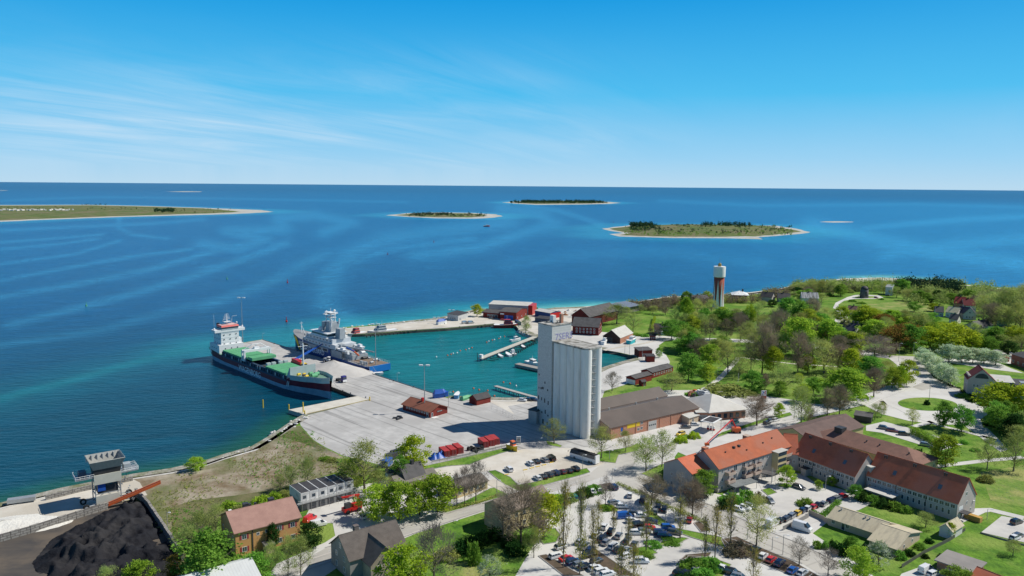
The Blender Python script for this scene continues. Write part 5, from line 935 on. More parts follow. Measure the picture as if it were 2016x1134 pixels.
dt = Vector((math.cos(H.ang), math.sin(H.ang), 0)); nt2 = Vector((-dt.y, dt.x, 0)); B5 = pt((1957, 785))
H2 = House('glass_annex', 'glass fronted annex with a pale striped roof joined to the white town building', B5 + nt2 * 4, B5 + nt2 * 4 + dt * 9, 12, h5 - 1, .8, 'shed', wm_('curtain_glass', (0.06, 0.10, 0.13), rough=.2, wavex=('X', 1, .1, .5)), ROOF_L); H2.row('f', 3, 3, 2, 2, m0=1.5)
H2 = House('office_wing', 'dark flat roofed office wing with a row of windows at the right edge', B5 + nt2 * 2 + dt * 9.3, B5 + nt2 * 2 + dt * 45, 14, h5 - 1.5, .8, 'flat', RENDG, ROOF_D); H2.row('f', 4, 9, 1.2, 1.5, m0=2); H2.row('f', 1, 9, 1.2, 1.5, m0=2)
for i in range(4): H2.boxat('skylight', 3 + i * 3, 5.4 + i * 3, 4, 9, H2.h + .3, H2.h + .5, STEEL, H2.r)
H = House('red_school', 'red brick building with a dark roof at the right edge of the photo', (1990, 716), (2060, 740), (1987, 700), 6, 1.5, 'gx', wm_('salmon_brick', (0.36, 0.13, 0.10)), ROOF_D); H.row('f', 1.2, 7, 1.4, 1.6, m0=2); H.row('l', 1.5, 3, 1.4, 1.5, m0=2)
# ---- L shaped block: left wing
hl = up(1413, 971, 922.5); A, B = pt((1413, 971)), pt((1556, 877.5, hl))
H = House('apartment_block', 'three storey apartment block with an orange tiled roof and balconies', A, B, 13, hl, 4.6, 'gx', RENDG, TILE_O, over=.45)
for fl in range(3):
    z = .9 + fl * hl / 3.05
    for u in (.05, .13, .40, .54, .60, .66): H.win('f', H.L * u, z, 1.0, 1.3)
    for u in (.22, .33, .47): H.win('f', H.L * u, z - .6, 2.0, 2.1)
for i, (u, fls) in enumerate(((.13, (1, 2)), (.36, (1, 2)), (.49, (1, 2)), (.93, (1, 2)))):
    for fl in fls:
        z = fl * hl / 3.05; x0 = H.L * u - 1.9; q = MB(); q.box(x0, x0 + 3.8, -1.7, 0, z, z + .12); q.box(x0, x0 + 3.8, -1.78, -1.7, z, z + 1.1); q.box(x0 - .06, x0, -1.78, 0, z, z + 1.1); q.box(x0 + 3.8, x0 + 3.86, -1.78, 0, z, z + 1.1); q.build('balcony', wm_('peach_panel', (0.55, 0.42, 0.34)), H.o)
q = H.boxat('glazed_bay', H.L * .73, H.L * .86, -2.6, 0, 2.6, hl + .1, RENDY)
for fl in range(3):
    k = MB(); k.box(H.L * .735, H.L * .855, -2.66, -2.6, 3.0 + fl * 2.3, 4.3 + fl * 2.3); k.build('bay_window', GLS, q)
H.boxat('bay_roof', H.L * .72, H.L * .87, -2.9, 0, hl + .15, hl + .3, ROOF_L, H.r)
H.row('l', 1, 3, 1.0, 1.3, m0=2.5); H.row('l', 4, 2, 1.0, 1.3, m0=3); H.win('l', 6.5, 7.4, 1.0, 1.3)
H.chimney(.05, .62, 1.8, 1.4, BRICK); H.chimney(.62, .62, 2.2, 1.3, BRICK); H.chimney(.40, .35, .8, .6, DKM); H.chimney(.33, .35, .8, .6, DKM)
for u, v in ((.2, .3), (.5, .6), (.7, .25), (.85, .3), (.45, .2)): H.chimney(u, v, .3, .5)
dl_ = Vector((math.cos(H.ang), math.sin(H.ang), 0)); nl_ = Vector((-dl_.y, dl_.x, 0)); APT = H
q = House('apartment_annex', 'lower red tiled end block joined to the left gable of the apartment block', A + nl_ * 4.2 - dl_ * 9.0, A + nl_ * 4.2 - dl_ * .05, 13, hl - 1.2, 3.4, 'gx', RENDG, TILE_R, over=.4); q.row('f', 1, 2, 1, 1.3, m0=2.5); q.row('f', 4.2, 2, 1, 1.3, m0=2.5); q.row('l', 1, 2, 1, 1.3, m0=4); q.row('l', 4.2, 2, 1, 1.3, m0=4)
# entrance canopy and cycle shelter
def shelter(name, label, A, B, D, h, m, posts=3, cat='shelter', group=None):
    A = pt(A); B = pt(B); ang, L = frame(A, B); D = D if isinstance(D, (int, float)) else abs(perp(A, B, pt(D))); o = thing(name, label, cat, A, ang, group); k = MB(); k.box(-.2, L + .2, -.2, D + .2, h, h + .25); k.build('roof', m, o)
    for i in range(posts):
        for y in (.1, D - .1): q = MB(); q.tube((.1 + (L - .2) * i / (posts - 1), y, 0), (.1 + (L - .2) * i / (posts - 1), y, h), .09); q.build('post', STEEL, o)
    return o, L, D
shelter('entrance_canopy', 'grey entrance canopy on posts in front of the apartment block', (1480, 943), (1519, 953), 3.5, 3.0, ROOF_G)
o, L, D = shelter('cycle_shelter', 'grey ribbed carport roof by the end of the apartment block', (1447, 974), (1490, 962), 6.5, 2.5, wm_('ribbed_grey_sheet', (0.22, 0.24, 0.24), wavex=('X', 1.2, .1, .5)))
k = MB(); k.box(0.05, L - .05, D - .05, D, 0, 2.4); k.build('back_wall', RENDG, o)
# right wing in two lengths with a stair tower
he = up(1882.7, 1027, 990.5)
B = pt((1882.7, 1027)); A = pt((1708, 934.4, he)); Db = abs(perp(A, B, pt((1922.6, 973.5, he))))
RB = B + Vector((-(B - A).normalized().y, (B - A).normalized().x, 0)) * Db / 2
def wing(name, label, A, B, D, h, gap):
    rid = solve(lambda z: -proj(v3(RB, h + z))[1], -942, 3, 9); H = House(name, label, A, B, D, h, rid, 'gx', RENDG, TILE_R, over=.35)
    x = .9; i = 0
    while x < H.L - .8:
        H.win('f', x, h - 2.2, 1.5, 1.35); x += 1.75; i += 1
    x = 1.2
    while x < H.L - .8:
        H.win('f', x, 1.6, .9, 1.7); x += 1.9
    n_ = int(H.L / 11)
    for j in range(n_):
        u = (j + .55) / n_; y = 1.7; z = H.roofz(0, y)
        q = MB(); v = [(H.L * u - .6, y, z + .24), (H.L * u + .6, y, z + .24), (H.L * u + .6, y + 1.1, H.roofz(0, y + 1.1) + .3), (H.L * u - .6, y + 1.1, H.roofz(0, y + 1.1) + .3)]; q.face(v); q.face([(a_, b_, c_ + .02) for a_, b_, c_ in v]); q.build('skylight', wm_('skylight_glass', (0.13, 0.16, 0.19), rough=.15), H.r)
    for j in range(n_ + 1):
        u = (j + .3) / (n_ + 1); 
        for d_ in (0, .7): H.chimney(u + d_ / H.L, .42, .35, 1.0)
    for u in (.34, .67): H.boxat('downpipe', H.L * u - .07, H.L * u + .07, -.14, -.01, 0, h - .2, DKM)
    return H
H = wing('clinic_wing', 'long two storey wing with a red brown tiled roof ending in a white gable', A, B, Db, he, 0)
H.wall.data.materials[0] = RENDG
for z, u in ((1.2, .75), (4.2, .5), (7.4, .45), (1.2, .35)): H.win('r', Db * u, z, 1.1, 1.3)
H.panel('sign', 'r', 2.4, 3.4, 2.6, 1.2, WHITE); H.boxat('door_canopy', H.L, H.L + 2.4, 1.2, 4.6, 2.7, 2.9, ROOF_D); H.win('r', 3.0, .05, 1.4, 2.2, door=True)
dr = Vector((math.cos(H.ang), math.sin(H.ang), 0)); nr_ = Vector((-dr.y, dr.x, 0))
H.boxat('terrace_roof', 2, 12, -5.5, -.2, 2.8, 3.0, ROOF_L); 
k = MB(); k.box(Db * 0 + H.L + .3, H.L + 5, 4.8, 6.6, 0, 1.7)
fo = k.build('wooden_enclosure', wm_('yellow_wood', (0.50, 0.30, 0.08)), None); fo.location = A; fo.rotation_euler = (0, 0, H.ang); tag(fo, 'yellow wooden bin enclosure against the white gable of the long wing', 'enclosure')
A3 = pt((1562, 892, he)); B3 = pt((1683, 937, he))
H3 = wing('clinic_wing', 'middle two storey wing with a red tiled roof between apartment block and stair tower', A3, B3, Db, he, 0)
H3.boxat('porch', H3.L * .22, H3.L * .30, -2.4, -.02, 0, 2.8, RENDG); H3.boxat('porch_roof', H3.L * .21, H3.L * .31, -2.6, -.01, 2.81, 3.0, ROOF_D)
ht_ = up(1711, 968.5, 921.4); At = pt((1689, 909.5, ht_)); Ct = pt((1711, 968.5))
H4 = House('stair_tower', 'square pale stair tower with a flat roof between the two red roofed wings', At, Ct, pt((1725, 915, ht_)), ht_, 0, 'flat', RENDG, ROOF_L, over=.15); H4.boxat('roof_hatch', 1.2, 2.0, 1.2, 2.0, ht_ + .3, ht_ + .9, DKM, H4.r); H4.boxat('door_roof', -3.5, -.02, .2, 2.4, 3.4, 3.6, ROOF_D)
H4 = House('link_roof', 'low red roofed corner block linking the apartment block and the middle wing', pt((1545, 880, hl)), pt((1572, 896, he)), 12, he, 6.0, 'gx', RENDG, TILE_R, over=.1); H4.row('f', 3, 2, 1, 1.2)
# brown roofed building behind
R1, R2 = pt((1617, 832, 7.5)), pt((1786, 880, 7.5)); dd = (R2 - R1).normalized(); n2 = Vector((-dd.y, dd.x, 0))
H = House('community_hall', 'large hall with a brown hipped roof behind the red tiled wings', R1 - n2 * 8, R2 - n2 * 8 + dd * 8, 16, 3.8, 3.7, 'hip', RENDY, TILE_B, over=.5); H.row('r', 1, 3, 1.2, 1.4, m0=3); H.chimney(.22, .4, 3.4, 1.6)
for u in (.5, .62, .88): H.chimney(u, .3, .4, .6)
S1, S2 = pt((1562, 843, 7.2)), pt((1664, 815, 7.2)); ds_ = (S2 - S1).normalized(); ns_ = Vector((-ds_.y, ds_.x, 0)); ws_ = abs(perp(S1, S2, pt((1703, 838, 4.0))))
H = House('side_hall', 'grey brown roofed side hall behind the apartment block', S1 - ns_ * ws_, S2 - ns_ * ws_, 2 * ws_, 3.9, 3.2, 'gx', RENDY, wm_('grey_brown_tiles', (0.17, 0.115, 0.10), (0.13, 0.09, 0.08), wavex=('Z', 2, .1, .3)), over=.5)
H = House('carport', 'small flat roofed carport with open bays above the upper parking bay', (1681, 829), (1715, 834), 6, 2.8, .5, 'shed', DKM, ROOF_G, over=.3)
# beige bungalow
hb_ = up(1763, 1097, 1081); A, B = pt((1711.4, 1063, hb_)), pt((1763, 1097)); DB = abs(perp(A, B, pt((1817, 1065))))
H = House('beige_bungalow', 'beige bungalow wing with a streaked sheet roof and plain sandy gable', A, B, DB, hb_, 2.2, 'gx', RENDB, ROOF_BE, over=.5); H.row('r', 1, 2, .8, 1.1, m0=DB * .33)
db = Vector((math.cos(H.ang), math.sin(H.ang), 0)); nb = Vector((-db.y, db.x, 0)); A1 = pt((1631, 1019, hb_)); off = (A1 - A).dot(nb)
H = House('beige_bungalow', 'longer beige bungalow wing with a streaked sheet roof towards the parking court', A1, A + nb * off + db * .5, max(8.5, DB - off), hb_, 2.1, 'gx', RENDB, ROOF_BE, over=.5); H.win('f', H.L * .1, 1, 1.2, 1.3); H.win('f', H.L * .3, .05, 1.2, 2.1, door=True); H.win('f', H.L * .38, 1, 1.2, 1.3)
for u in (.12, .6, .68): H.chimney(u, .4, .35, .7, STEEL)
H = House('garden_shed', 'small shed with a beige roof near the fenced garden', (1873, 1063), (1894, 1050), (1846, 1056), 2.8, 1.6, 'gx', RENDW, ROOF_BE, over=.4)
H = House('flat_roof_house', 'flat grey roofed brick house at the lower right edge', pt((1845, 1104, 3.4)), pt((1916, 1128, 3.4)), pt((1870.4, 1087, 3.4)), 3.4, 0, 'flat', BRICK, wm_('grey_felt', (0.22, 0.205, 0.19), (0.27, 0.25, 0.23), scale=.2), over=.6); H.row('f', 1, 3, 1.6, 1.3, m0=3)
House('red_tiled_house', 'red tiled roof in the lower right corner', pt((1905, 1150, 3)), pt((1990, 1185, 3)), 11, 3, 3, 'gx', BRICK, TILE_R, over=.6)
# ---- foreground houses
ho = up(465, 1097, 1049); A, B = pt((465, 1097)), pt((590.4, 1017.5, ho))
Do = abs(perp(A, B, pt((436, 1014.5, ho))))
H = House('orange_house', 'orange two storey house with red shutters and a pink brown tiled roof', A, B, Do, ho, 3.6, 'gx', RENDO, wm_('pink_brown_tiles', (0.40, 0.235, 0.19), (0.33, 0.19, 0.155), scale=.4, wavex=('Z', 2.6, .1, .35)), over=.5)
SH = wm_('shutter_red', (0.32, 0.05, 0.06))
for z in (1.0, ho - 2.6):
    H.win('f', H.L * .13, z, 1.4, 1.5, shut=SH); H.win('f', H.L * .88, z, 1.4, 1.5, shut=SH); H.win('f', H.L * .67, z, 1.4, 1.5, shut=SH)
H.win('f', H.L * .34, ho - 2.4, .9, .9); H.win('f', H.L * .47, ho - 2.2, .9, .9); H.boxat('downpipe', H.L * .245, H.L * .262, -.14, -.01, 0, ho - .2, DKM)
for z in (1.2, 4.2): H.row('l', z, 3, .9, 1.3, m0=2.4)
H.chimney(.30, .60, 1.5, 1.5); H.chimney(.37, .72, 1.3, 1.2); H.chimney(.70, .60, 1.5, 1.3); H.chimney(.45, .6, .5, 1.0); H.chimney(.06, .6, .7, .5, WHITE)
o = H.boxat('porch', H.L * .40, H.L * .52, -3.2, -.02, 0, 2.5, RENDB); H.boxat('porch_roof', H.L * .38, H.L * .54, -3.6, -.02, 2.51, 2.75, ROOF_G)
# grey house
A, B = pt((689, 1103, 6)), pt((797.6, 1070.5, 6)); Dg = abs(perp(A, B, pt((653, 1069, 6))))
H = House('grey_house', 'dark grey house with a brown grey tiled roof and a front gable', A, B, Dg, 6, 4.6, 'gx', RENDGR, wm_('brown_grey_tiles', (0.145, 0.125, 0.11), (0.105, 0.09, 0.08), scale=.5, wavex=('Z', 2.6, .1, .4)), over=.5)
for z, us in ((4.0, (.3, .7)), (1.0, (.3, .7)), (7.0, (.5,))):
    for u in us: H.win('l', Dg * u, z, 1.1, 1.5)
H.row('f', 3.6, 2, 1.2, 1.4, m0=H.L * .75, m1=1.5); H.chimney(.30, .55, 1.3, 1.8, wm_('grey_brick', (0.17, 0.14, 0.13)))
dg_ = Vector((math.cos(H.ang), math.sin(H.ang), 0)); ng = Vector((-dg_.y, dg_.x, 0))
G2 = House('house_gable_wing', 'beige fronted gable wing joined to the dark grey house', A + dg_ * H.L * .22 - ng * 5, A + dg_ * H.L * .72 - ng * 5, 5 + Dg * .42, 5.6, 4.0, 'gy', wm_('greige_render', (0.36, 0.31, 0.25)), wm_('brown_grey_tiles', 0), over=.5)
G2.win('f', G2.L * .3, 3.2, 1.3, 1.6); G2.win('f', G2.L * .7, 3.4, 1.0, 1.6); G2.win('f', G2.L * .5, 6.2, .8, .8)
# white roofed hall at the bottom edge
R1, R2 = pt((330, 1144, 8)), pt((494, 1099.5, 8)); dd = (R2 - R1).normalized(); n2 = Vector((-dd.y, dd.x, 0))
House('white_roof_hall', 'hall with a pale metal roof at the bottom edge of the photo', R1 - n2 * 9, R2 - n2 * 9, 15, 5.5, 2.5, 'gx', RENDW, wm_('pale_metal_roof', (0.58, 0.59, 0.58), (0.53, 0.54, 0.53), wavex=('X', .4, .1, .08)), over=.3, ridge=.6).row('r', 1.5, 3, 1.2, 1.2, m0=2)
# yellow house behind trees, bungalow, dark cottages
A = pt((992, 1053)); Cb = pt((957, 1031)); hy = up(957, 1031, 990); B = pt((1084, 1020))
H = House('yellow_house', 'pale yellow two storey house with a brown roof half hidden by bare trees', A, B, abs(perp(A, B, Cb)), hy, 2.6, 'gx', RENDY, wm_('dull_brown_roof', (0.25, 0.20, 0.16), (0.19, 0.155, 0.13)), over=.5)
for z in (1.2, 4.4): H.row('f', z, 6, 1.2, 1.4, m0=2)
A, B = pt((896.5, 966, 3)), pt((960, 946, 3))
H = House('yellow_bungalow', 'yellow bungalow with a grey brown roof behind three pollarded trees', A, B, abs(perp(A, B, pt((885, 947, 3)))), 3, 1.4, 'gx', RENDY, wm_('grey_brown_felt', (0.19, 0.165, 0.14), (0.15, 0.13, 0.11)), over=.4); H.row('f', 1, 5, 1.3, 1.3, m0=2)
H = House('dark_cottage', 'dark tiled cottage with two steep gables among the lime trees', (800, 962), (838, 952), 8, 3, 4.0, 'gx', RENDGR, ROOF_G, over=.4); H.chimney(.6, .5, 1, 1.2); H.row('f', 1, 3, 1, 1.2)
H = House('long_shed', 'long low shed with a weathered grey roof behind the lime trees', (782, 968), (862, 950), 8, 2.6, 1.5, 'gx', RENDB, wm_('weathered_grey', (0.22, 0.20, 0.17), (0.15, 0.14, 0.12)), over=.3); H.chimney(.5, .4, .5, .7, WHITE)
House('garden_hut', 'small pale garden hut left of the dark tiled cottage', (763, 946), (780, 944), 4, 2.8, .5, 'shed', RENDW, ROOF_D).win('f', 1.5, .2, .8, 1.8, door=True)
# ---- two storeys of site cabins
A, B = pt((592.7, 1008)), pt((697, 980)); ang, L = frame(A, B); n2 = Vector((-math.sin(ang), math.cos(ang), 0)); dd = Vector((math.cos(ang), math.sin(ang), 0)); hc = up(592.7, 1008, 971); Dc = abs(perp(A, B, pt((573.6, 953.5, hc))))
cols = ['first', 'second', 'third', 'fourth', 'fifth', 'sixth']; wc = L / 6
CABW = wm_('white_cabin_panel', (0.55, 0.56, 0.56), (0.30, 0.31, 0.32), scale=.5, lo=.5, hi=.7); CABG = wm_('grey_cabin_panel', (0.23, 0.23, 0.24), (0.15, 0.15, 0.16), scale=.5)
for fl in range(2):
    for i in range(6):
        p = A + dd * wc * i; o = thing('site_cabin', '%s %s cabin, %s from the left in the two storey cabin stack' % ('upper' if fl else 'lower', 'white' if fl else 'grey', cols[i]), 'site cabin', (p.x, p.y, fl * hc / 2), ang, 'stacked site cabins')
        m = CABW if fl else CABG; k = MB(); hz = hc / 2 - .12; k.box(.06, wc - .06, 0, Dc, 0.05, hz); k.build('body', m, o)
        k = MB(); k.box(.12, wc - .12, .1, Dc - .1, hz + .002, hz + .06); rr_ = k.build('roof', ROOF_D, o)
        k = MB(); k.box(0.02, .12, -.03, Dc, hz + .002, hz + .11); k.box(wc - .12, wc - .02, -.03, Dc, hz + .002, hz + .11); k.build('roof_edge', WHITE if fl else STEEL, o)
        k = MB(); k.box(wc * .25, wc * .6, -.04, 0, 1.0, 2.0); k.build('window', GLS, o)
        k = MB(); k.box(wc * .68, wc * .92, -.03, 0, .06, 2.1); k.build('door', WHITE if fl else STEEL, o)
o = thing('access_gallery', 'steel gallery and stair along the front of the stacked cabins', 'gallery', A, ang)
k = MB(); k.box(-1.5, L, -1.3, -.06, hc / 2 - .15, hc / 2 - .05); k.build('walkway', STEEL, o)
for i in range(7): k = MB(); k.tube((L * i / 6 - .05, -1.25, 0), (L * i / 6 - .05, -1.25, hc / 2 + 1), .06); k.build('post', STEEL, o)
k = MB(); k.tube((-1.5, -1.25, hc / 2 + 1), (L, -1.25, hc / 2 + 1), .04); k.tube((-1.5, -1.25, hc / 2 + .5), (L, -1.25, hc / 2 + .5), .03); k.build('railing', STEEL, o)
k = MB()
for i in range(10): k.box(-1.5 - .35 * (i + 1), -1.5 - .35 * i, -1.3, -.2, hc / 2 - .15 - (i + 1) * (hc / 2) / 10, hc / 2 - .1 - (i + 1) * (hc / 2) / 10)
k.build('stair', STEEL, o)
# ---- petrol station, pale halls and signs
o, L, D = shelter('petrol_canopy', 'flat petrol station canopy with a dark top and white edge', pt((1380, 827, 5)), pt((1404, 832, 5)), abs(perp(pt((1380, 827, 5)), pt((1404, 832, 5)), pt((1423, 823.6, 5)))) , 4.6, WHITE, 2, 'canopy')
k = MB(); k.box(.5, L - .5, .5, D - .5, 4.852, 4.9); k.build('dark_top', ROOF_D, o)
for i in range(3):
    q = thing('fuel_pump', None, 'fuel pump', o.matrix_basis @ Vector((2 + i * (L - 4) / 2, D * .5, 0)) if False else Vector(o.location) + Matrix.Rotation(o.rotation_euler.z, 3, 'Z') @ Vector((1.5 + i * (L - 3) / 2, D * .5, 0)), o.rotation_euler.z, 'fuel pumps')
    k = MB(); k.box(-.45, .45, -.3, .3, 0, .9); k.build('base', RED, q); k = MB(); k.box(-.4, .4, -.26, .26, .9, 1.8); k.build('display', WHITE, q)
    q['label'] = '%s red and white fuel pump under the petrol canopy' % ['left', 'middle', 'right'][i]
H = House('fuel_kiosk', 'small pale kiosk between the brick hall and the petrol canopy', (1356, 836), (1375, 830), 7, 3.0, 1.2, 'shed', RENDB, ROOF_L); H.win('f', 3, .1, 1.2, 2.1, door=True)
H = House('station_shop', 'low shop with a pale roof right of the brick hall', pt((1372, 812, 4)), pt((1398, 812, 4)), 20, 4, .8, 'shed', BRICK, ROOF_L, over=.6); H.row('f', 1, 5, 1.6, 1.8, m0=2)
A, B = pt((1396, 812, 4.5)), pt((1474, 805, 4.5)); ang, L = frame(A, B); o = thing('pavilion_hall', 'white hall with a pyramid tent shaped roof beside the petrol station', 'building', A, ang)
Dp = 24; k = MB(); k.box(1, L - 1, 1, Dp - 1, 0, 4); k.build('wall', BRICK, o)
k = MB(); k.grid([(0, 0, 4), (L, 0, 4), (L, Dp, 4), (0, Dp, 4), (0, 0, 4.3), (L, 0, 4.3), (L, Dp, 4.3), (0, Dp, 4.3), (L * .42, Dp * .5, 9.5)], [(0, 3, 2, 1), (0, 1, 5, 4), (1, 2, 6, 5), (2, 3, 7, 6), (3, 0, 4, 7), (4, 5, 8), (5, 6, 8), (6, 7, 8), (7, 4, 8)]); rf = k.build('roof', wm_('white_seamed_roof', (0.62, 0.60, 0.55), (0.54, 0.52, 0.47), wavex=('X', .8, .1, .12)), o)
for i in range(6): k = MB(); k.box(2 + i * (L - 5) / 5, 3.8 + i * (L - 5) / 5, .94, .99, .8, 3); k.build('window', GLS, o)
# pylon signs
def pylon(x, yb, yt, w_, lab, parts):
    b = P(x, yb); h = up(x, yb, yt); o = thing('pylon_sign', lab, 'sign', b, 0.0); k = MB(); k.box(-w_ / 2, w_ / 2, -.2, .2, h * .35, h); k.build('panel', WHITE, o)
    for s_ in (-1, 1): k = MB(); k.tube((s_ * w_ * .4, 0, 0), (s_ * w_ * .4, 0, h * .35), .1); k.build('leg', STEEL, o)
    return o, h
o, h = pylon(1503, 793, 769, 2.4, 'tall white pylon sign with blue and red arrow emblem above the pavilion hall', 0)
for s_, m_ in ((-1, BLU), (1, RED)):
    k = MB(); z = h * .84; k.prism([(s_ * 1.0, -.9), (s_ * .62, -.9), (s_ * .12, 0), (s_ * .62, .9), (s_ * 1.0, .9), (s_ * .5, 0)], -.03, .03, T=Matrix.Translation((0, -.25, z)) @ Matrix.Rotation(math.pi / 2, 4, 'X')); k.build('emblem', m_, o)
k = MB(); k.box(-1.2, 1.2, -.26, -.21, h * .36, h * .58); k.build('price_panel', RED, o)
o, h = pylon(1021, 875, 859.5, 1.8, 'narrow white sign board on legs beside the silo yard', 0)
for i in range(3): k = MB(); k.box(-.6, .6, -.24, -.2, h * (.42 + i * .19), h * (.52 + i * .19)); k.build('sign_text_panel', DKM, o)
# ================================================================ SHIPS AND BOATS
def hull(st, bands, mats, name='hull', parent=None, deckm=None):
    """st: (x, half breadth at waterline, half breadth at deck, deck z). bands: fractions of the height where paint changes"""
    m = MB(); rings = []
    fr = [-0.35, 0.0] + bands + [1.0]
    for x, bw, bd, zd in st:
        ring = []
        for f_ in fr:
            z = f_ * zd if f_ >= 0 else -2.0; b_ = bw * .8 if f_ < 0 else bw + (bd - bw) * (f_ ** 1.3); xx = x
            ring.append((xx, b_, z))
        rings.append(ring)
    for i in range(len(rings) - 1):
        for j in range(len(fr) - 1):
            a, b, c, d = rings[i][j], rings[i + 1][j], rings[i + 1][j + 1], rings[i][j + 1]; mi = min(max(0, j - 1 + (0 if j else 1)), len(mats) - 1)
            m.face([(a[0], -a[1], a[2]), (b[0], -b[1], b[2]), (c[0], -c[1], c[2]), (d[0], -d[1], d[2])], mi)
            m.face([(d[0], d[1], d[2]), (c[0], c[1], c[2]), (b[0], b[1], b[2]), (a[0], a[1], a[2])], mi)
        a, b = rings[i][-1], rings[i + 1][-1]; dz = .0
        m.face([(a[0], -a[1], a[2] - dz), (b[0], -b[1], b[2] - dz), (b[0], b[1], b[2] - dz), (a[0], a[1], a[2] - dz)], len(mats) if deckm else 0)
    r = rings[0]; m.face([(p[0], -p[1], p[2]) for p in r] + [(p[0], p[1], p[2]) for p in reversed(r)], 0)
    return m.build(name, list(mats) + ([deckm] if deckm else []), parent)
HB = wm_('hull_steel_blue', (0.27, 0.38, 0.48), (0.20, 0.30, 0.39), rough=.5, scale=.3); HM = wm_('hull_maroon', (0.19, 0.032, 0.045), (0.13, 0.028, 0.045), rough=.5); HN = wm_('hull_navy', (0.03, 0.055, 0.10), (0.04, 0.07, 0.12), rough=.5)
HG = wm_('hatch_green', (0.13, 0.40, 0.20), (0.10, 0.33, 0.17), scale=.3, rough=.6); DG = wm_('deck_green', (0.16, 0.30, 0.22), (0.12, 0.22, 0.17)); SW = wm_('ship_white', (0.74, 0.75, 0.75), (0.66, 0.67, 0.67), rough=.45, scale=.3); SG = wm_('ship_grey', (0.36, 0.39, 0.41), (0.28, 0.31, 0.33), rough=.5); PG = wm_('pale_green_grey', (0.42, 0.50, 0.49), (0.36, 0.43, 0.42), rough=.6)
WB = Vector((0, 0, WZ))
p_ = P(415, 707, WZ); q_ = P(600, 770, WZ); d_ = (q_ - p_).normalized(); n_ = Vector((-d_.y, d_.x, 0))
C0 = p_ + n_ * 8.0 - d_ * 5; C1 = p_ + d_ * 126 + n_ * 0.9; ang, LW = frame(C0, C1)
S = thing('cargo_ship', 'long cargo ship with green hatch covers and white bridge tower left of the pier', 'cargo ship', (C0.x, C0.y, WZ), ang)
dxs = Vector((math.cos(ang), math.sin(ang), 0)); nys = Vector((-dxs.y, dxs.x, 0))
def SP(x, y, z): return Vector((C0.x, C0.y, WZ)) + dxs * x + nys * y + Vector((0, 0, z))
def sx(px, y, z): return solve(lambda s: proj(SP(s, y, z))[0], px, -20, 160)
BM = 8.0; st = [(0, 3.5, 6.4, 6.6), (3, 5.5, 7.4, 6.4), (9, 7.4, 8, 6.2), (20, 8, 8, 5.4), (26, 8, 8, 4.6), (90, 8, 8, 4.6), (100, 7.6, 8, 4.8), (107, 6.4, 8, 7.2), (113, 4.9, 7.6, 7.8), (119, 3.0, 6.6, 8.3), (124, 1.4, 5.0, 8.8), (LW, .3, 3.0, 9.2), (LW + 3.5, .05, .6, 9.6)]
st = [(x, a, b, z) for x, a, b, z in st]
hu = hull(st, [.42, .80], [HB, HM, HM, PG], parent=S, deckm=DG); hu.data.materials[2] = HM
# dark side coaming with white frames between bridge and forecastle
xh0, xh1 = 22.0, 103.0
k = MB(); k.box(xh0, xh1, -7.6, -6.4, 4.61, 7.4); k.box(xh0, xh1, 6.4, 7.6, 4.61, 7.4); k.box(xh0, xh0 + .4, -6.4, 6.4, 4.61, 7.4); k.box(xh1 - .4, xh1, -6.4, 6.4, 4.61, 7.4); k.box(xh0 + .4, xh1 - .4, -6.4, 6.4, 4.61, 4.9); k.build('coaming', HN, S)
for i in range(27):
    x = xh0 + 1.5 + i * 3; k = MB(); k.box(x - .1, x + .1, -8.0, -7.62, 4.6, 7.2); k.build('frame_rib', DKM, S)
for i in (1, 4, 7, 8, 12, 15, 16, 19, 22, 25):
    x = xh0 + 2.7 + i * 3; k = MB(); k.box(x - .22, x + .22, -8.06, -7.6, 4.7, 7.1); k.build('white_post', SW, S)
k = MB(); k.box(xh0, xh1, -8.1, -8.04, 4.55, 5.6)
k.build('bulwark', HN, S)
xo0, xo1 = 55.5, 75.0
hcs = []; x = xh0 + .3
def hatch(x0, x1, z=7.42, th=.9, m=HG):
    k = MB(); n_k = 5; k.box(x0, x1, -7.2, 7.2, z, z + th); 
    for i in range(n_k + 1):
        xx = x0 + .25 + (x1 - x0 - .5) * i / n_k; k.box(xx - .06, xx + .06, -7.0, 7.0, z + th, z + th + .06)
    return k.build('hatch_cover', m, S)
for i in range(5): hatch(xh0 + .3 + i * 5.9, xh0 + 6.0 + i * 5.9)
hatch(xo0 - 3.6, xo0 + .4, 8.35, 1.1); hatch(xo0 + .9, xo0 + 6.6, 8.35, 1.6)
for i in range(4): hatch(xo1 + 3.0 + i * 5.9, xo1 + 8.7 + i * 5.9)
for y in (-5.6, -2.6, 1.5, 4.6): k = MB(); k.box(xo1 + .4, xo1 + 2.2, y, y + 2.2, 4.9, 9.4); k.build('grain_bulkhead', PG, S)
k = MB(); k.box(xo0 + 7, xo1 + .3, -6.35, 6.35, 4.91, 5.0); k.build('hold_floor', wm_('hold_dark', (0.07, 0.06, 0.05), (0.04, 0.04, 0.04)), S)
# gantry crane
xg = xo0 - 4.5; g = MB()
for y in (-7.8, 7.8):
    for x in (xg, xg + 2.6): g.box(x - .45, x + .45, y - .5, y + .5, 7.4, 12.6)
    g.box(xg - .3, xg + 2.9, y - .35, y + .35, 12.0, 12.7); g.box(xg - .5, xg + 3.1, y - .4, y + .4, 6.9, 7.5)
for x in (xg, xg + 2.6): g.box(x - .5, x + .5, -8.1, 8.1, 11.9, 13.2)
for y in (-7, 0, 7): g.tube((xg, y, 13), (xg + 1.3, y * .4, 15.8), .25)
g.tube((xg + 1.3, -2.8, 15.8), (xg + 1.3, 2.8, 15.8), .25); g.box(xg + .4, xg + 2.2, -1.5, 1.5, 13.0, 14.2)
g.build('gantry_crane', SW, S)
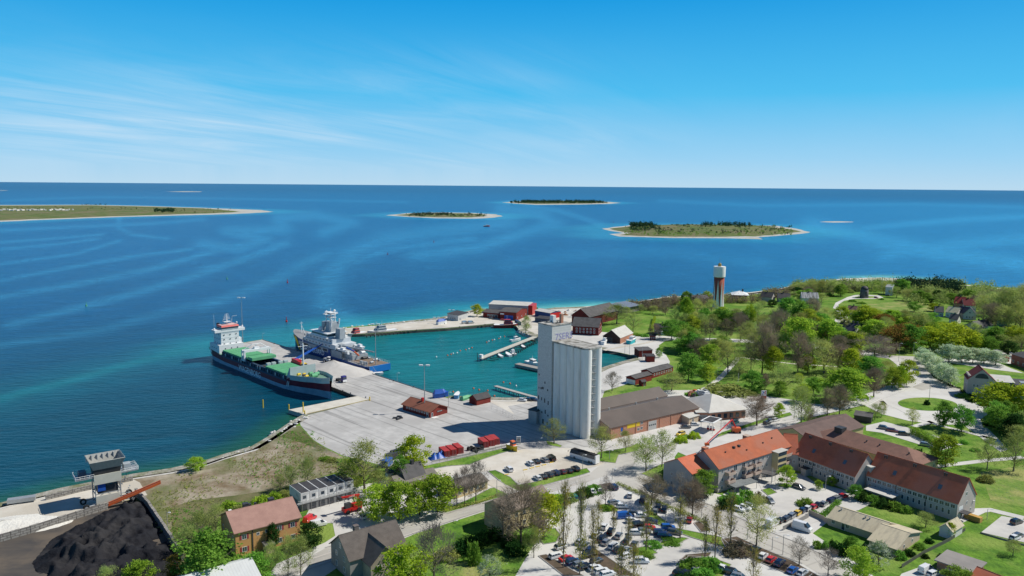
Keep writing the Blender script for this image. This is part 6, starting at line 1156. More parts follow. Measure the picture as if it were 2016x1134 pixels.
# accommodation tower
zb_ = 6.4; xa0, xa1 = 6.0, 17.0; 
Htop = solve(lambda z: -proj(SP(xa1, -6, z))[1], -648.5, 5, 45); nf = 5; fh = (Htop - zb_) / nf
T_ = MB(); T_.box(xa0 - 1.5, xa1 + 1.5, -7.6, 7.6, zb_ - 1.5, zb_ + fh * 1.5); T_.box(xa0, xa1, -5.6, 5.6, zb_ + fh * 1.5, Htop - fh * .55); T_.prism([(xa0 + 1, 5.6), (xa1 - .5, 5.6), (xa1 - .5, 7.4), (xa0 + 1, 7.4)], zb_ + fh * 1.5, zb_ + fh * 2.6)
for f_ in range(1, nf): T_.box(xa1, xa1 + .12, -5.6, 5.6, zb_ + fh * f_ - .06, zb_ + fh * f_ + .06)
tw = T_.build('accommodation', SW, S)
for f_ in range(nf - 1):
    for y in (-3.8, 0, 3.8):
        k = MB(); k.box(xa1 + (1.52 if f_ < 1 else .13), xa1 + (1.6 if f_ < 1 else .2), y - .35, y + .35, zb_ + fh * f_ + fh * .5, zb_ + fh * f_ + fh * .5 + .6); k.build('window', GLS, tw)
    for x in (8, 11, 14):
        yy = -7.66 if f_ < 1 else -5.66; k = MB(); k.box(x - .35, x + .35, yy, yy + .05, zb_ + fh * f_ + fh * .5, zb_ + fh * f_ + fh * .5 + .8); k.build('window', GLS, tw)
zt = Htop - fh * .55
k = MB(); k.box(xa1 - 5, xa1 + .3, -9.4, 9.4, zt - .5, zt + 1.1); k.box(xa0 + 1, xa1 - 5, -6, 6, zt - .3, zt + .1); k.build('bridge_wing', SW, S)
k = MB(); k.box(xa1 - 6.5, xa1 + .5, -5.2, 5.2, zt + 1.1, zt + 2.6); wh = k.build('wheelhouse', SW, S)
k = MB(); k.box(xa1 - 6.6, xa1 + .6, -5.25, 5.25, zt + 1.5, zt + 2.3); k.build('window_band', GLS, wh)
k = MB(); k.prism([(xa1 - 6.9, -5.5), (xa1 + .9, -5.5), (xa1 + .9, 5.5), (xa1 - 6.9, 5.5)], zt + 2.6, zt + 3.5, top=[(xa1 - 6.6, -5.2), (xa1 + .2, -5.2), (xa1 + .2, 5.2), (xa1 - 6.6, 5.2)]); k.build('red_top_band', RED, S)
k = MB(); k.box(xa1 - 6.4, xa1, -5, 5, zt + 3.51, zt + 3.6); k.build('monkey_deck', wm_('pinkish_deck', (0.62, 0.42, 0.40)), S)
hm_ = solve(lambda z: -proj(SP(xa1 - 4, 0, z))[1], -617, 5, 60)
k = MB(); k.tube((xa1 - 4, 0, zt + 3.9), (xa1 - 4, 0, hm_), .5, .12, 8)
for i, z in enumerate(np.linspace(zt + 6.5, hm_ - .6, 5)): k.tube((xa1 - 4, -2.2 + i * .25, z), (xa1 - 4, 2.2 - i * .25, z + .3), .1, n=4)
k.tube((xa1 - 4, -2.6, zt + 5.6), (xa1 - 1.5, -2.6, zt + 8.5), .14); k.tube((xa1 - 4, 3, zt + 4), (xa1 - 4, 3.4, zt + 8), .12); k.tube((xa1 - 4, 3.4, zt + 8), (xa1 - 2, 5.6, zt + 8.6), .14)
k.box(xa1 - 5.4, xa1 - 2.6, -2, 2, zt + 5, zt + 5.3); k.tube((xa0, -5, zt + 1), (xa0, -5, zt + 9), .07); k.build('radar_mast', SW, S)
k = MB(); k.lathe([(.9, 0), (.9, 3.6), (1.1, 3.8)], 12, c=(xa0 + 1, -3, zt)); k.build('funnel', DKM, S)
for c_ in ((xa1 - .5, 4.6, zt + 4.5), (xa1 - 2, 8.8, zt + 1.7), (xa1 - 2, -8.8, zt + 1.7)): k = MB(); k.lathe([(.1, -.5), (.5, -.2), (.55, .2), (.3, .55), (.05, .65)], 10, c=c_); k.build('radar_dome', SW, S, smooth=True)
# bow: breakwater wall, foremast, winches
xb = xh1 + 3.2; k = MB(); k.box(xb, xb + .35, -7.4, 7.4, 6.9, 12.4); k.prism([(xb - 3.5, -7.4), (xb, -7.4), (xb, -7.1), (xb - 3.5, -7.1)], 7.0, 12.2, top=[(xb - .4, -7.4), (xb, -7.4), (xb, -7.1), (xb - .4, -7.1)]); k.box(xb - .5, xb, 7.1, 7.4, 7.0, 12.4); k.build('breakwater', PG, S)
k = MB(); k.tube((xb - 1, 1, 7), (xb - 1, 1, 24), .55, .35, 8); k.tube((xb - 1, -1.8, 22.6), (xb - 1, 3.8, 22.6), .12); k.tube((xb - 1, 1, 24), (xb - 1, 1, 26.5), .08); k.tube((xb - 1.6, 0, 21), (xb + .6, 2, 21.3), .1); k.build('foremast', SW, S)
for i, (x, y, r, m_) in enumerate(((3.5, -4, .8, YEL), (4.6, -1.6, .7, YEL), (6, 1.5, 1.0, HG), (9, 3.2, 1.2, HG), (12, 0, 1.5, HG), (10.5, -3.4, .8, YEL), (7.5, -3.2, .7, DKM))):
    k = MB(); k.tube((xb + x, y - r, 8.9 + .03 * x), (xb + x, y + r, 8.9 + .03 * x), r * .8, n=12); k.box(xb + x - r, xb + x + r, y - r - .2, y - r, 7.6, 9.3); k.build('winch', m_, S)
k = MB()
fr_ = [(s_, b_, z_) for s_, a_, b_, z_ in st if s_ >= 107]
for sg in (-1, 1):
    for (x0_, b0_, z0_), (x1_, b1_, z1_) in zip(fr_[:-1], fr_[1:]):
        k.face([(x0_, sg * b0_, z0_ - .02), (x1_, sg * b1_, z1_ - .02), (x1_ + .4, sg * (b1_ + .25), z1_ + 1.7), (x0_ + .4, sg * (b0_ + .25), z0_ + 1.7)])
        k.face([(x0_, sg * (b0_ * .97 + .12), z0_ * .86), (x1_, sg * (b1_ * .97 + .12), z1_ * .86), (x1_, sg * (b1_ + .06), z1_ - .02), (x0_, sg * (b0_ + .06), z0_ - .02)])
bl = k.build('bow_bulwark', PG, S)
md = bl.modifiers.new('s', 'SOLIDIFY'); md.thickness = .12
text('lettering', 'WAGENBORG', 4.3, wm_('lettering_white', (0.92, 0.93, 0.93), (0.9, 0.9, 0.9)), S, (60, -8.18, .9), (math.pi / 2, 0, 0), .03)
for x in (3.6, 103.5, 105):
    k = MB(); z0, z1 = 2.2, 5.3; bw = 8.1 if x > 50 else 6.9; 
    k.prism([(x, -bw - .1), (x + .5, -bw - .1), (x + .5, -bw), (x, -bw)], z0, z1, top=[(x + 1.4, -bw - .18), (x + 1.9, -bw - .18), (x + 1.9, -bw - .08), (x + 1.4, -bw - .08)]); k.build('hull_stripe', SW, S)
# ---- coast guard ship
Q0 = P(562, 683, 0); Q1 = P(727, 734, 0); dq_ = (Q0 - Q1).normalized(); dq_.z = 0; dq_.normalize(); nq = Vector((dq_.y, -dq_.x, 0))
if nq.dot(Vector((1, 1, 0))) < 0: nq = -nq
base0 = Q1 + nq * 9.6
def CQ(s, y, z): return Vector((base0.x, base0.y, WZ)) + dq_ * s + nq * y + Vector((0, 0, z))
s_st = -solve(lambda s: proj(CQ(-s, 0, 3.5))[0], 748, -30, 60); s_bw = solve(lambda s: -proj(CQ(s, 0, 11))[0], -581, 20, 200)
Lc = s_bw - s_st; org = CQ(s_st, 0, 0); cang = math.atan2(dq_.y, dq_.x)
K = thing('coast_guard_ship', 'navy blue and white coast guard ship with tall mast right of the pier', 'patrol ship', org, cang)
ly = 1 if Vector((-math.sin(cang), math.cos(cang), 0)).dot(nq) > 0 else -1      # +1: local +y is away from quay; near side is -ly
NAV = wm_('coast_guard_blue', (0.02, 0.075, 0.26), (0.015, 0.06, 0.21), rough=.4); BRB = wm_('stern_blue', (0.015, 0.16, 0.48), (0.012, 0.14, 0.42), rough=.4)
f = Lc / 82.0
stc = [(0, 6.2, 7.2, 4.2), (3, 7.2, 7.9, 4.0), (10, 7.8, 8.1, 4.0), (26, 8, 8.1, 4.2), (33, 8, 8.1, 4.4), (34.5, 8, 8.1, 7.8), (52, 8, 8.1, 8.4), (60, 7.2, 8.1, 9.0), (67, 5.4, 7.6, 9.8), (73, 3.2, 6.2, 10.6), (78, 1.0, 4.0, 11.2), (80.5, .25, 2.2, 11.5), (82, .05, .5, 11.8)]
stc = [(x * f, a, b, z) for x, a, b, z in stc]
hull(stc, [.5], [BRB, NAV], parent=K, deckm=wm_('work_deck', (0.26, 0.27, 0.28), (0.19, 0.20, 0.21)))
K.children[0].data.materials[0] = NAV
def kbox(nm_, x0, x1, w_, z0, z1, m_, tx=0.0, par=None, y0=None, y1=None, tw_=0.0):
    k = MB(); a, b = (-w_, w_) if y0 is None else (y0, y1)
    k.prism([(x0 * f, a), (x1 * f, a), (x1 * f, b), (x0 * f, b)], z0, z1, top=[(x0 * f, a + tw_), ((x1 - tx) * f, a + tw_), ((x1 - tx) * f, b - tw_), (x0 * f, b - tw_)]); return k.build(nm_, m_, par or K)
kbox('blue_stern', -.3, .0, 7.2, .5, 4.3, BRB); kbox('lower_house', 30, 64, 7.3, 8.3, 11.2, wm_('pale_ship_grey', (0.55, 0.58, 0.60), (0.45, 0.48, 0.5)), 2.0); kbox('hull_side_band', 36, 66, 8.16, 5.9, 8.2, SG); 
dk = kbox('upper_house', 34, 61, 6.6, 11.2, 13.9, wm_('pale_ship_grey', 0), 1.5, tw_=.2); kbox('bridge', 38, 56, 7.6, 13.9, 14.2, SW)
br = kbox('wheelhouse', 39, 55, 6.6, 14.2, 16.6, SW, 1.6, tw_=.3); kbox('window_band', 38.9, 54.9, 6.5, 14.9, 16.1, GLS, 1.0, br); kbox('bridge_roof', 38, 56, 7.4, 16.62, 17.0, SW, 1.2, tw_=.4)
for x in np.arange(36, 62, 3.2):
    for z in (9.4, 12.2):
        for sg in (-1, 1):
            k = MB(); yy = sg * (7.34 if z < 11 else 6.5); k.box(x * f - .45, x * f + .45, yy - .08, yy + .08, z, z + .8); k.build('window', GLS, dk)
for sg in (-1, 1):
    for x0_, x1_ in ((37, 41), (43, 48), (56, 62)): kbox('side_opening', x0_, x1_, 0, 6.4, 7.7, DKM, 0, None, min(sg * 8.1, sg * 8.2), max(sg * 8.1, sg * 8.2))
kbox('funnel_block', 40, 46, 3.0, 17.0, 23.0, SG, 1.5, tw_=.4); kbox('funnel', 33, 37.5, 2.0, 13.9, 20.0, SG, .5, tw_=.3); kbox('mast_house', 47, 50, 2.4, 17.0, 22.4, SG, 0)
k = MB(); zm = solve(lambda z: -proj(Vector(org) + dq_ * (44 * f) + Vector((0, 0, z)))[1], -608, 15, 70)
for x in (42, 46.5):
    for y in (-1.6, 1.6): k.tube((x * f, y, 22.5), (x * f * .998, y * .8, zm - 3), .34)
for z in (25.5, 28.5): k.box(41.5 * f, 47.2 * f, -2.2, 2.2, z, z + .25)
for z0 in (22.6, 25.7): k.tube((42 * f, -1.6, z0), (46.5 * f, -1.6, z0 + 3), .1); k.tube((42 * f, 1.6, z0), (42 * f, -1.6, z0 + 3), .1)
k.box(43 * f, 45.5 * f, -4.6, 4.6, zm - 3.2, zm - 2.8); k.box(41 * f, 48 * f, -1.6, 1.6, zm - 3.2, zm - 2.8); k.tube((41 * f, 2.4, 17), (39.5 * f, 2.8, 25), .45); k.tube((41 * f, -2.4, 17), (39.5 * f, -2.8, 25), .45); k.tube((44 * f, 0, zm - 3), (44 * f, 0, zm + .5), .14)
for y in (-4.4, -3, -1.4, 1.4, 3, 4.4): k.tube((44 * f, y, zm - 3), (44 * f, y, zm - 1.6), .1)
k.tube((38 * f, 5, 17), (37 * f, 6.5, 30), .05); k.build('lattice_mast', SW, K)
for c_ in ((48, 4.6, 18.4, 1.5), (50, -4.6, 18.2, 1.3), (44, -2.6, zm - 1.4, .8), (45, 2.4, zm - 1.6, .7), (43, 4.5, zm - 1.6, .6), (37, -3.8, 18.2, .9)): k = MB(); r = c_[3]; k.lathe([(r * .6, -r * 1.2), (r * .9, -r * .3), (r, .1), (r * .7, r * .7), (.05, r)], 12, c=(c_[0] * f, c_[1], c_[2])); k.build('radar_dome', SW, K, smooth=True)
k = MB(); k.tube((75 * f, 0, 10.8), (75 * f, 0, 18), .3, .15); k.tube((75 * f, 0, 16), (71 * f, 0, 10.8), .12); k.tube((75 * f, -1.2, 17), (75 * f, 1.2, 17), .1); k.build('foremast', SW, K)
k = MB(); k.tube((30 * f, 3, 10.6), (8 * f, -2.5, 10.0), .55, .35); k.box(29 * f, 32 * f, 1.6, 4.4, 4.4, 11.5); k.tube((28 * f, 3, 8), (22 * f, 1.6, 10.2), .3); k.build('deck_crane', SG, K)
k = MB(); k.tube((16 * f, 5.8, 10.6), (9 * f, 7.2, 9.2), .6, .5); k.build('boom_tip', ORG, K); k = MB(); k.tube((22 * f, 5.6, 11.2), (14 * f, 6.2, 10.4), .5); k.build('boom_cover', BLU, K)
for sg in (-1, 1):
    k = MB(); k.box(24 * f, 33 * f, sg * 7.6 - .5, sg * 7.6 + .5, 4.2, 8.2); k.build('side_locker', SG, K)
    q = MB(); q.prism([(0, -1), (7, -1.1), (9, 0), (7, 1.1), (0, 1)], 0, 1.1, top=[(-.3, -1.3), (7.4, -1.4), (9.8, 0), (7.4, 1.4), (-.3, 1.3)]); q.box(2, 5, -.8, .8, 1.1, 2.2); rb = q.build('workboat', SW, K); rb.location = (22 * f, sg * 6.0, 9.0 if sg < 0 else 8.6)
kbox('aft_deck_planking', 1.5, 17, 6.6, 4.21, 4.3, wm_('deck_planks', (0.24, 0.17, 0.12), (0.17, 0.13, 0.10)))
kbox('stern_gantry_deck', 17, 30, 5.4, 4.25, 7.2, SG, 0); rn_ = random.Random(4)
for i in range(26):
    x, y = rn_.uniform(3, 30) * f, rn_.uniform(-6.4, 6.4)
    if 7 < x < 18 and abs(y) < 3.6: continue
    s_ = rn_.uniform(.4, 1.3); k = MB(); 
    if i % 3: k.box(x - s_, x + s_, y - s_ * .6, y + s_ * .6, 4.2 + (3 if x > 17 * f and abs(y) < 5 else 0), 4.2 + (3 if x > 17 * f and abs(y) < 5 else 0) + s_ * 1.4)
    else: k.tube((x, y - s_, 5 + (3 if x > 17 * f else 0)), (x, y + s_, 5 + (3 if x > 17 * f else 0)), s_ * .7, n=10)
    k.build('deck_gear', [SW, SG, DKM, SG][i % 4], K)
k = MB()
for i in range(15):
    x = (1 + i * 2.1) * f
    for sg in (-1, 1): k.tube((x, sg * 7.7, 4), (x, sg * 7.7, 5.2), .05)
for sg in (-1, 1): k.tube((1 * f, sg * 7.7, 5.2), (31 * f, sg * 7.7, 5.2), .05); k.tube((1 * f, sg * 7.7, 4.6), (31 * f, sg * 7.7, 4.6), .04)
k.build('railing', SW, K)
rz_ = 0 if -ly < 0 else math.pi
text('lettering', 'COAST GUARD', 4.2, wm_('lettering_white', 0), K, (52 * f, -ly * 8.3, 3.3), (math.pi / 2, 0, rz_), .03)
k = MB(); yb_ = -ly
k.face([(70 * f, yb_ * 6.95, 9.6), (72.4 * f, yb_ * 6.45, 9.8), (70.2 * f, yb_ * 5.0, 1.2), (68.2 * f, yb_ * 5.5, 1.2)]); k.face([(73.4 * f, yb_ * 6.2, 9.9), (75.6 * f, yb_ * 5.4, 10.1), (73.2 * f, yb_ * 3.5, 1.2), (71.4 * f, yb_ * 4.35, 1.2)]); yy_ = k.build('yellow_stripe', YEL, K)
md = yy_.modifiers.new('s', 'SOLIDIFY'); md.thickness = .3; md.offset = 0
def rope(par, org_, a, b, sag=1.5):
    k = MB(); L_ = [a.lerp(b, i / 8) - Vector((0, 0, sag * 4 * (i / 8) * (1 - i / 8))) for i in range(9)]
    mi = par.matrix_basis.inverted()
    for p, q in zip(L_[:-1], L_[1:]): k.tube(mi @ p, mi @ q, .07, n=4)
    k.build('mooring_line', SG, par)
def wp(o_, x, y, z): return o_.matrix_basis @ Vector((x, y, z))
rope(K, None, wp(K, .5, -ly * 5, 4.4), P(768, 748, .3), 2.0); rope(K, None, wp(K, .5, -ly * 7, 4.2), P(729, 736, .3), .6); rope(K, None, wp(K, 78 * f, -ly * 3.5, 10.8), P(566, 684.5, .3), 1.5)
rope(S, None, wp(S, LW - 2, 3, 9), P(700, 779, .3), 1.5); rope(S, None, wp(S, LW - 6, 6, 8.6), P(668, 768, .3), .6); rope(S, None, wp(S, 2, 6, 6.4), P(446, 685, .3), .6)
# ---- small boats
def boat(x, y, L, B_, tox, toy, hullm, lab, cabin=1, z=WZ, name='motor_boat', cabm=None, cat='boat', group=None, cover=None, cradle=False):
    """heading towards photo pixel (tox, toy)"""
    a = P(x, y, z); b = P(tox, toy, z); ang = math.atan2(b.y - a.y, b.x - a.x); o = thing(name, lab, cat, a, ang, group); h = B_ * .42; zz = 1.0 if cradle else 0
    st_ = [(-L / 2, B_ * .40, B_ * .46, h), (-L * .2, B_ * .44, B_ * .5, h), (L * .15, B_ * .38, B_ * .48, h * 1.1), (L * .35, B_ * .2, B_ * .33, h * 1.3), (L * .46, B_ * .06, B_ * .14, h * 1.45), (L / 2, .02, .05, h * 1.5)]
    hl_ = hull(st_, [.35], [hullm, hullm], parent=o, deckm=cover or WHITE); hl_.location.z = zz
    if cover:
        k = MB(); k.prism([(-L * .48, -B_ * .45), (L * .2, -B_ * .45), (L * .46, 0), (L * .2, B_ * .45), (-L * .48, B_ * .45)], h, h + .9 + zz, top=[(-L * .4, -B_ * .1), (L * .1, -B_ * .1), (L * .2, 0), (L * .1, B_ * .1), (-L * .4, B_ * .1)]); c = k.build('tarpaulin', cover, o); c.location.z = zz
    if cabin:
        for i in range(cabin):
            k = MB(); zc_ = h * 1.1 + i * 1.8; x0_, x1_ = -L * .12 + i * .5, L * .24 - i * L * .08; w_ = B_ * .36 - i * .2; k.prism([(x0_, -w_), (x1_, -w_), (x1_, w_), (x0_, w_)], zc_, zc_ + 1.8, top=[(x0_, -w_ * .9), (x1_ - .7, -w_ * .9), (x1_ - .7, w_ * .9), (x0_, w_ * .9)]); c = k.build('cabin', cabm or WHITE, o); c.location.z = zz
            k = MB(); k.prism([(x0_ + .2, -w_ - .01), (x1_ - .1, -w_ - .01), (x1_ - .1, w_ + .01), (x0_ + .2, w_ + .01)], zc_ + .8, zc_ + 1.45, top=[(x0_ + .2, -w_ * .93), (x1_ - .45, -w_ * .93), (x1_ - .45, w_ * .93), (x0_ + .2, w_ * .93)]); k.build('window_band', GLS, c)
        k = MB(); zc_ = h * 1.1 + cabin * 1.8; k.tube((0, 0, zc_), (0, 0, zc_ + L * .13 + .5), .08); k.tube((0, -.6, zc_ + L * .09), (0, .6, zc_ + L * .09), .05); k.build('mast', WHITE, o)
    if cradle:
        k = MB()
        for xx in (-L * .25, L * .2): k.box(xx - .15, xx + .15, -B_ * .4, B_ * .4, 0, 1.0)
        k.build('cradle', DKM, o)
    return o
boat(702, 661, 17, 4.6, 684, 665, SG, 'grey pilot boat with a red topped cabin moored at the tip of the breakwater', 2, cabm=wm_('red_white_cabin', (0.45, 0.08, 0.07)), name='pilot_boat')
boat(752, 657, 24, 5.6, 722, 661, SG, 'long grey patrol boat moored along the breakwater', 2, name='patrol_boat', cabm=SG)
boat(858, 650, 13, 2.6, 842, 651, WHITE, 'low narrow white boat moored against the breakwater wall', 0, name='open_boat', cover=SG)
boat(870, 638, 9, 3.2, 884, 636, WHITE, 'boat under a bright blue tarpaulin standing on the breakwater road', 0, z=0, cover=BLU, cradle=True, name='covered_boat')
boat(998, 645, 20, 6, 1015, 645, RED, 'bright red tug moored at the inner quay corner', 2, name='tug_boat', cabm=RED)
boat(1015, 671, 9, 3, 1028, 669, WHITE, 'small white sailing boat moored near the floating pier', 1, name='sailing_boat')
boat(1001, 700, 8, 2.8, 994, 696, WHITE, 'white open boat moored mid way along the floating pier', 0)
boat(1010, 698, 8, 2.8, 1003, 693, SG, 'grey motor boat under a dark cover beside the floating pier', 1)
boat(985, 702, 6, 2.2, 978, 698, WHITE, 'small white rubber boat near the outer end of the floating pier', 0)
boat(1030, 684, 6, 2.2, 1024, 680, SG, 'little grey boat near the root of the floating pier', 0)
boat(1048, 718, 12, 3.8, 1060, 722, WHITE, 'white and blue motor boat moored at the concrete jetty beside the silo', 1)
boat(1047, 671, 6, 2, 1055, 673, wm_('wooden_hull', (0.4, 0.2, 0.08)), 'small wooden boat by the root of the floating pier', 0)
boat(742, 737, 7, 2.6, 732, 738, WHITE, 'little white boat lying beneath the blue stern of the coast guard ship', 0)
boat(868, 782, 8, 3, 876, 781, BLU, 'dark blue boat standing on land by the quay edge', 0, z=0, cradle=True, cover=BLU)
boat(900, 783, 6, 2.6, 903, 779, wm_('sky_blue_paint', (.12, .32, .55)), 'light blue boat standing on land beside the boat shed', 0, z=0, cradle=True)
boat(918, 786, 7, 2.8, 925, 784, HG, 'green upturned boat beside the small red shed', 0, z=0, cover=HG)
boat(1133, 656, 7, 2.8, 1139, 653, ORG, 'orange boat on land in front of the red timber house', 1, z=0, cradle=True)
boat(1244, 675, 12, 4, 1254, 671, wm_('turquoise_paint', (.04, .45, .5)), 'turquoise and white fishing boat on a cradle by the slipway', 1, z=0, cradle=True, name='fishing_boat')
boat(1009, 886, 6, 2.4, 1018, 890, YEL, 'yellow and red rescue boat on a trailer beside the silo yard', 1, z=0, cradle=True, cabm=ORG)
boat(958, 446, 16, 6, 970, 446, RED, 'tiny red boat far out between the islands', 1, name='lightvessel')
boat(1190, 677, 8, 3, 1196, 674, WHITE, 'white boat on land at the dark mouth of the boathouse', 1, z=0, cradle=True)
# buoys and beacons
def buoy(x, y, r, h, m_, lab, z=WZ, group=None, name='buoy'):
    o = link(name, None); r *= .55; h *= .62; k = MB(); k.lathe([(r, -.3), (r, h * .25), (r * .35, h * .35), (r * .3, h * .85), (r * .1, h)], 10); me_ = k.mesh(name, m_); bpy.data.objects.remove(o); o = link(name, me_); o.location = P(x, y, z); return tag(o, lab, 'buoy', group)
for x, y, m_, lab, h in ((566, 557, RED, 'red channel buoy highest in the open water left of centre', 7), (564, 634, RED, 'slim red spar buoy above the coast guard ship', 7), (447, 550, HG, 'green channel buoy above the white bridge tower', 6), (170, 603, HG, 'green channel buoy in the open water at the left', 6), (854, 477, RED, 'red buoy in the middle distance left of the near island', 6), (763, 501, RED, 'faint red buoy left in the middle distance', 5),
                      (1208, 438, RED, 'red buoy off the left tip of the nearest island', 5)): buoy(x, y, 1.4, h, m_, lab)
k = 0
for x, y, m_ in ((859, 703, 0), (881, 700, 1), (888, 698, 1), (892, 696, 0), (900, 695, 0), (906, 691, 1), (917, 689, 1), (923, 687, 0), (929, 685, 1), (958, 674, 1), (962, 672, 0), (969, 670, 1), (973, 669, 0), (982, 667, 1), (985, 664, 0), (993, 663, 1), (932, 765, 1), (943, 768, 1), (960, 769.5, 1), (973, 780, 1), (892, 772, 1), (991, 753, 1), (1004, 755.5, 1), (1016, 760, 0)):
    b_ = P(x, y, WZ); o = link('mooring_buoy', (lambda q: (q.lathe([(.1, -.5), (.5, -.2), (.55, .1), (.3, .5), (.06, .7)], 8), q.mesh('mooring_buoy', ORG if m_ else WHITE))[1])(MB())); o.location = b_; tag(o, None, 'buoy'); AUTO.append((o, 'small %s mooring buoy' % ('orange' if m_ else 'white'), x, y, 'mooring buoys'))
# piers
def deckpier(name, lab, pts, w_, m_, piles=6, zt_=.2, th=.5):
    q = [P(*p, 0) for p in pts]; ang, L = frame(q[0], q[1]); o = thing(name, lab, 'pier', (q[0].x, q[0].y, 0), ang); k = MB(); k.box(0, L, -w_ / 2, w_ / 2, zt_ - th, zt_); k.build('deck', m_, o)
    for i in range(piles):
        for y in (-w_ / 2 + .2, w_ / 2 - .2): k = MB(); k.tube((L * (i + .5) / piles, y, -4), (L * (i + .5) / piles, y, zt_ - th - .002), .2); k.build('pile', QWALL, o)
    return o, L
FP = wm_('floating_pier_deck', (0.50, 0.48, 0.41), (0.43, 0.41, 0.35))
o, L = deckpier('floating_pier', 'long pale floating pier with dark finger booms reaching into the harbour', [(944, 706), (1053, 663)], 3.4, FP, 10)
for i in range(16): k = MB(); k.box(L * (i + 1) / 17 - .12, L * (i + 1) / 17 + .12, -8.5, -1.72, -1.6, -1.25); k.build('finger_boom', DKM, o)
k = MB(); k.box(1, 3, -1, 1, .21, 2.2); k.build('locker', WHITE, o); k = MB(); k.tube((-.5, 1.2, -2), (-.5, 1.2, 3.5), .2); k.build('lamp_pole', DKM, o)
for i in range(13):
    x_, y_ = 1010 + i * 3.6, 702 - i * 2.2; ob = link('mooring_pile', (lambda q: (q.tube((0, 0, -2), (0, 0, 1.8), .35, n=7), q.mesh('mooring_pile', DKM))[1])(MB())); ob.location = P(x_, y_, WZ); tag(ob, None, 'pile'); AUTO.append((ob, 'dark mooring pile', x_, y_, 'mooring piles'))
deckpier('concrete_jetty', 'short dark edged concrete jetty left of the silo', [(1018, 716), (1075, 728)], 4.5, wm_('jetty_top', (0.33, 0.31, 0.28)), 6, th=1.5)
deckpier('narrow_jetty', 'narrow grey jetty on piles running to the shore beside the silo', [(975, 760), (1056, 783)], 2.4, wm_('jetty_grey', (0.40, 0.39, 0.36)), 9)
# ================================================================ VEHICLES, LAMPS AND SMALL THINGS
TYRE = wm_('tyre', (0.02, 0.02, 0.02), (0.03, 0.03, 0.03)); RIM = wm_('alloy', (0.45, 0.46, 0.47), metal=.7, rough=.35); LMP = wm_('lamp_glass', (0.8, 0.8, 0.75), rough=.1); TL = wm_('tail_lamp', (0.35, 0.01, 0.01), rough=.2)
def paint(n, c, rough=.22, metal=.25): 
    m = mat('car_paint_' + n, c, tuple(x * .93 for x in c), rough=rough, metal=metal, spec=.6); m.node_tree.nodes['Principled BSDF'].inputs['Coat Weight'].default_value = .7; return m
PAINT = dict(w=('white', paint('white', (0.75, 0.76, 0.76), metal=0)), s=('silver', paint('silver', (0.42, 0.44, 0.45), metal=.6)), b=('black', paint('black', (0.015, 0.016, 0.018))), g=('grey', paint('grey', (0.12, 0.13, 0.14), metal=.5)), n=('dark blue', paint('navy', (0.02, 0.04, 0.11))), u=('bright blue', paint('blue', (0.02, 0.13, 0.48))), r=('red', paint('red', (0.55, 0.02, 0.025), metal=0)), y=('yellow', paint('yellow', (0.75, 0.5, 0.03), metal=0)), t=('teal', paint('teal', (0.02, 0.22, 0.22))), m=('maroon', paint('maroon', (0.16, 0.02, 0.03))))
KINDS = dict(h=('hatchback', 4.1, 1.75, 1.5), e=('estate car', 4.7, 1.8, 1.48), x=('suv', 4.6, 1.85, 1.68), c=('saloon car', 4.6, 1.8, 1.44), v=('van', 5.2, 1.95, 2.1), p=('camper van', 5.8, 2.1, 2.7))
CARM = {}
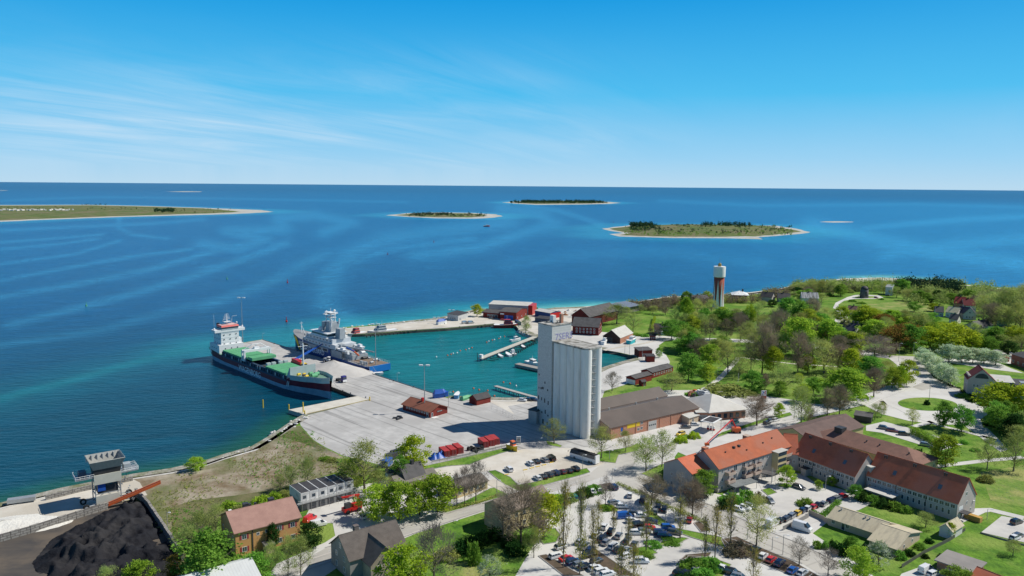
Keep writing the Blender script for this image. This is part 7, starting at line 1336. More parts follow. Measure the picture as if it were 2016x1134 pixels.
def carmesh(kd, ck):
    if (kd, ck) in CARM: return CARM[(kd, ck)]
    nm, L, B_, Hh = KINDS[kd]; pm = PAINT[ck][1]; hb_ = Hh * .56 if kd not in 'vp' else Hh * .55; f_, r_ = L / 2, -L / 2
    prof = [(r_, .32), (r_ + .05, hb_ * .95), (r_ + .25, hb_), (f_ - L * .26, hb_), (f_ - .25, hb_ * .84), (f_, hb_ * .62), (f_ - .02, .30), (f_ - .3, .2), (r_ + .3, .2)]
    m = MB(); n = len(prof); secs = []
    for y, s_ in ((-B_ / 2, .0), (-B_ / 2 * .93, .06), (B_ / 2 * .93, .06), (B_ / 2, 0)):
        secs.append([(x * (1 + s_ * .1), y, z + (s_ if z > .4 else 0)) for x, z in prof])
    for a, b in zip(secs[:-1], secs[1:]):
        for i in range(n): m.face([a[i], a[(i + 1) % n], b[(i + 1) % n], b[i]])
    m.face(list(reversed(secs[0]))); m.face(secs[-1])
    if kd in 'vp': cab = [(r_ + .1, r_ + .2), (f_ - .75 if kd == 'v' else f_ - .6, f_ - 1.7)]
    elif kd == 'c': cab = [(r_ + .55, r_ + 1.25), (f_ - 1.15, f_ - 1.95)]
    else: cab = [(r_ + .12, r_ + (.45 if kd != 'h' else .55)), (f_ - 1.1, f_ - 1.85)]
    (rb, rt2), (fb, ft) = cab; w0, w1 = B_ / 2 - .04, B_ / 2 - .22; z0, z1 = hb_ + .03, Hh - .05
    g = MB(); g.prism([(rb, -w0), (fb, -w0), (fb, w0), (rb, w0)], z0, z1, top=[(rt2, -w1), (ft, -w1), (ft, w1), (rt2, w1)])
    r = MB(); r.prism([(rt2 - .05, -w1 - .02), (ft + .05, -w1 - .02), (ft + .05, w1 + .02), (rt2 - .05, w1 + .02)], z1 + .001, Hh, top=[(rt2 + .1, -w1 + .1), (ft - .1, -w1 + .1), (ft - .1, w1 - .1), (rt2 + .1, w1 - .1)])
    if kd in 'vp':
        xx = fb - 1.2; r.prism([(rb - .01, -w0 - .01), (xx, -w0 - .01), (xx, w0 + .01), (rb - .01, w0 + .01)], z0, z1, top=[(rt2 - .01, -w1 - .01), (xx - .4, -w1 - .01), (xx - .4, w1 + .01), (rt2 - .01, w1 + .01)])
    else:      # pillars
        for u in (0.0, .34, .68, 1.0):
            xb_, xt_ = rb + (fb - rb) * u, rt2 + (ft - rt2) * u
            for sg in (-1, 1): r.tube((xb_, sg * (w0 + .01), z0), (xt_, sg * (w1 + .01), z1), .05, n=4)
    wh = MB(); wh.tube((0, -.11, 0), (0, .11, 0), .33, n=12); rm = MB(); rm.tube((0, -.125, 0), (0, .125, 0), .2, n=10)
    hlm = MB(); hlm.box(-.12, .03, -.2, .2, -.08, .1); tl = MB(); tl.box(-.03, .1, -.14, .14, -.14, .16)
    CARM[(kd, ck)] = (m.mesh('body', pm), g.mesh('windows', GLS), r.mesh('roof_panel', pm), wh.mesh('wheel', TYRE), rm.mesh('rim', RIM), hlm.mesh('headlight', LMP), tl.mesh('tail_light', TL), L, B_, hb_)
    return CARM[(kd, ck)]
def car(x, y, tox, toy, kd, ck, group=None, z=0.02):
    """centre on the ground at (x,y), nose towards (tox,toy)"""
    a = P(x, y, 0); b = P(tox, toy, 0); bo, wi, ro, wh, ri, hd, tl, L, B_, hb_ = carmesh(kd, ck); nm = KINDS[kd][0]
    o = thing('parked_' + ('suv' if kd == 'x' else nm.replace(' ', '_')), None, 'camper van' if kd == 'p' else ('van' if kd == 'v' else 'car'), (a.x, a.y, z + .13), math.atan2(b.y - a.y, b.x - a.x)); ob = link('body', bo, o); link('windows', wi, o); link('roof', ro, o)
    for sx_ in (-1, 1):
        for sy in (-1, 1):
            q = link('wheel', wh, o); q.location = (sx_ * L * .31, sy * (B_ / 2 - .13), .2); link('rim', ri, q)
            q = link('headlight' if sx_ > 0 else 'tail_light', hd if sx_ > 0 else tl, o); q.location = (sx_ * (L / 2 - .03), sy * (B_ / 2 - .3), hb_ * .62 if sx_ > 0 else hb_ * .8)
    AUTO.append((o, PAINT[ck][0] + ' ' + ('SUV' if kd == 'x' else nm).lower(), x, y, 'parked cars'))
    return o
# x y dx dy kind colour   (direction in photo pixels)
CARS = '''1002 927 -10 -8 x w;1044 915 -10 -7 h w;1056 911 -10 -7 c b;1072 908 -10 -7 e s;1085 906 -10 -7 v b;1058 944 -10 -7 h w;1070 941 -10 -7 c b;1081 937 -10 -6 e g;1094 934 -10 -7 x n;1107 932 -10 -7 h m;1120 930 -10 -7 h b;1133 926 -10 -7 x b
1118 984 -8 -12 e w;1131 982 -8 -10 e t;1146 980 -8 -12 h n;1166 970 -8 -10 c w;1178 967 -8 -10 e w;1208 962 -9 -8 x n;1209 993 12 -2 e s;1225 1000 12 0 h w;1229 1020 12 -1 v u;1248 1014 12 1 c g;1265 988 3 -12 v n;1296 1002 3 -12 x b;1308 1006 3 -12 x b
1243 1028 12 -2 h w;1262 1018 12 0 c w;1258 1036 12 -2 x b;1282 1029 12 1 h n;1278 1042 12 0 h r;1315 1042 12 0 x u;1300 1053 12 1 x n;1308 1058 12 1 e n;1328 1051 12 2 e g;1357 1027 3 -10 h r;1190 1040 6 -9 h w;1203 1050 6 -9 x b;1218 1058 6 -9 h s;1235 1067 6 -9 e g;1175 1056 8 -6 h w
1186 1064 8 -7 x b;1194 1071 8 -6 h s;1208 1078 8 -6 e w;1218 1085 8 -6 c g;1233 1087 8 -6 c w;1249 1075 5 -8 h g;1095 1098 10 -3 e w;1115 1103 10 -3 c r;1128 1110 10 -3 x n;1140 1115 10 -3 h s;1154 1119 10 -3 e b;1172 1122 12 -3 h w;1184 1128 12 -3 e w;1196 1134 12 -3 e w
1174 1108 10 -4 h g;1160 1096 10 -3 x b;1412 1117 12 5 h b;1425 1124 12 4 h w;1442 1131 12 3 x b;1336 1130 10 -6 h b;1350 1134 10 -5 x b;1502 1098 9 -8 h w;1518 1105 9 -7 h r;1535 1112 9 -8 x n;1561 1126 9 -7 h u;1580 1131 9 -6 h w;1486 1086 10 -6 c b
1467 1003 10 3 h w;1478 1000 10 3 e s;1455 1006 10 3 h w;1520 1035 9 -5 p w;1538 1028 9 -6 h b;1549 1024 9 -6 e g;1560 1018 9 -6 e s;1571 1013 9 -6 h y;1581 1008 9 -6 h n;1591 1004 9 -6 h w;1602 1001 9 -6 h r;1611 997 9 -6 c b;1622 995 9 -6 h s;1638 988 10 -4 e n;1648 985 10 -4 x s;1660 980 10 -4 h r;1573 962 12 4 e g;1516 989 8 6 h s
1357 972 10 1 h r;1380 980 12 0 e b;1740 845 12 2 x g;1757 850 12 2 e m;1779 857 12 1 x b;1823 878 12 2 e s;1861 812 12 1 h s;2001 1031 10 -3 x b;2004 1058 10 -4 e g;1998 1062 10 -4 h w;1822 1126 10 -5 v w;1838 1133 10 -4 e w
1350 843 12 0 c g;1368 838 12 0 h w;1446 830 10 -4 e b;1447 834 10 -4 x t;1518 831 12 -3 h s;1527 829 12 -3 e w;1510 835 12 -3 h g;1029 790 10 1 h w;1041 789 10 1 c b;1051 789 10 1 x n;722 1020 12 -4 x w;610 1026 9 -6 v r;627 1036 12 -3 v w
1725 587 6 1 h m;1748 583 6 0 h b;893 626 10 -2 h g;915 637 8 -1 v s;967 628 10 1 h g;990 631 10 1 h r;1003 632 8 1 e b;2004 704 8 1 h w;1645 671 8 1 h b;1962 652 8 1 e w;1290 1010 3 -12 h s;1252 1052 12 0 e w;1268 1049 12 0 h s;1142 1070 8 -8 h w;1152 1078 8 -8 x s;1163 1086 8 -8 e n;1104 1080 10 -3 h s;1232 1098 10 -4 h w;1262 1108 12 0 x w;1456 1140 12 3 e s;1373 1126 10 -5 h s;1240 978 3 -12 h w;1320 880 0 0 h w'''
for row in CARS.replace('\n', ';').split(';')[:-1]:
    a_ = row.split(); x, y = float(a_[0]), float(a_[1]); car(x, y, x + float(a_[2]), y + float(a_[3]), a_[4], a_[5])
car(1579, 1044, 1589, 1047, 'p', 'w'); car(927, 637, 937, 636, 'v', 's')
# coach
a = P(1129, 900); b = P(1172, 913); ang = math.atan2((a - b).y, (a - b).x); c = (a + b) / 2; o = thing('coach', 'long white coach with a black window band parked below the silo', 'coach', (c.x, c.y, 0), ang); L = 12.8
k = MB(); k.prism([(-L / 2, -1.27), (L / 2 - .2, -1.27), (L / 2, -1.1), (L / 2, 1.1), (L / 2 - .2, 1.27), (-L / 2, 1.27)], .4, 2.0); k.build('body', PAINT['w'][1], o)
k = MB(); k.prism([(-L / 2 + .5, -1.25), (L / 2 - .2, -1.25), (L / 2 - .02, -1.08), (L / 2 - .02, 1.08), (L / 2 - .2, 1.25), (-L / 2 + .5, 1.25)], 2.001, 3.4, top=[(-L / 2 + .6, -1.15), (L / 2 - .6, -1.15), (L / 2 - .5, -1.0), (L / 2 - .5, 1.0), (L / 2 - .6, 1.15), (-L / 2 + .6, 1.15)]); k.build('windows', GLS, o)
k = MB(); k.box(-L / 2, -L / 2 + .49, -1.25, 1.25, 2.001, 3.5); k.build('rear_panel', PAINT['w'][1], o)
k = MB(); k.box(-L / 2 + .5, L / 2 - .7, -1.12, 1.12, 3.401, 3.6); k.box(-1, 1.4, -.8, .8, 3.6, 3.8); k.box(-4.4, -2.6, -.8, .8, 3.6, 3.8); k.build('roof', BLK, o)
for x in (-3.2, -4.4, 3.9):
    for sy in (-1, 1): k = MB(); k.tube((x, sy * 1.0, .5), (x, sy * 1.29, .5), .5, n=14); q = k.build('wheel', TYRE, o); k = MB(); k.tube((x, sy * 1.0, .5), (x, sy * 1.31, .5), .25, n=10); k.build('rim', RIM, q)
for sy in (-1, 1): k = MB(); k.tube((L / 2 - .3, sy * 1.2, 3.2), (L / 2 + .5, sy * 1.5, 2.7), .05); k.box(L / 2 + .4, L / 2 + .5, sy * 1.5 - .12, sy * 1.5 + .12, 2.2, 2.8); k.build('mirror', BLK, o)
# containers
CR = wm_('container_red', (0.45, 0.045, 0.04), (0.38, 0.04, 0.035), wavex=('Y', 3.2, .1, .3), rough=.6)
def container(x, y, tx, ty, lab, m_, name='shipping_container', L=6.1, B_=2.44, h=2.6, group='shipping containers'):
    a = P(x, y); b = P(tx, ty); ang = math.atan2(b.y - a.y, b.x - a.x) ; o = thing(name, lab, 'container', a, ang - math.pi / 2, group)
    k = MB(); k.box(-B_ / 2, B_ / 2, 0, L, .1, h); k.build('body', m_, o); k = MB()
    for xx in (-B_ / 2, B_ / 2):
        for yy in (0, L): k.box(xx - .06, xx + .06, yy - .06, yy + .06, 0, h + .04)
    for zz in (.1, h): k.box(-B_ / 2, B_ / 2, -.07, -.01, zz - .07, zz + .05)
    k.build('corner_post', m_, o); k = MB(); k.box(-B_ / 2 + .1, -.03, -.09, -.02, .25, h - .15); k.box(.03, B_ / 2 - .1, -.09, -.02, .25, h - .15); d = k.build('door', m_, o)
    k = MB(); 
    for xx in (-.8, -.35, .35, .8): k.tube((xx, -.13, .25), (xx, -.13, h - .15), .03, n=4)
    k.build('lock_rod', STEEL, d)
for i, (x, y, pos) in enumerate(((881, 900.5, 'left container of the left group of three'), (894, 897.5, 'middle container of the left group of three'), (907, 893.5, 'right container of the left group of three'), (957, 881.5, 'left container of the right group of three'), (969, 878.5, 'middle container of the right group of three'), (978, 876, 'right container of the right group of three'))):
    container(x, y, x - 13, y - 10.5, 'red shipping container, ' + pos, CR)
container(757, 921, 768, 911, 'open blue container left of the trees beside the quay fence', BLU, L=5); container(797, 921, 806, 912, 'blue container behind the pale budding trees', BLU, L=5); container(762, 908, 786, 899, 'long dark container, lower of two by the quay fence', DKM, L=7); container(772, 901, 796, 893, 'long dark container, upper of two by the quay fence', DKM, L=7)
container(1023, 641, 1013, 633, 'dark blue container beside the harbour basin', wm_('container_blue', (0.03, 0.06, 0.13)), L=12)
container(1982, 712, 1976, 705, 'red container beside the brick building at the right edge', CR)
def heap(name, lab, x, y, r, h, m_, cat='heap', n=14, seed=1, rough_=.25, kind=None, sx_=1.0, rz=0.0, z=0):
    rnd = random.Random(seed); k = MB(); v = []; f = []; R_, N_ = 7, 28
    for i in range(R_ + 1):
        for j in range(N_):
            a_ = j * 2 * math.pi / N_; u = i / R_; rr_ = r * (1 - u) * (1 + rough_ * .5 * math.sin(3 * a_ + seed) + rnd.uniform(-.06, .06) * (1 - u)); v.append((rr_ * math.cos(a_) * sx_, rr_ * math.sin(a_), max(-.1, h * (u ** 1.1) * (1 + rnd.uniform(-rough_, rough_) * .2)) - (.1 if i == 0 else 0)))
    for i in range(R_):
        for j in range(N_): f.append((i * N_ + j, i * N_ + (j + 1) % N_, (i + 1) * N_ + (j + 1) % N_, (i + 1) * N_ + j))
    k.grid(v, f); o = k.build(name, m_, smooth=True); o.location = P(x, y, z); o.rotation_euler = (0, 0, rz); tag(o, lab, cat, kind=kind); return o
heap('gravel_heap', 'pale cone of gravel on the pier beyond the cargo ship bow', 657, 731, 17, 6.5, wm_('pale_gravel', (0.50, 0.48, 0.45), (0.44, 0.42, 0.39)), sx_=1.3, rz=-.4)
heap('sand_heap', 'white sand heap on the storage ground at the left edge', 10, 1040, 9, 2.6, wm_('white_sand', (0.68, 0.66, 0.60), (0.60, 0.58, 0.53), scale=.3, bump=.3), sx_=2.0, rz=.45, seed=3)
for i, (x, y) in enumerate(((855, 903), (864, 902), (869, 899))): heap('covered_heap', 'bright blue tarpaulin covered load, %s of three beside the red containers' % ['left', 'middle', 'right'][i], x, y, 2.6, 2.6, BLU, cat='covered load', seed=i)
rnd = random.Random(2)
for i in range(14):
    x = 922 + rnd.uniform(0, 28); y = 893 - (x - 922) * .28 + rnd.uniform(-6, 3); k = MB(); k.tube((0, -.5, .8), (0, .5, .8), .8, n=14); k.tube((0, -.52, .8), (0, .52, .8), .35, n=8, mi=1); o = k.build('rubber_tyre', [BLK, DKM]); o.location = P(x, y); o.rotation_euler = (rnd.uniform(-.3, .3), 0, rnd.uniform(0, 3)); tag(o, None, 'tyre'); AUTO.append((o, 'large black tyre', x, y, 'tyres between the red containers'))
# fence along the yard
def fence(name, lab, pts, h, m_, step=3.0, panel=None, cat='fence'):
    q = [P(*p) for p in pts]; o = thing(name, lab, cat, q[0]); k = MB(); pn = MB()
    for a, b in zip(q[:-1], q[1:]):
        L = (b - a).length; n_ = max(1, int(L / step))
        for i in range(n_ + 1): p = a.lerp(b, i / n_) - q[0]; k.tube((p.x, p.y, 0), (p.x, p.y, h), .05, n=4)
        A_, B2_ = a - q[0], b - q[0]
        if panel: d = (B2_ - A_).normalized(); nn = Vector((-d.y, d.x, 0)) * .05; pn.grid([A_ - nn, B2_ - nn, B2_ + nn, A_ + nn] + [p + Vector((0, 0, h)) for p in (A_ - nn, B2_ - nn, B2_ + nn, A_ + nn)], [(3, 2, 1, 0), (4, 5, 6, 7), (0, 1, 5, 4), (1, 2, 6, 5), (2, 3, 7, 6), (3, 0, 4, 7)])
        else:
            for z in (.3, h * .5, h): pn.tube((A_.x, A_.y, z), (B2_.x, B2_.y, z), .025, n=3)
    k.build('post', m_, o); pn.build('panel' if panel else 'rail', panel or m_, o); return o
fence('wire_fence', 'wire fence with thin posts between the quay and the gravel yard', [(620, 884), (690, 905), (750, 922)], 1.8, STEEL); fence('wire_fence', 'wire fence running behind the red containers', [(850, 913), (925, 898), (1000, 880.5), (1055, 866)], 1.8, STEEL, panel=None)
fence('low_wall', 'low pale concrete strip along the container row', [(850, 910.5), (925, 895.5), (1000, 878)], .8, STEEL, panel=wm_('pale_barrier', (0.40, 0.39, 0.37)), cat='wall')
fence('steel_fence', 'fence with gates between the quay and the gravel parking place', [(967, 808), (990, 815), (1008, 826), (1020, 838)], 2.2, STEEL)
fence('board_fence', 'pale board fence in front of the beige bungalow', [(1592, 1012), (1618, 1024), (1632, 1033)], 1.6, STEEL, panel=RENDB); fence('board_fence', 'grey board fence below the parked cars of the courtyard', [(1541, 1045), (1570, 1031), (1592, 1019)], 1.5, STEEL, panel=RENDGR)
fence('garden_fence', 'long dark garden fence beside the beige bungalow', [(1775, 1118), (1820, 1090), (1870, 1065), (1900, 1045)], 1.1, DKM, panel=wm_('weathered_board', (0.10, 0.11, 0.085)))
fence('stone_wall', 'dark stone edging beside the lower right parking place', [(1930, 1050), (1970, 1062), (2020, 1075)], .5, DKM, panel=RENDGR, cat='wall')
fence('quay_kerb', 'row of black fenders and kerb blocks along the basin side of the pier', [(517, 669), (562, 683.5), (610, 698.5), (678, 718.5), (752, 742.5), (858, 776.5)], .35, DKM, step=4.0, panel=wm_('kerb_beam', (0.30, 0.29, 0.27)), cat='kerb')
fence('quay_kerb', 'low kerb beam along the outer side of the breakwater basin wall', [(668, 660), (718, 657.6), (781, 652.6), (877, 646.6), (944, 640.6), (974, 637.6)], .5, DKM, step=4.0, panel=wm_('kerb_beam', 0), cat='kerb')
fence('quay_kerb', 'yellow kerb beam along the landward edge of the ferry ramp', [(601, 816.5), (660, 803), (727, 787.5)], .4, YEL, step=5.0, panel=wm_('faded_yellow_kerb', (0.45, 0.38, 0.20)), cat='kerb')
# breakwater wall face with timber fenders
for i in range(34):
    t = i / 33; x = 722 + (972 - 722) * t; y = 659.2 - 20.2 * t - 1.5 * math.sin(t * 3.1); o = link('timber_fender', (lambda q: (q.box(-.35, .35, -.35, .35, -3.5, -.05), q.mesh('timber_fender', QWALL))[1])(MB()) if i == 0 else FEN); FEN = o.data; o.location = P(x, y + .4); o.rotation_euler = (.25, 0, 0); tag(o, None, 'fender'); AUTO.append((o, 'dark timber fender', x, y, 'timber fenders on the breakwater wall'))
# boulders of the rock revetments
RK = wm_('limestone_boulder', (0.58, 0.57, 0.54), (0.44, 0.43, 0.40), scale=1.2, bump=.1)
def rock(r, seed):
    rnd = random.Random(seed); bm = bmesh.new(); bmesh.ops.create_icosphere(bm, subdivisions=1, radius=r)
    for v in bm.verts: v.co *= rnd.uniform(.75, 1.2); v.co.z *= .75
    me_ = bpy.data.meshes.new('boulder'); bm.to_mesh(me_); bm.free(); me_.materials.append(RK); return me_
RM = [rock(1.0, i) for i in range(5)]
def rocks(pts, n, rmin, rmax, desc, group, spread=1.2):
    rnd = random.Random(n)
    q = [P(*p, -.6) for p in pts]; tot = sum((b - a).length for a, b in zip(q[:-1], q[1:]))
    for a, b in zip(q[:-1], q[1:]):
        m_ = max(1, round(n * (b - a).length / tot))
        for i in range(m_):
            p = a.lerp(b, (i + rnd.random()) / m_) + Vector((rnd.gauss(0, spread), rnd.gauss(0, spread), 0)); o = link('boulder', rnd.choice(RM)); o.location = (p.x, p.y, rnd.uniform(-.9, 0)); s_ = rnd.uniform(rmin, rmax); o.scale = (s_, s_ * rnd.uniform(.7, 1.2), s_); o.rotation_euler = (0, 0, rnd.uniform(0, 6)); tag(o, None, 'boulder')
            X_, Y_ = proj(o.location); AUTO.append((o, desc, X_, Y_, group))
rocks([(605, 819), (590, 828), (572, 838), (545, 853)], 38, .7, 1.5, 'pale boulder', 'boulders by the ferry ramp')
rocks([(540, 858), (500, 884), (440, 902), (400, 916)], 38, .4, .9, 'small pale stone', 'shore stones')
rocks([(1022, 651), (1032, 656), (1042, 661)], 18, .6, 1.2, 'grey boulder', 'boulders at the root of the floating pier')
rocks([(672, 647), (720, 642.5), (807, 635), (860, 631), (925, 617)], 40, .8, 1.7, 'grey boulder', 'boulders along the breakwater')
# street lamps and masts
def lamp(x, yb, yt, kind='s', lab=None):
    b = P(x, yb); h = up(x, yb, yt); o = thing('high_mast_light' if kind == 'm' else ('flagpole' if kind == 'f' else 'street_lamp'), lab, 'flagpole' if kind == 'f' else 'lamp post', b, 0); k = MB(); k.tube((0, 0, 0), (0, 0, h), .11 if kind != 'm' else .28, .07 if kind != 'm' else .14, 6); k.build('pole', STEEL if kind != 'f' else WHITE, o)
    if kind == 's': k = MB(); k.tube((0, 0, h), (.9, -.5, h + .1), .05); k.box(.7, 1.4, -.75, -.35, h, h + .18); k.build('lamp_head', WHITE, o)
    if kind == 'm':
        for s_ in (-1, 1): k = MB(); k.box(s_ * 1.6 - .9, s_ * 1.6 + .9, -.5, .5, h - .3, h + .25); k.build('floodlight', WHITE, o)
        k = MB(); k.tube((-2.4, 0, h), (2.4, 0, h), .1); k.build('crossbar', STEEL, o)
    if not lab: AUTO.append((o, {'s': 'grey street lamp', 'm': 'tall floodlight mast', 'f': 'white flagpole'}[kind], x, yb, 'street lamps'))
for x, y0, y1, kd, lab in ((478, 674, 586, 'm', 'very tall thin floodlight mast at the outer end of the pier'), (836, 812, 719, 'm', 'tall floodlight mast beside the red harbour cabin'), (740, 726, 638, 'm', 'tall floodlight mast behind the stern of the coast guard ship'), (889, 622, 610, 'm', 'floodlight mast on the breakwater near the harbour office'), (739, 642, 634, 's', None), (782, 752, 734, 's', None), (517, 669, 656, 's', None), (883, 800, 772, 's', None), (859, 637, 625, 'm', 'dark gantry like mast on the breakwater'), (1735, 578, 547, 'f', 'white flagpole beside the white lookout house'), (1453, 752, 735, 'f', None), (1603, 650, 622, 'f', 'flagpole in front of the blue black roofed white house'), (1769, 712, 676, 's', None), (1798, 699, 674, 's', None), (1829, 790, 748, 's', None), (1413, 742, 724, 's', None),
                         (1147, 925, 895, 's', None), (1205, 945, 922, 's', None), (1200, 905, 886, 's', None), (1381, 1018, 996, 's', None), (1471, 1062, 1040, 's', None), (1520, 1083, 1057, 's', None), (1541, 1092, 1053, 's', None), (1625, 965, 937, 's', None), (1677, 984, 965, 's', None), (893, 1028, 1024, 's', None), (978, 975, 945, 's', None), (1072, 975, 962, 's', None), (1520, 950, 920, 'f', None), (1310, 1030, 1005, 's', None), (1224, 1055, 1037, 's', None), (822, 968, 943, 's', None), (1312, 762, 750, 's', None), (1420, 800, 780, 's', None), (1563, 826, 800, 's', None), (1264, 713, 682, 's', None), (1239, 700, 672, 's', None), (1230, 697, 668, 's', None), (1907, 1010, 985, 's', None), (1943, 1022, 1002, 's', None), (330, 1040, 1008, 's', 'thin steel pole at the corner of the coal yard'), (1061, 870, 862, 's', None), (1000, 975, 960, 's', None)): lamp(x, y0, y1, kd, lab)
for x, y, y1 in ((518, 803, 787), (569, 812, 796), (597, 812, 792), (600, 816, 808), (728, 789, 781)):
    o = link('mooring_post', (lambda q: (q.tube((0, 0, -2), (0, 0, 1), .28, n=8), q.mesh('mooring_post', YEL))[1])(MB())); o.location = P(x, y, WZ if x < 590 else 0); o.scale.z = up(x, y, y1, WZ if x < 590 else 0); tag(o, None, 'post'); AUTO.append((o, 'yellow mooring post', x, y, 'yellow posts by the ferry ramp'))
# yellow parking stops
for i, (x, y) in enumerate(((997, 935), (1034, 925.5), (1047, 922), (1059, 919), (1071, 916), (1086, 911))):
    k = MB(); k.box(-.9, .9, -.15, .15, 0, .3); o = k.build('parking_stop', YEL); o.location = P(x, y); o.rotation_euler = (0, 0, .5); tag(o, None, 'parking stop'); AUTO.append((o, 'yellow parking stop', x, y, 'yellow parking stops'))
# ---- machines on the pier
a = P(577, 716); b = P(607, 728); ang = math.atan2((b - a).y, (b - a).x); o = thing('mobile_crane', 'red and yellow mobile crane with a raised blue boom on the pier', 'crane', a, ang); L = (b - a).length * .8
k = MB(); k.box(0, L, -1.4, 1.4, 1.0, 1.8); k.build('carrier', DKM, o)
k = MB(); k.box(L * .05, L * .55, -1.3, 1.3, 1.8, 3.6); k.box(L * .55, L * .75, -1.3, -.1, 1.8, 3.2); k.build('superstructure', RED, o); k = MB(); k.box(L * .8, L, -1.3, 1.3, 1.2, 2.9); k.build('cab', YEL, o)
k = MB(); k.box(L * .82, L * 1.01, -1.32, 1.32, 2.1, 2.7); k.build('window_band', GLS, o)
for i in range(5):
    for sy in (-1, 1): k = MB(); x = L * (.08 + i * .21); k.tube((x, sy * 1.1, .6), (x, sy * 1.45, .6), .6, n=12); k.build('wheel', TYRE, o)
for x in (-.5, L * .65): k = MB(); k.box(x, x + .5, -3.2, 3.2, .6, .9); k.build('outrigger', YEL, o)
tipp = P(640, 703, 0); 
inv = Matrix.Rotation(-ang, 3, 'Z'); T1 = None
best = None
for s_ in np.linspace(10, 45, 60):     # boom towards the upper right in the photo, at a real length
    dv = (Vector((P(680, 690, 0).x, P(680, 690, 0).y, 0)) - Vector((a.x, a.y, 0))).normalized()
    for z in np.linspace(6, 34, 57):
        pz = a + dv * s_; pz.z = z; X_, Y_ = proj(pz); e = (X_ - 642) ** 2 + (Y_ - 673) ** 2
        if best is None or e < best[0]: best = (e, pz.copy())
tp = inv @ (best[1] - a); s0 = Vector((L * .2, 0, 3.2)); k = MB(); k.tube(s0, s0.lerp(tp, .45), .75, .7, 4); k.tube(s0.lerp(tp, .42), s0.lerp(tp, .75), .55, .5, 4); k.tube(s0.lerp(tp, .72), tp, .4, .35, 4); k.build('boom', BLU, o)
k = MB(); k.tube(Vector((L * .45, 0, 2.6)), s0.lerp(tp, .3), .25); k.build('boom_ram', DKM, o); k = MB(); k.tube(tp, tp - Vector((0, 0, 5)), .04); k.box(tp.x - .3, tp.x + .3, tp.y - .3, tp.y + .3, tp.z - 5.6, tp.z - 5); k.build('hook', RED, o)
def loader(x, y, tx, ty, lab):
    a = P(x, y); b = P(tx, ty); o = thing('wheel_loader', lab, 'wheel loader', a, math.atan2((b - a).y, (b - a).x)); k = MB(); k.box(-3.2, 0, -1.1, 1.1, 1, 2.6); k.build('body', SG, o); k = MB(); k.box(-.6, 1.0, -.8, .8, 1.4, 3.6); k.build('cab', WHITE, o); k = MB(); k.box(-.62, 1.02, -.82, .82, 2.4, 3.3); k.build('window_band', GLS, o)
    for xx in (-2.0, 1.6):
        for sy in (-1, 1): k = MB(); k.tube((xx, sy * .8, .95), (xx, sy * 1.5, .95), .95, n=14); q = k.build('wheel', TYRE, o); k = MB(); k.tube((xx, sy * .8, .95), (xx, sy * 1.53, .95), .5, n=10); k.build('rim', WHITE, q)
    k = MB(); k.tube((1, -.6, 1.6), (4, -.6, .7), .2); k.tube((1, .6, 1.6), (4, .6, .7), .2); k.prism([(3.8, -1.5), (5.2, -1.5), (5.2, 1.5), (3.8, 1.5)], .1, 1.3, top=[(3.8, -1.5), (4.2, -1.5), (4.2, 1.5), (3.8, 1.5)]); k.build('bucket', DKM, o)
loader(647, 714, 660, 716, 'wheel loader with big white rims beside the coast guard ship')
def truck(x, y, tx, ty, lab, m_):
    a = P(x, y); b = P(tx, ty); o = thing('truck', lab, 'truck', a, math.atan2((b - a).y, (b - a).x)); k = MB(); k.prism([(1.6, -1.25), (3.9, -1.25), (3.9, 1.25), (1.6, 1.25)], .7, 3.6, top=[(1.8, -1.2), (3.6, -1.2), (3.6, 1.2), (1.8, 1.2)]); k.build('cab', m_, o); k = MB(); k.box(3.5, 3.94, -1.1, 1.1, 2.1, 3.0); k.build('windscreen', GLS, o); k = MB(); k.box(3.7, 4.0, -1.2, 1.2, .5, 1.6); k.build('bumper', WHITE, o); k = MB(); k.box(-3.5, 1.6, -.6, .6, .7, 1.1); k.box(-3.2, -1, -1.1, 1.1, 1.1, 1.4); k.build('chassis', DKM, o)
    for xx in (-2.6, -1.2, 2.8):
        for sy in (-1, 1): k = MB(); k.tube((xx, sy * .8, .52), (xx, sy * 1.25, .52), .52, n=12); k.build('wheel', TYRE, o)
truck(671, 751, 684, 755, 'purple blue tractor truck parked beside the cargo ship bow', wm_('purple_blue_paint', (0.05, 0.04, 0.22), rough=.3)); truck(617, 738, 608, 733, 'small blue truck between the crane and the gravel heap', BLU)
# telehandler
a = P(681, 1011); b = P(718, 1000); o = thing('telehandler', 'bright red telescopic handler in the yard before the stacked cabins', 'telehandler', a, math.atan2((a - b).y, (a - b).x) + math.pi)
k = MB(); k.box(-1, 5.4, -1.1, 1.1, .8, 2.0); k.box(2.2, 5.6, -1.2, .6, 2.0, 2.9); k.build('body', RED, o); k = MB(); k.box(-.6, 1.3, -1.1, .1, 2.0, 3.7); k.build('cab', DKM, o); k = MB(); k.tube((5.2, .4, 3.2), (4.4, .4, 4.6), .4, n=4); k.tube((5.2, .4, 4.9), (-1.6, .4, 5.6), .42, .36, 4); k.build('boom', RED, o); k = MB(); k.tube((3.5, .4, 2.6), (2.8, .4, 5.0), .2); k.box(-2.3, -1.5, -.5, 1.3, 5.0, 5.9); k.build('lift_ram', DKM, o)
text('lettering', 'LOXAM', .62, WHITE, o, (2.2, -.05, 5.05), (math.pi / 2, 0, 0), .02).rotation_euler = (math.pi / 2, 0, 0)
for x in (.2, 4.2):
    for sy in (-1, 1): k = MB(); k.tube((x, sy * .9, .7), (x, sy * 1.4, .7), .72, n=14); k.build('wheel', TYRE, o)
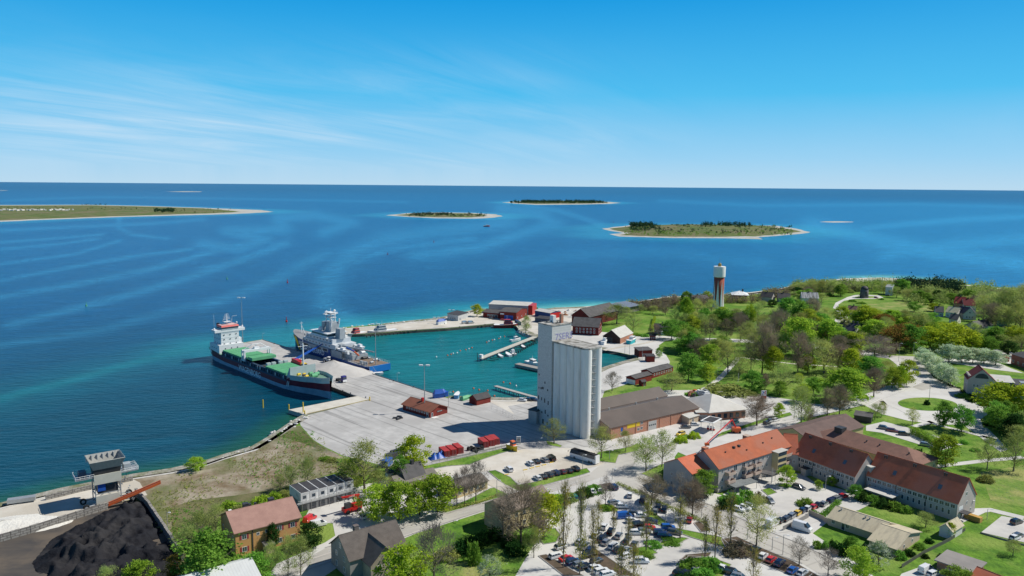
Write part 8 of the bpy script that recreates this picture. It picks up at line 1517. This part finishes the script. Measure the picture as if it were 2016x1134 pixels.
# boom lift behind the orange roof
a = P(1448, 852); o = thing('boom_lift', 'orange boom lift raising its long red arm above the apartment roof', 'boom lift', a); k = MB(); k.box(-1.5, 2.0, -1.2, 1.2, .6, 2.4); k.build('base', ORG, o)
k = MB(); e1 = Vector((-2, -1, 6.2)); k.tube((0, 0, 2.4), e1, .3); bt_ = [P(1392, 872, 4.0) - a]; bt_[0].z = 4.0; k.tube(e1, bt_[0], .32, .22, 5); k.build('boom', RED, o); k = MB(); c_ = bt_[0]; k.box(c_.x - .9, c_.x + .9, c_.y - .5, c_.y + .5, c_.z - 1, c_.z); k.build('basket', ORG, o)
for x in (-1.1, 1.6):
    for sy in (-1, 1): k = MB(); k.tube((x, sy * 1.0, .5), (x, sy * 1.4, .5), .5, n=12); k.build('wheel', TYRE, o)
car(1340, 857, 1330, 860, 'x', 'y')
# ---- coal yard: hopper, conveyor, walls, coal heap
b = P(190, 1000); o = thing('mobile_hopper', 'tall mobile grey loading hopper on wheels standing at the water edge', 'hopper', b, math.atan2((P(245, 985) - P(175, 1000)).y, (P(245, 985) - P(175, 1000)).x)); hh = up(190, 1000, 908)
LP, LF = 7.5, 5.5; CRM = wm_('cream_panel', (0.55, 0.53, 0.45), (0.48, 0.46, 0.39)); HGR = wm_('hopper_grey', (0.40, 0.40, 0.37), (0.32, 0.32, 0.30), wavex=('X', .8, .1, .3))
k = MB()
for x in (0, LP):
    for y in (0, LF): k.tube((x, y, .6), (x, y, hh - 3.6), .22, n=4)
for z in (.8, hh * .28, hh * .52, hh - 4):
    for y in (0, LF): k.tube((0, y, z), (LP, y, z), .16, n=4)
    for x in (0, LP): k.tube((x, 0, z), (x, LF, z), .16, n=4)
for z0, z1 in ((.8, hh * .28), (hh * .28, hh * .52)): k.tube((0, LF, z0), (LP, LF, z1), .1); k.tube((0, LF, z1), (LP, LF, z0), .1); k.tube((LP, 0, z0), (LP, LF, z1), .1)
for i in range(14): k.box(LP + .6 + (i % 7) * .35, LP + .9 + (i % 7) * .35, 0 + (i > 6) * 1.2, 1 + (i > 6) * 1.2, .8 + i * (hh - 6) / 14, .9 + i * (hh - 6) / 14)
k.build('frame', STEEL, o)
k = MB(); zt_ = hh - 3.0; k.grid([(-.4, -.6, zt_), (LP + .4, -.6, zt_), (LP + .4, LF + .6, zt_), (-.4, LF + .6, zt_), (-1.6, -2.0, hh), (LP + 1.6, -2.0, hh), (LP + 1.6, LF + 2.0, hh), (-1.6, LF + 2.0, hh)], [(0, 1, 5, 4), (1, 2, 6, 5), (2, 3, 7, 6), (3, 0, 4, 7), (3, 2, 1, 0)]); hp_ = k.build('hopper_bin', HGR, o); md = hp_.modifiers.new('s', 'SOLIDIFY'); md.thickness = .25
k = MB(); k.grid([(0, 0, zt_ - 3.2), (LP, 0, zt_ - 3.2), (LP, LF, zt_ - 3.2), (0, LF, zt_ - 3.2), (-.4, -.6, zt_ - .01), (LP + .4, -.6, zt_ - .01), (LP + .4, LF + .6, zt_ - .01), (-.4, LF + .6, zt_ - .01)], [(0, 1, 5, 4), (1, 2, 6, 5), (2, 3, 7, 6), (3, 0, 4, 7)]); k.build('chute', DKM, o)
for i in range(7): k = MB(); x = -1.2 + i * (LP + 2.4) / 6; k.box(x - .1, x + .1, LF + .9, LF + 1.9, zt_ + .8, hh - .1); k.build('stiffener', SG, o)
k = MB(); k.box(-.3, LP + .3, -.8, -.5, hh * .50, hh * .50 + 3.2); k.build('upper_panel', CRM, o); k = MB(); k.box(0, LP - .5, -.6, -.3, .9, 4.0); k.build('lower_panel', CRM, o)
k = MB(); k.box(LP * .1, LP * .9, .4, LF - .5, hh * .28, hh * .28 + 2.6); k.build('machinery', DKM, o); k = MB(); k.box(LP * .1, LP * .4, -.2, .3, hh * .34, hh * .34 + 2.4); k.build('motor', BLU, o)
for sg, x0 in ((-1, -5.6), (1, LP + .2)):      # side platforms and dust suction boxes
    k = MB(); k.box(x0, x0 + 5.4, -.6, LF, hh - 5.6, hh - 5.4); k.build('platform', STEEL, o); k = MB()
    for z in (.5, 1.1):
        k.tube((x0, -.6, hh - 5.4 + z), (x0 + 5.4, -.6, hh - 5.4 + z), .07); k.tube((x0, LF, hh - 5.4 + z), (x0 + 5.4, LF, hh - 5.4 + z), .07); xx = x0 if sg < 0 else x0 + 5.4; k.tube((xx, -.6, hh - 5.4 + z), (xx, LF, hh - 5.4 + z), .07)
    for i in range(5): k.tube((x0 + i * 1.35, -.6, hh - 5.4), (x0 + i * 1.35, -.6, hh - 4.3), .05)
    k.build('railing', WHITE, o); k = MB(); k.box(x0 + 1.2, x0 + 3.4, .6, 3.2, hh - 5.39, hh - 3.2); k.build('filter_box', SG if sg > 0 else HN, o)
for x in (-3.0, LP + 3.4):
    for y in (-.8, LF):
        k = MB(); k.tube((x, y - .35, 1.0), (x, y + .35, 1.0), 1.0, n=16); q = k.build('wheel', TYRE, o); k = MB(); k.tube((x, y - .38, 1.0), (x, y + .38, 1.0), .5, n=12); k.build('rim', SG, q); k = MB(); k.tube((x, y + .4, 1.0), (0 if x < 0 else LP, y + .6, 1.2), .25); k.build('axle_arm', STEEL, o)
a = P(214, 1000); b0_ = P(306, 985, 0); best = None
tgt = (316, 951)
dv = (P(306, 985) - a); dv.z = 0; dv.normalize()
for s_ in np.linspace(12, 50, 60):
    for z in np.linspace(2, 20, 50):
        pz = a + dv * s_; pz.z = z; X_, Y_ = proj(pz); e = (X_ - tgt[0]) ** 2 + (Y_ - tgt[1]) ** 2
        if best is None or e < best[0]: best = (e, pz.copy())
e_ = best[1] - a; o = thing('conveyor', 'long orange inclined conveyor belt beside the coal heap', 'conveyor', a); dn_ = Vector((-e_.y, e_.x, 0)).normalized(); upv = Vector((0, 0, 1)); s0_ = Vector((0, 0, .8))
def beam(k, p, q, w_, h_): 
    k.grid([p - dn_ * w_, q - dn_ * w_, q + dn_ * w_, p + dn_ * w_] + [t_ + upv * h_ for t_ in (p - dn_ * w_, q - dn_ * w_, q + dn_ * w_, p + dn_ * w_)], [(3, 2, 1, 0), (4, 5, 6, 7), (0, 1, 5, 4), (1, 2, 6, 5), (2, 3, 7, 6), (3, 0, 4, 7)])
k = MB(); beam(k, s0_ - dn_ * .7, e_ - dn_ * .7, .12, .9); beam(k, s0_ + dn_ * .7, e_ + dn_ * .7, .12, .9); k.build('frame', ORG, o); k = MB(); beam(k, s0_ + upv * .5, e_ + upv * .5, .55, .15); k.build('belt', BLK, o)
k = MB(); m__ = s0_.lerp(e_, .55); k.tube(m__ - dn_ * .6, Vector((m__.x * .75, m__.y * .75, .5)) - dn_ * 1.2, .12); k.tube(m__ + dn_ * .6, Vector((m__.x * .75, m__.y * .75, .5)) + dn_ * 1.2, .12); k.tube(s0_.lerp(e_, .25), Vector((m__.x * .75, m__.y * .75, .5)), .1); k.build('support_leg', DKM, o)
for sy in (-1, 1): k = MB(); c_ = Vector((m__.x * .75, m__.y * .75, .6)) + dn_ * 1.4 * sy; k.tube(c_ - dn_ * .25, c_ + dn_ * .25, .6, n=12); k.build('wheel', TYRE, o)
# concrete block walls
BW = wm_('concrete_blocks', (0.33, 0.31, 0.28), (0.24, 0.23, 0.21), brick=(.35, (0.12, 0.11, 0.10))); 
def bwall(lab, pts, h, w_=.8):
    q = [P(*p) for p in pts]; o = link('x', None); bpy.data.objects.remove(o); k = MB()
    for a, b in zip(q[:-1], q[1:]):
        L = (b - a).length; n_ = max(1, int(L / 2.4)); d = (b - a).normalized(); nn = Vector((-d.y, d.x, 0)) * w_ / 2
        for i in range(n_):
            p0 = a.lerp(b, i / n_) - q[0]; p1 = a.lerp(b, (i + .97) / n_) - q[0]; hz = h + (0.15 if i % 3 == 0 else 0)
            k.grid([p0 - nn, p1 - nn, p1 + nn, p0 + nn] + [t_ + Vector((0, 0, hz)) for t_ in (p0 - nn, p1 - nn, p1 + nn, p0 + nn)], [(3, 2, 1, 0), (4, 5, 6, 7), (0, 1, 5, 4), (1, 2, 6, 5), (2, 3, 7, 6), (3, 0, 4, 7)])
    o = k.build('block_wall', BW); o.location = q[0]; tag(o, lab, 'wall')
bwall('long concrete block wall between the white sand and the coal', [(-40, 1078), (60, 1050), (150, 1021), (212, 1002)], 2.2); bwall('dark concrete block wall along the right side of the coal heap', [(268, 975), (292, 1000), (322, 1045), (360, 1104)], 2.4)
bwall('low shore wall behind the loading hopper', [(90, 985), (160, 968), (262, 946)], 1.6, .6); 
o = link('x', None); bpy.data.objects.remove(o)
k = MB(); k.box(-4, 4, -1.2, 1.2, .6, 1.9); o = k.build('water_tank', STEEL); o.location = P(43, 990); o.rotation_euler = (0, 0, .45); tag(o, 'pale grey box on the shore left of the loading hopper', 'tank')
# coal heap: a height field between the walls
COAL = mat('coal', (0.022, 0.023, 0.028), (0.012, 0.012, 0.015), scale=.5, rough=.95, c3=(0.035, 0.034, 0.036), s3=.08, bump=.35, bscale=.9, spec=.1)
poly = [P(*p) for p in ((60, 1110), (100, 1062), (190, 1015), (240, 998), (286, 984), (318, 1040), (356, 1098), (350, 1150), (300, 1230), (120, 1230))]
from mathutils import noise
xs = [p.x for p in poly]; ys = [p.y for p in poly]; k = MB(); NX = 150; idx = {}; v = []; f = []
def inside(x, y):
    c = False
    for i in range(len(poly)):
        a, b = poly[i], poly[i - 1]
        if (a.y > y) != (b.y > y) and x < (b.x - a.x) * (y - a.y) / (b.y - a.y) + a.x: c = not c
    return c
def pdist(x, y):
    m_ = 1e9
    for i in range(len(poly)):
        a, b = poly[i - 1], poly[i]; ex, ey = b.x - a.x, b.y - a.y; t = max(0, min(1, ((x - a.x) * ex + (y - a.y) * ey) / (ex * ex + ey * ey))); m_ = min(m_, math.hypot(x - a.x - t * ex, y - a.y - t * ey))
    return m_
ox, oy = min(xs), min(ys); stp = max(max(xs) - ox, max(ys) - oy) / NX
for i in range(NX + 1):
    for j in range(NX + 1):
        x, y = ox + i * stp, oy + j * stp
        if x <= max(xs) and y <= max(ys) and inside(x, y):
            d = pdist(x, y); n1_ = noise.fractal(Vector((x * .16, y * .16, 3)), .8, 2.1, 6) * 1.3; rdg = abs(noise.noise(Vector((x * .13 + 3, y * .11, 9)))) * 3.2 + max(0, noise.noise(Vector((x * .45, y * .45, 2)))) * 1.4
            h = min(4.4, d * .55) * (1 + n1_ * .28) - min(1.6, d * .3) * rdg; idx[(i, j)] = len(v); v.append((x - ox, y - oy, max(.02, h)))
for (i, j) in idx:
    if (i + 1, j) in idx and (i, j + 1) in idx and (i + 1, j + 1) in idx: f.append((idx[(i, j)], idx[(i + 1, j)], idx[(i + 1, j + 1)], idx[(i, j + 1)]))
k.grid(v, f); o = k.build('coal_heap', COAL, smooth=True); o.location = (ox, oy, 0); tag(o, 'huge black coal heap between concrete walls in the lower left corner', 'coal heap')
# bins, tables, caravans on the peninsula
rnd = random.Random(8)
for i in range(26):
    x = 2 + i * 5.6 + rnd.uniform(-1.5, 1.5); y = 414.5 + rnd.uniform(-1.2, .8); k = MB(); k.box(-3.5, 3.5, -1.6, 1.6, 0, 2.6); k.prism([(-3.6, -1.7), (3.6, -1.7), (3.6, 1.7), (-3.6, 1.7)], 2.6, 3.6, top=[(-3.4, -.2), (3.4, -.2), (3.4, .2), (-3.4, .2)]); o = k.build('caravan', RENDW); o.location = P(x, y, 2.5); o.scale = (1.4, 1.4, 1.3); o.rotation_euler = (0, 0, rnd.uniform(0, 3)); tag(o, None, 'caravan'); AUTO.append((o, 'tiny white caravan', x, y, 'caravans on the far peninsula'))
for x, y, lab in ((1247, 441, 'left'), (1263, 441, 'right')): k = MB(); k.box(-3, 3, -3, 3, 0, 5); k.prism([(-3.4, -3.4), (3.4, -3.4), (3.4, 3.4), (-3.4, 3.4)], 5, 8, top=[(-.2, -3.4), (.2, -3.4), (.2, 3.4), (-.2, 3.4)]); o = k.build('island_hut', RENDG); o.location = P(x, y + 4, 5); tag(o, lab + ' pale hut at the back of the nearest island', 'hut')
# scattered stone and gear heaps on the beach works yard
for i in range(22):
    x = 1090 + rnd.uniform(0, 100); y = 612 + rnd.uniform(0, 16); h_ = rnd.uniform(.8, 2.2); o = heap('rubble_pile', None, x, y, rnd.uniform(1.5, 4), h_, [RK, GRAV, wm_('rusty_scrap', (0.25, 0.12, 0.06)), DKM][i % 4], cat='rubble pile', seed=i); AUTO.append((o, ['pale rubble pile', 'gravel pile', 'rusty scrap pile', 'dark scrap pile'][i % 4], x, y, 'piles in the beach works yard'))
for i in range(18):
    x = 1390 - 110 * rnd.random() * 0 + rnd.uniform(-35, 5); y = 775 + rnd.uniform(-3, 8); k = MB(); s_ = rnd.uniform(.6, 1.8); k.box(-s_, s_, -s_ * .7, s_ * .7, 0, s_ * 1.3); k.box(-s_ * .6, s_ * .5, -s_ * .5, s_ * .4, s_ * 1.3, s_ * 1.7); o = k.build('stacked_goods', [WHITE, DKM, ORG, STEEL, SG, BRICK][i % 6]); o.location = P(x, y); o.rotation_euler = (0, 0, rnd.uniform(0, 3)); tag(o, None, 'goods'); AUTO.append((o, ['white', 'dark', 'orange', 'steel', 'grey', 'brick red'][i % 6] + ' stack of goods', x, y, 'goods stored behind the brick hall'))

for i, (x, y) in enumerate(((540, 676.5), (585, 691), (632, 705.5), (700, 727), (775, 750), (815, 762), (470, 696), (510, 711), (690, 775), (675, 770), (720, 783), (700, 657.5), (820, 650), (905, 643.5), (955, 639))):
    if i == 0: q = MB(); q.lathe([(.32, 0), (.25, .15), (.2, .5), (.38, .62), (.3, .75)], 10); BOL = q.mesh('bollard', DKM)
    o = link('bollard', BOL); o.location = P(x, y + .6); tag(o, None, 'bollard'); AUTO.append((o, 'dark mooring bollard', x, y, 'bollards along the quay edges'))
for i, (x, y) in enumerate(((778, 824), (784, 826), (790, 823), (786, 821))):
    q = MB(); q.box(-1.1, 1.1, -.5, .5, 0, .5); q.box(-.9, .9, -.3, .3, .5, .7); o = q.build('concrete_weight', DKM); o.location = P(x, y); o.rotation_euler = (0, 0, i); tag(o, None, 'weight'); AUTO.append((o, 'dark concrete weight', x, y, 'loose weights on the open quay'))
# ================================================================ LABELS THAT SINGLE THINGS OUT
LAND = [('the grain silo', 1120, 860), ('the brick hall', 1290, 840), ('the red harbour cabin', 840, 815), ('the cargo ship', 540, 740), ('the coast guard ship', 665, 700), ('the water tower', 1414, 600), ('the windmill', 1701, 586), ('the lookout house', 1750, 580),
        ('the roundabout', 1826, 797), ('the white town building', 1925, 775), ('the stair tower', 1708, 960), ('the long red roofed wing', 1820, 1000), ('the apartment block', 1460, 950), ('the beige bungalow', 1740, 1070), ('the orange house', 525, 1070), ('the dark grey house', 715, 1110),
        ('the stacked cabins', 645, 990), ('the coach', 1150, 908), ('the yellow house', 1040, 1030), ('the yellow bungalow', 925, 970), ('the dark tiled cottage', 815, 950), ('the petrol canopy', 1405, 840), ('the pavilion hall', 1440, 808), ('the coal heap', 230, 1080), ('the loading hopper', 195, 990),
        ('the red containers', 920, 890), ('the floating pier', 1000, 685), ('the ferry ramp', 650, 800), ('the red workshops', 1000, 628), ('the red timber house', 1150, 655), ('the boathouse', 1210, 675), ('the grey cottage', 1305, 658), ('the long red row', 1300, 740), ('the white gabled house', 1660, 665), ('the hillside village', 1890, 625),
        ('the hill road', 1650, 605), ('the gravel parking place', 1080, 925), ('the flat roofed corner house', 1880, 1120), ('the footpath through the park', 1420, 735), ('the breakwater', 780, 650), ('the far peninsula', 80, 415), ('the brown roofed community hall', 1700, 860), ('the upper parking bay', 1770, 855), ('the courtyard parking', 1590, 1000), ('the big car park', 1250, 1040), ('the lower car park corner', 1140, 1110), ('the right edge meadow', 1980, 960)]
def rel(x, y):
    n_, lx, ly = min(LAND, key=lambda l: math.hypot(x - l[1], (y - l[2]) * 1.7)); dx, dy = x - lx, y - ly
    if abs(dx) > abs(dy) * 1.1: r = 'right of' if dx > 0 else 'left of'
    else: r = 'in front of' if dy > 0 else 'beyond'
    return r, n_
ORD = ['leftmost', 'second from left', 'third from left', 'fourth from left', 'fifth from left', 'sixth from left', 'seventh from left', 'eighth from left', 'ninth from left', 'tenth from left', 'eleventh from left', 'twelfth from left', 'thirteenth from left', 'fourteenth from left', 'fifteenth from left', 'sixteenth from left', 'seventeenth from left', 'eighteenth from left', 'nineteenth from left', 'twentieth from left']
def ordn(i, n):
    if n == 2: return ['left one', 'right one'][i]
    if i == n - 1: return 'rightmost'
    if i >= n / 2: return (ORD[n - 1 - i]).replace('left', 'right') if n - 1 - i < 20 else 'number %d from right' % (n - i)
    return ORD[i] if i < 20 else 'number %d from left' % (i + 1)
buckets = {}
for it in AUTO:
    o, desc, x, y, grp = it
    if o is None: continue
    if not (-10 <= x <= 2026 and -10 <= y <= 1180): pass
    r, l = rel(x, y)
    if grp not in ('parked cars', 'trees', 'shrubs', 'street lamps'): r, l = '', ''
    buckets.setdefault((desc, r, l, grp), []).append(it)
for (desc, r, l, grp), items in buckets.items():
    items.sort(key=lambda t: t[2]); n = len(items)
    for i, (o, d, x, y, g) in enumerate(items):
        if l: lab = '%s %s %s' % (desc, r, l) + ('' if n == 1 else ', ' + ordn(i, n))
        else: lab = '%s, %s of the %s' % (desc, ordn(i, n), grp) if n > 1 else '%s of the %s' % (desc, grp)
        if len(lab.split()) > 16: lab = '%s, %s of the %s' % (desc, ordn(i, n), ' '.join(grp.split()[:4]))
        lab = lab.replace('number ', 'number ')
        if l and len(lab.split()) < 4: lab += ' in the scene'
        o['label'] = lab; o['group'] = grp
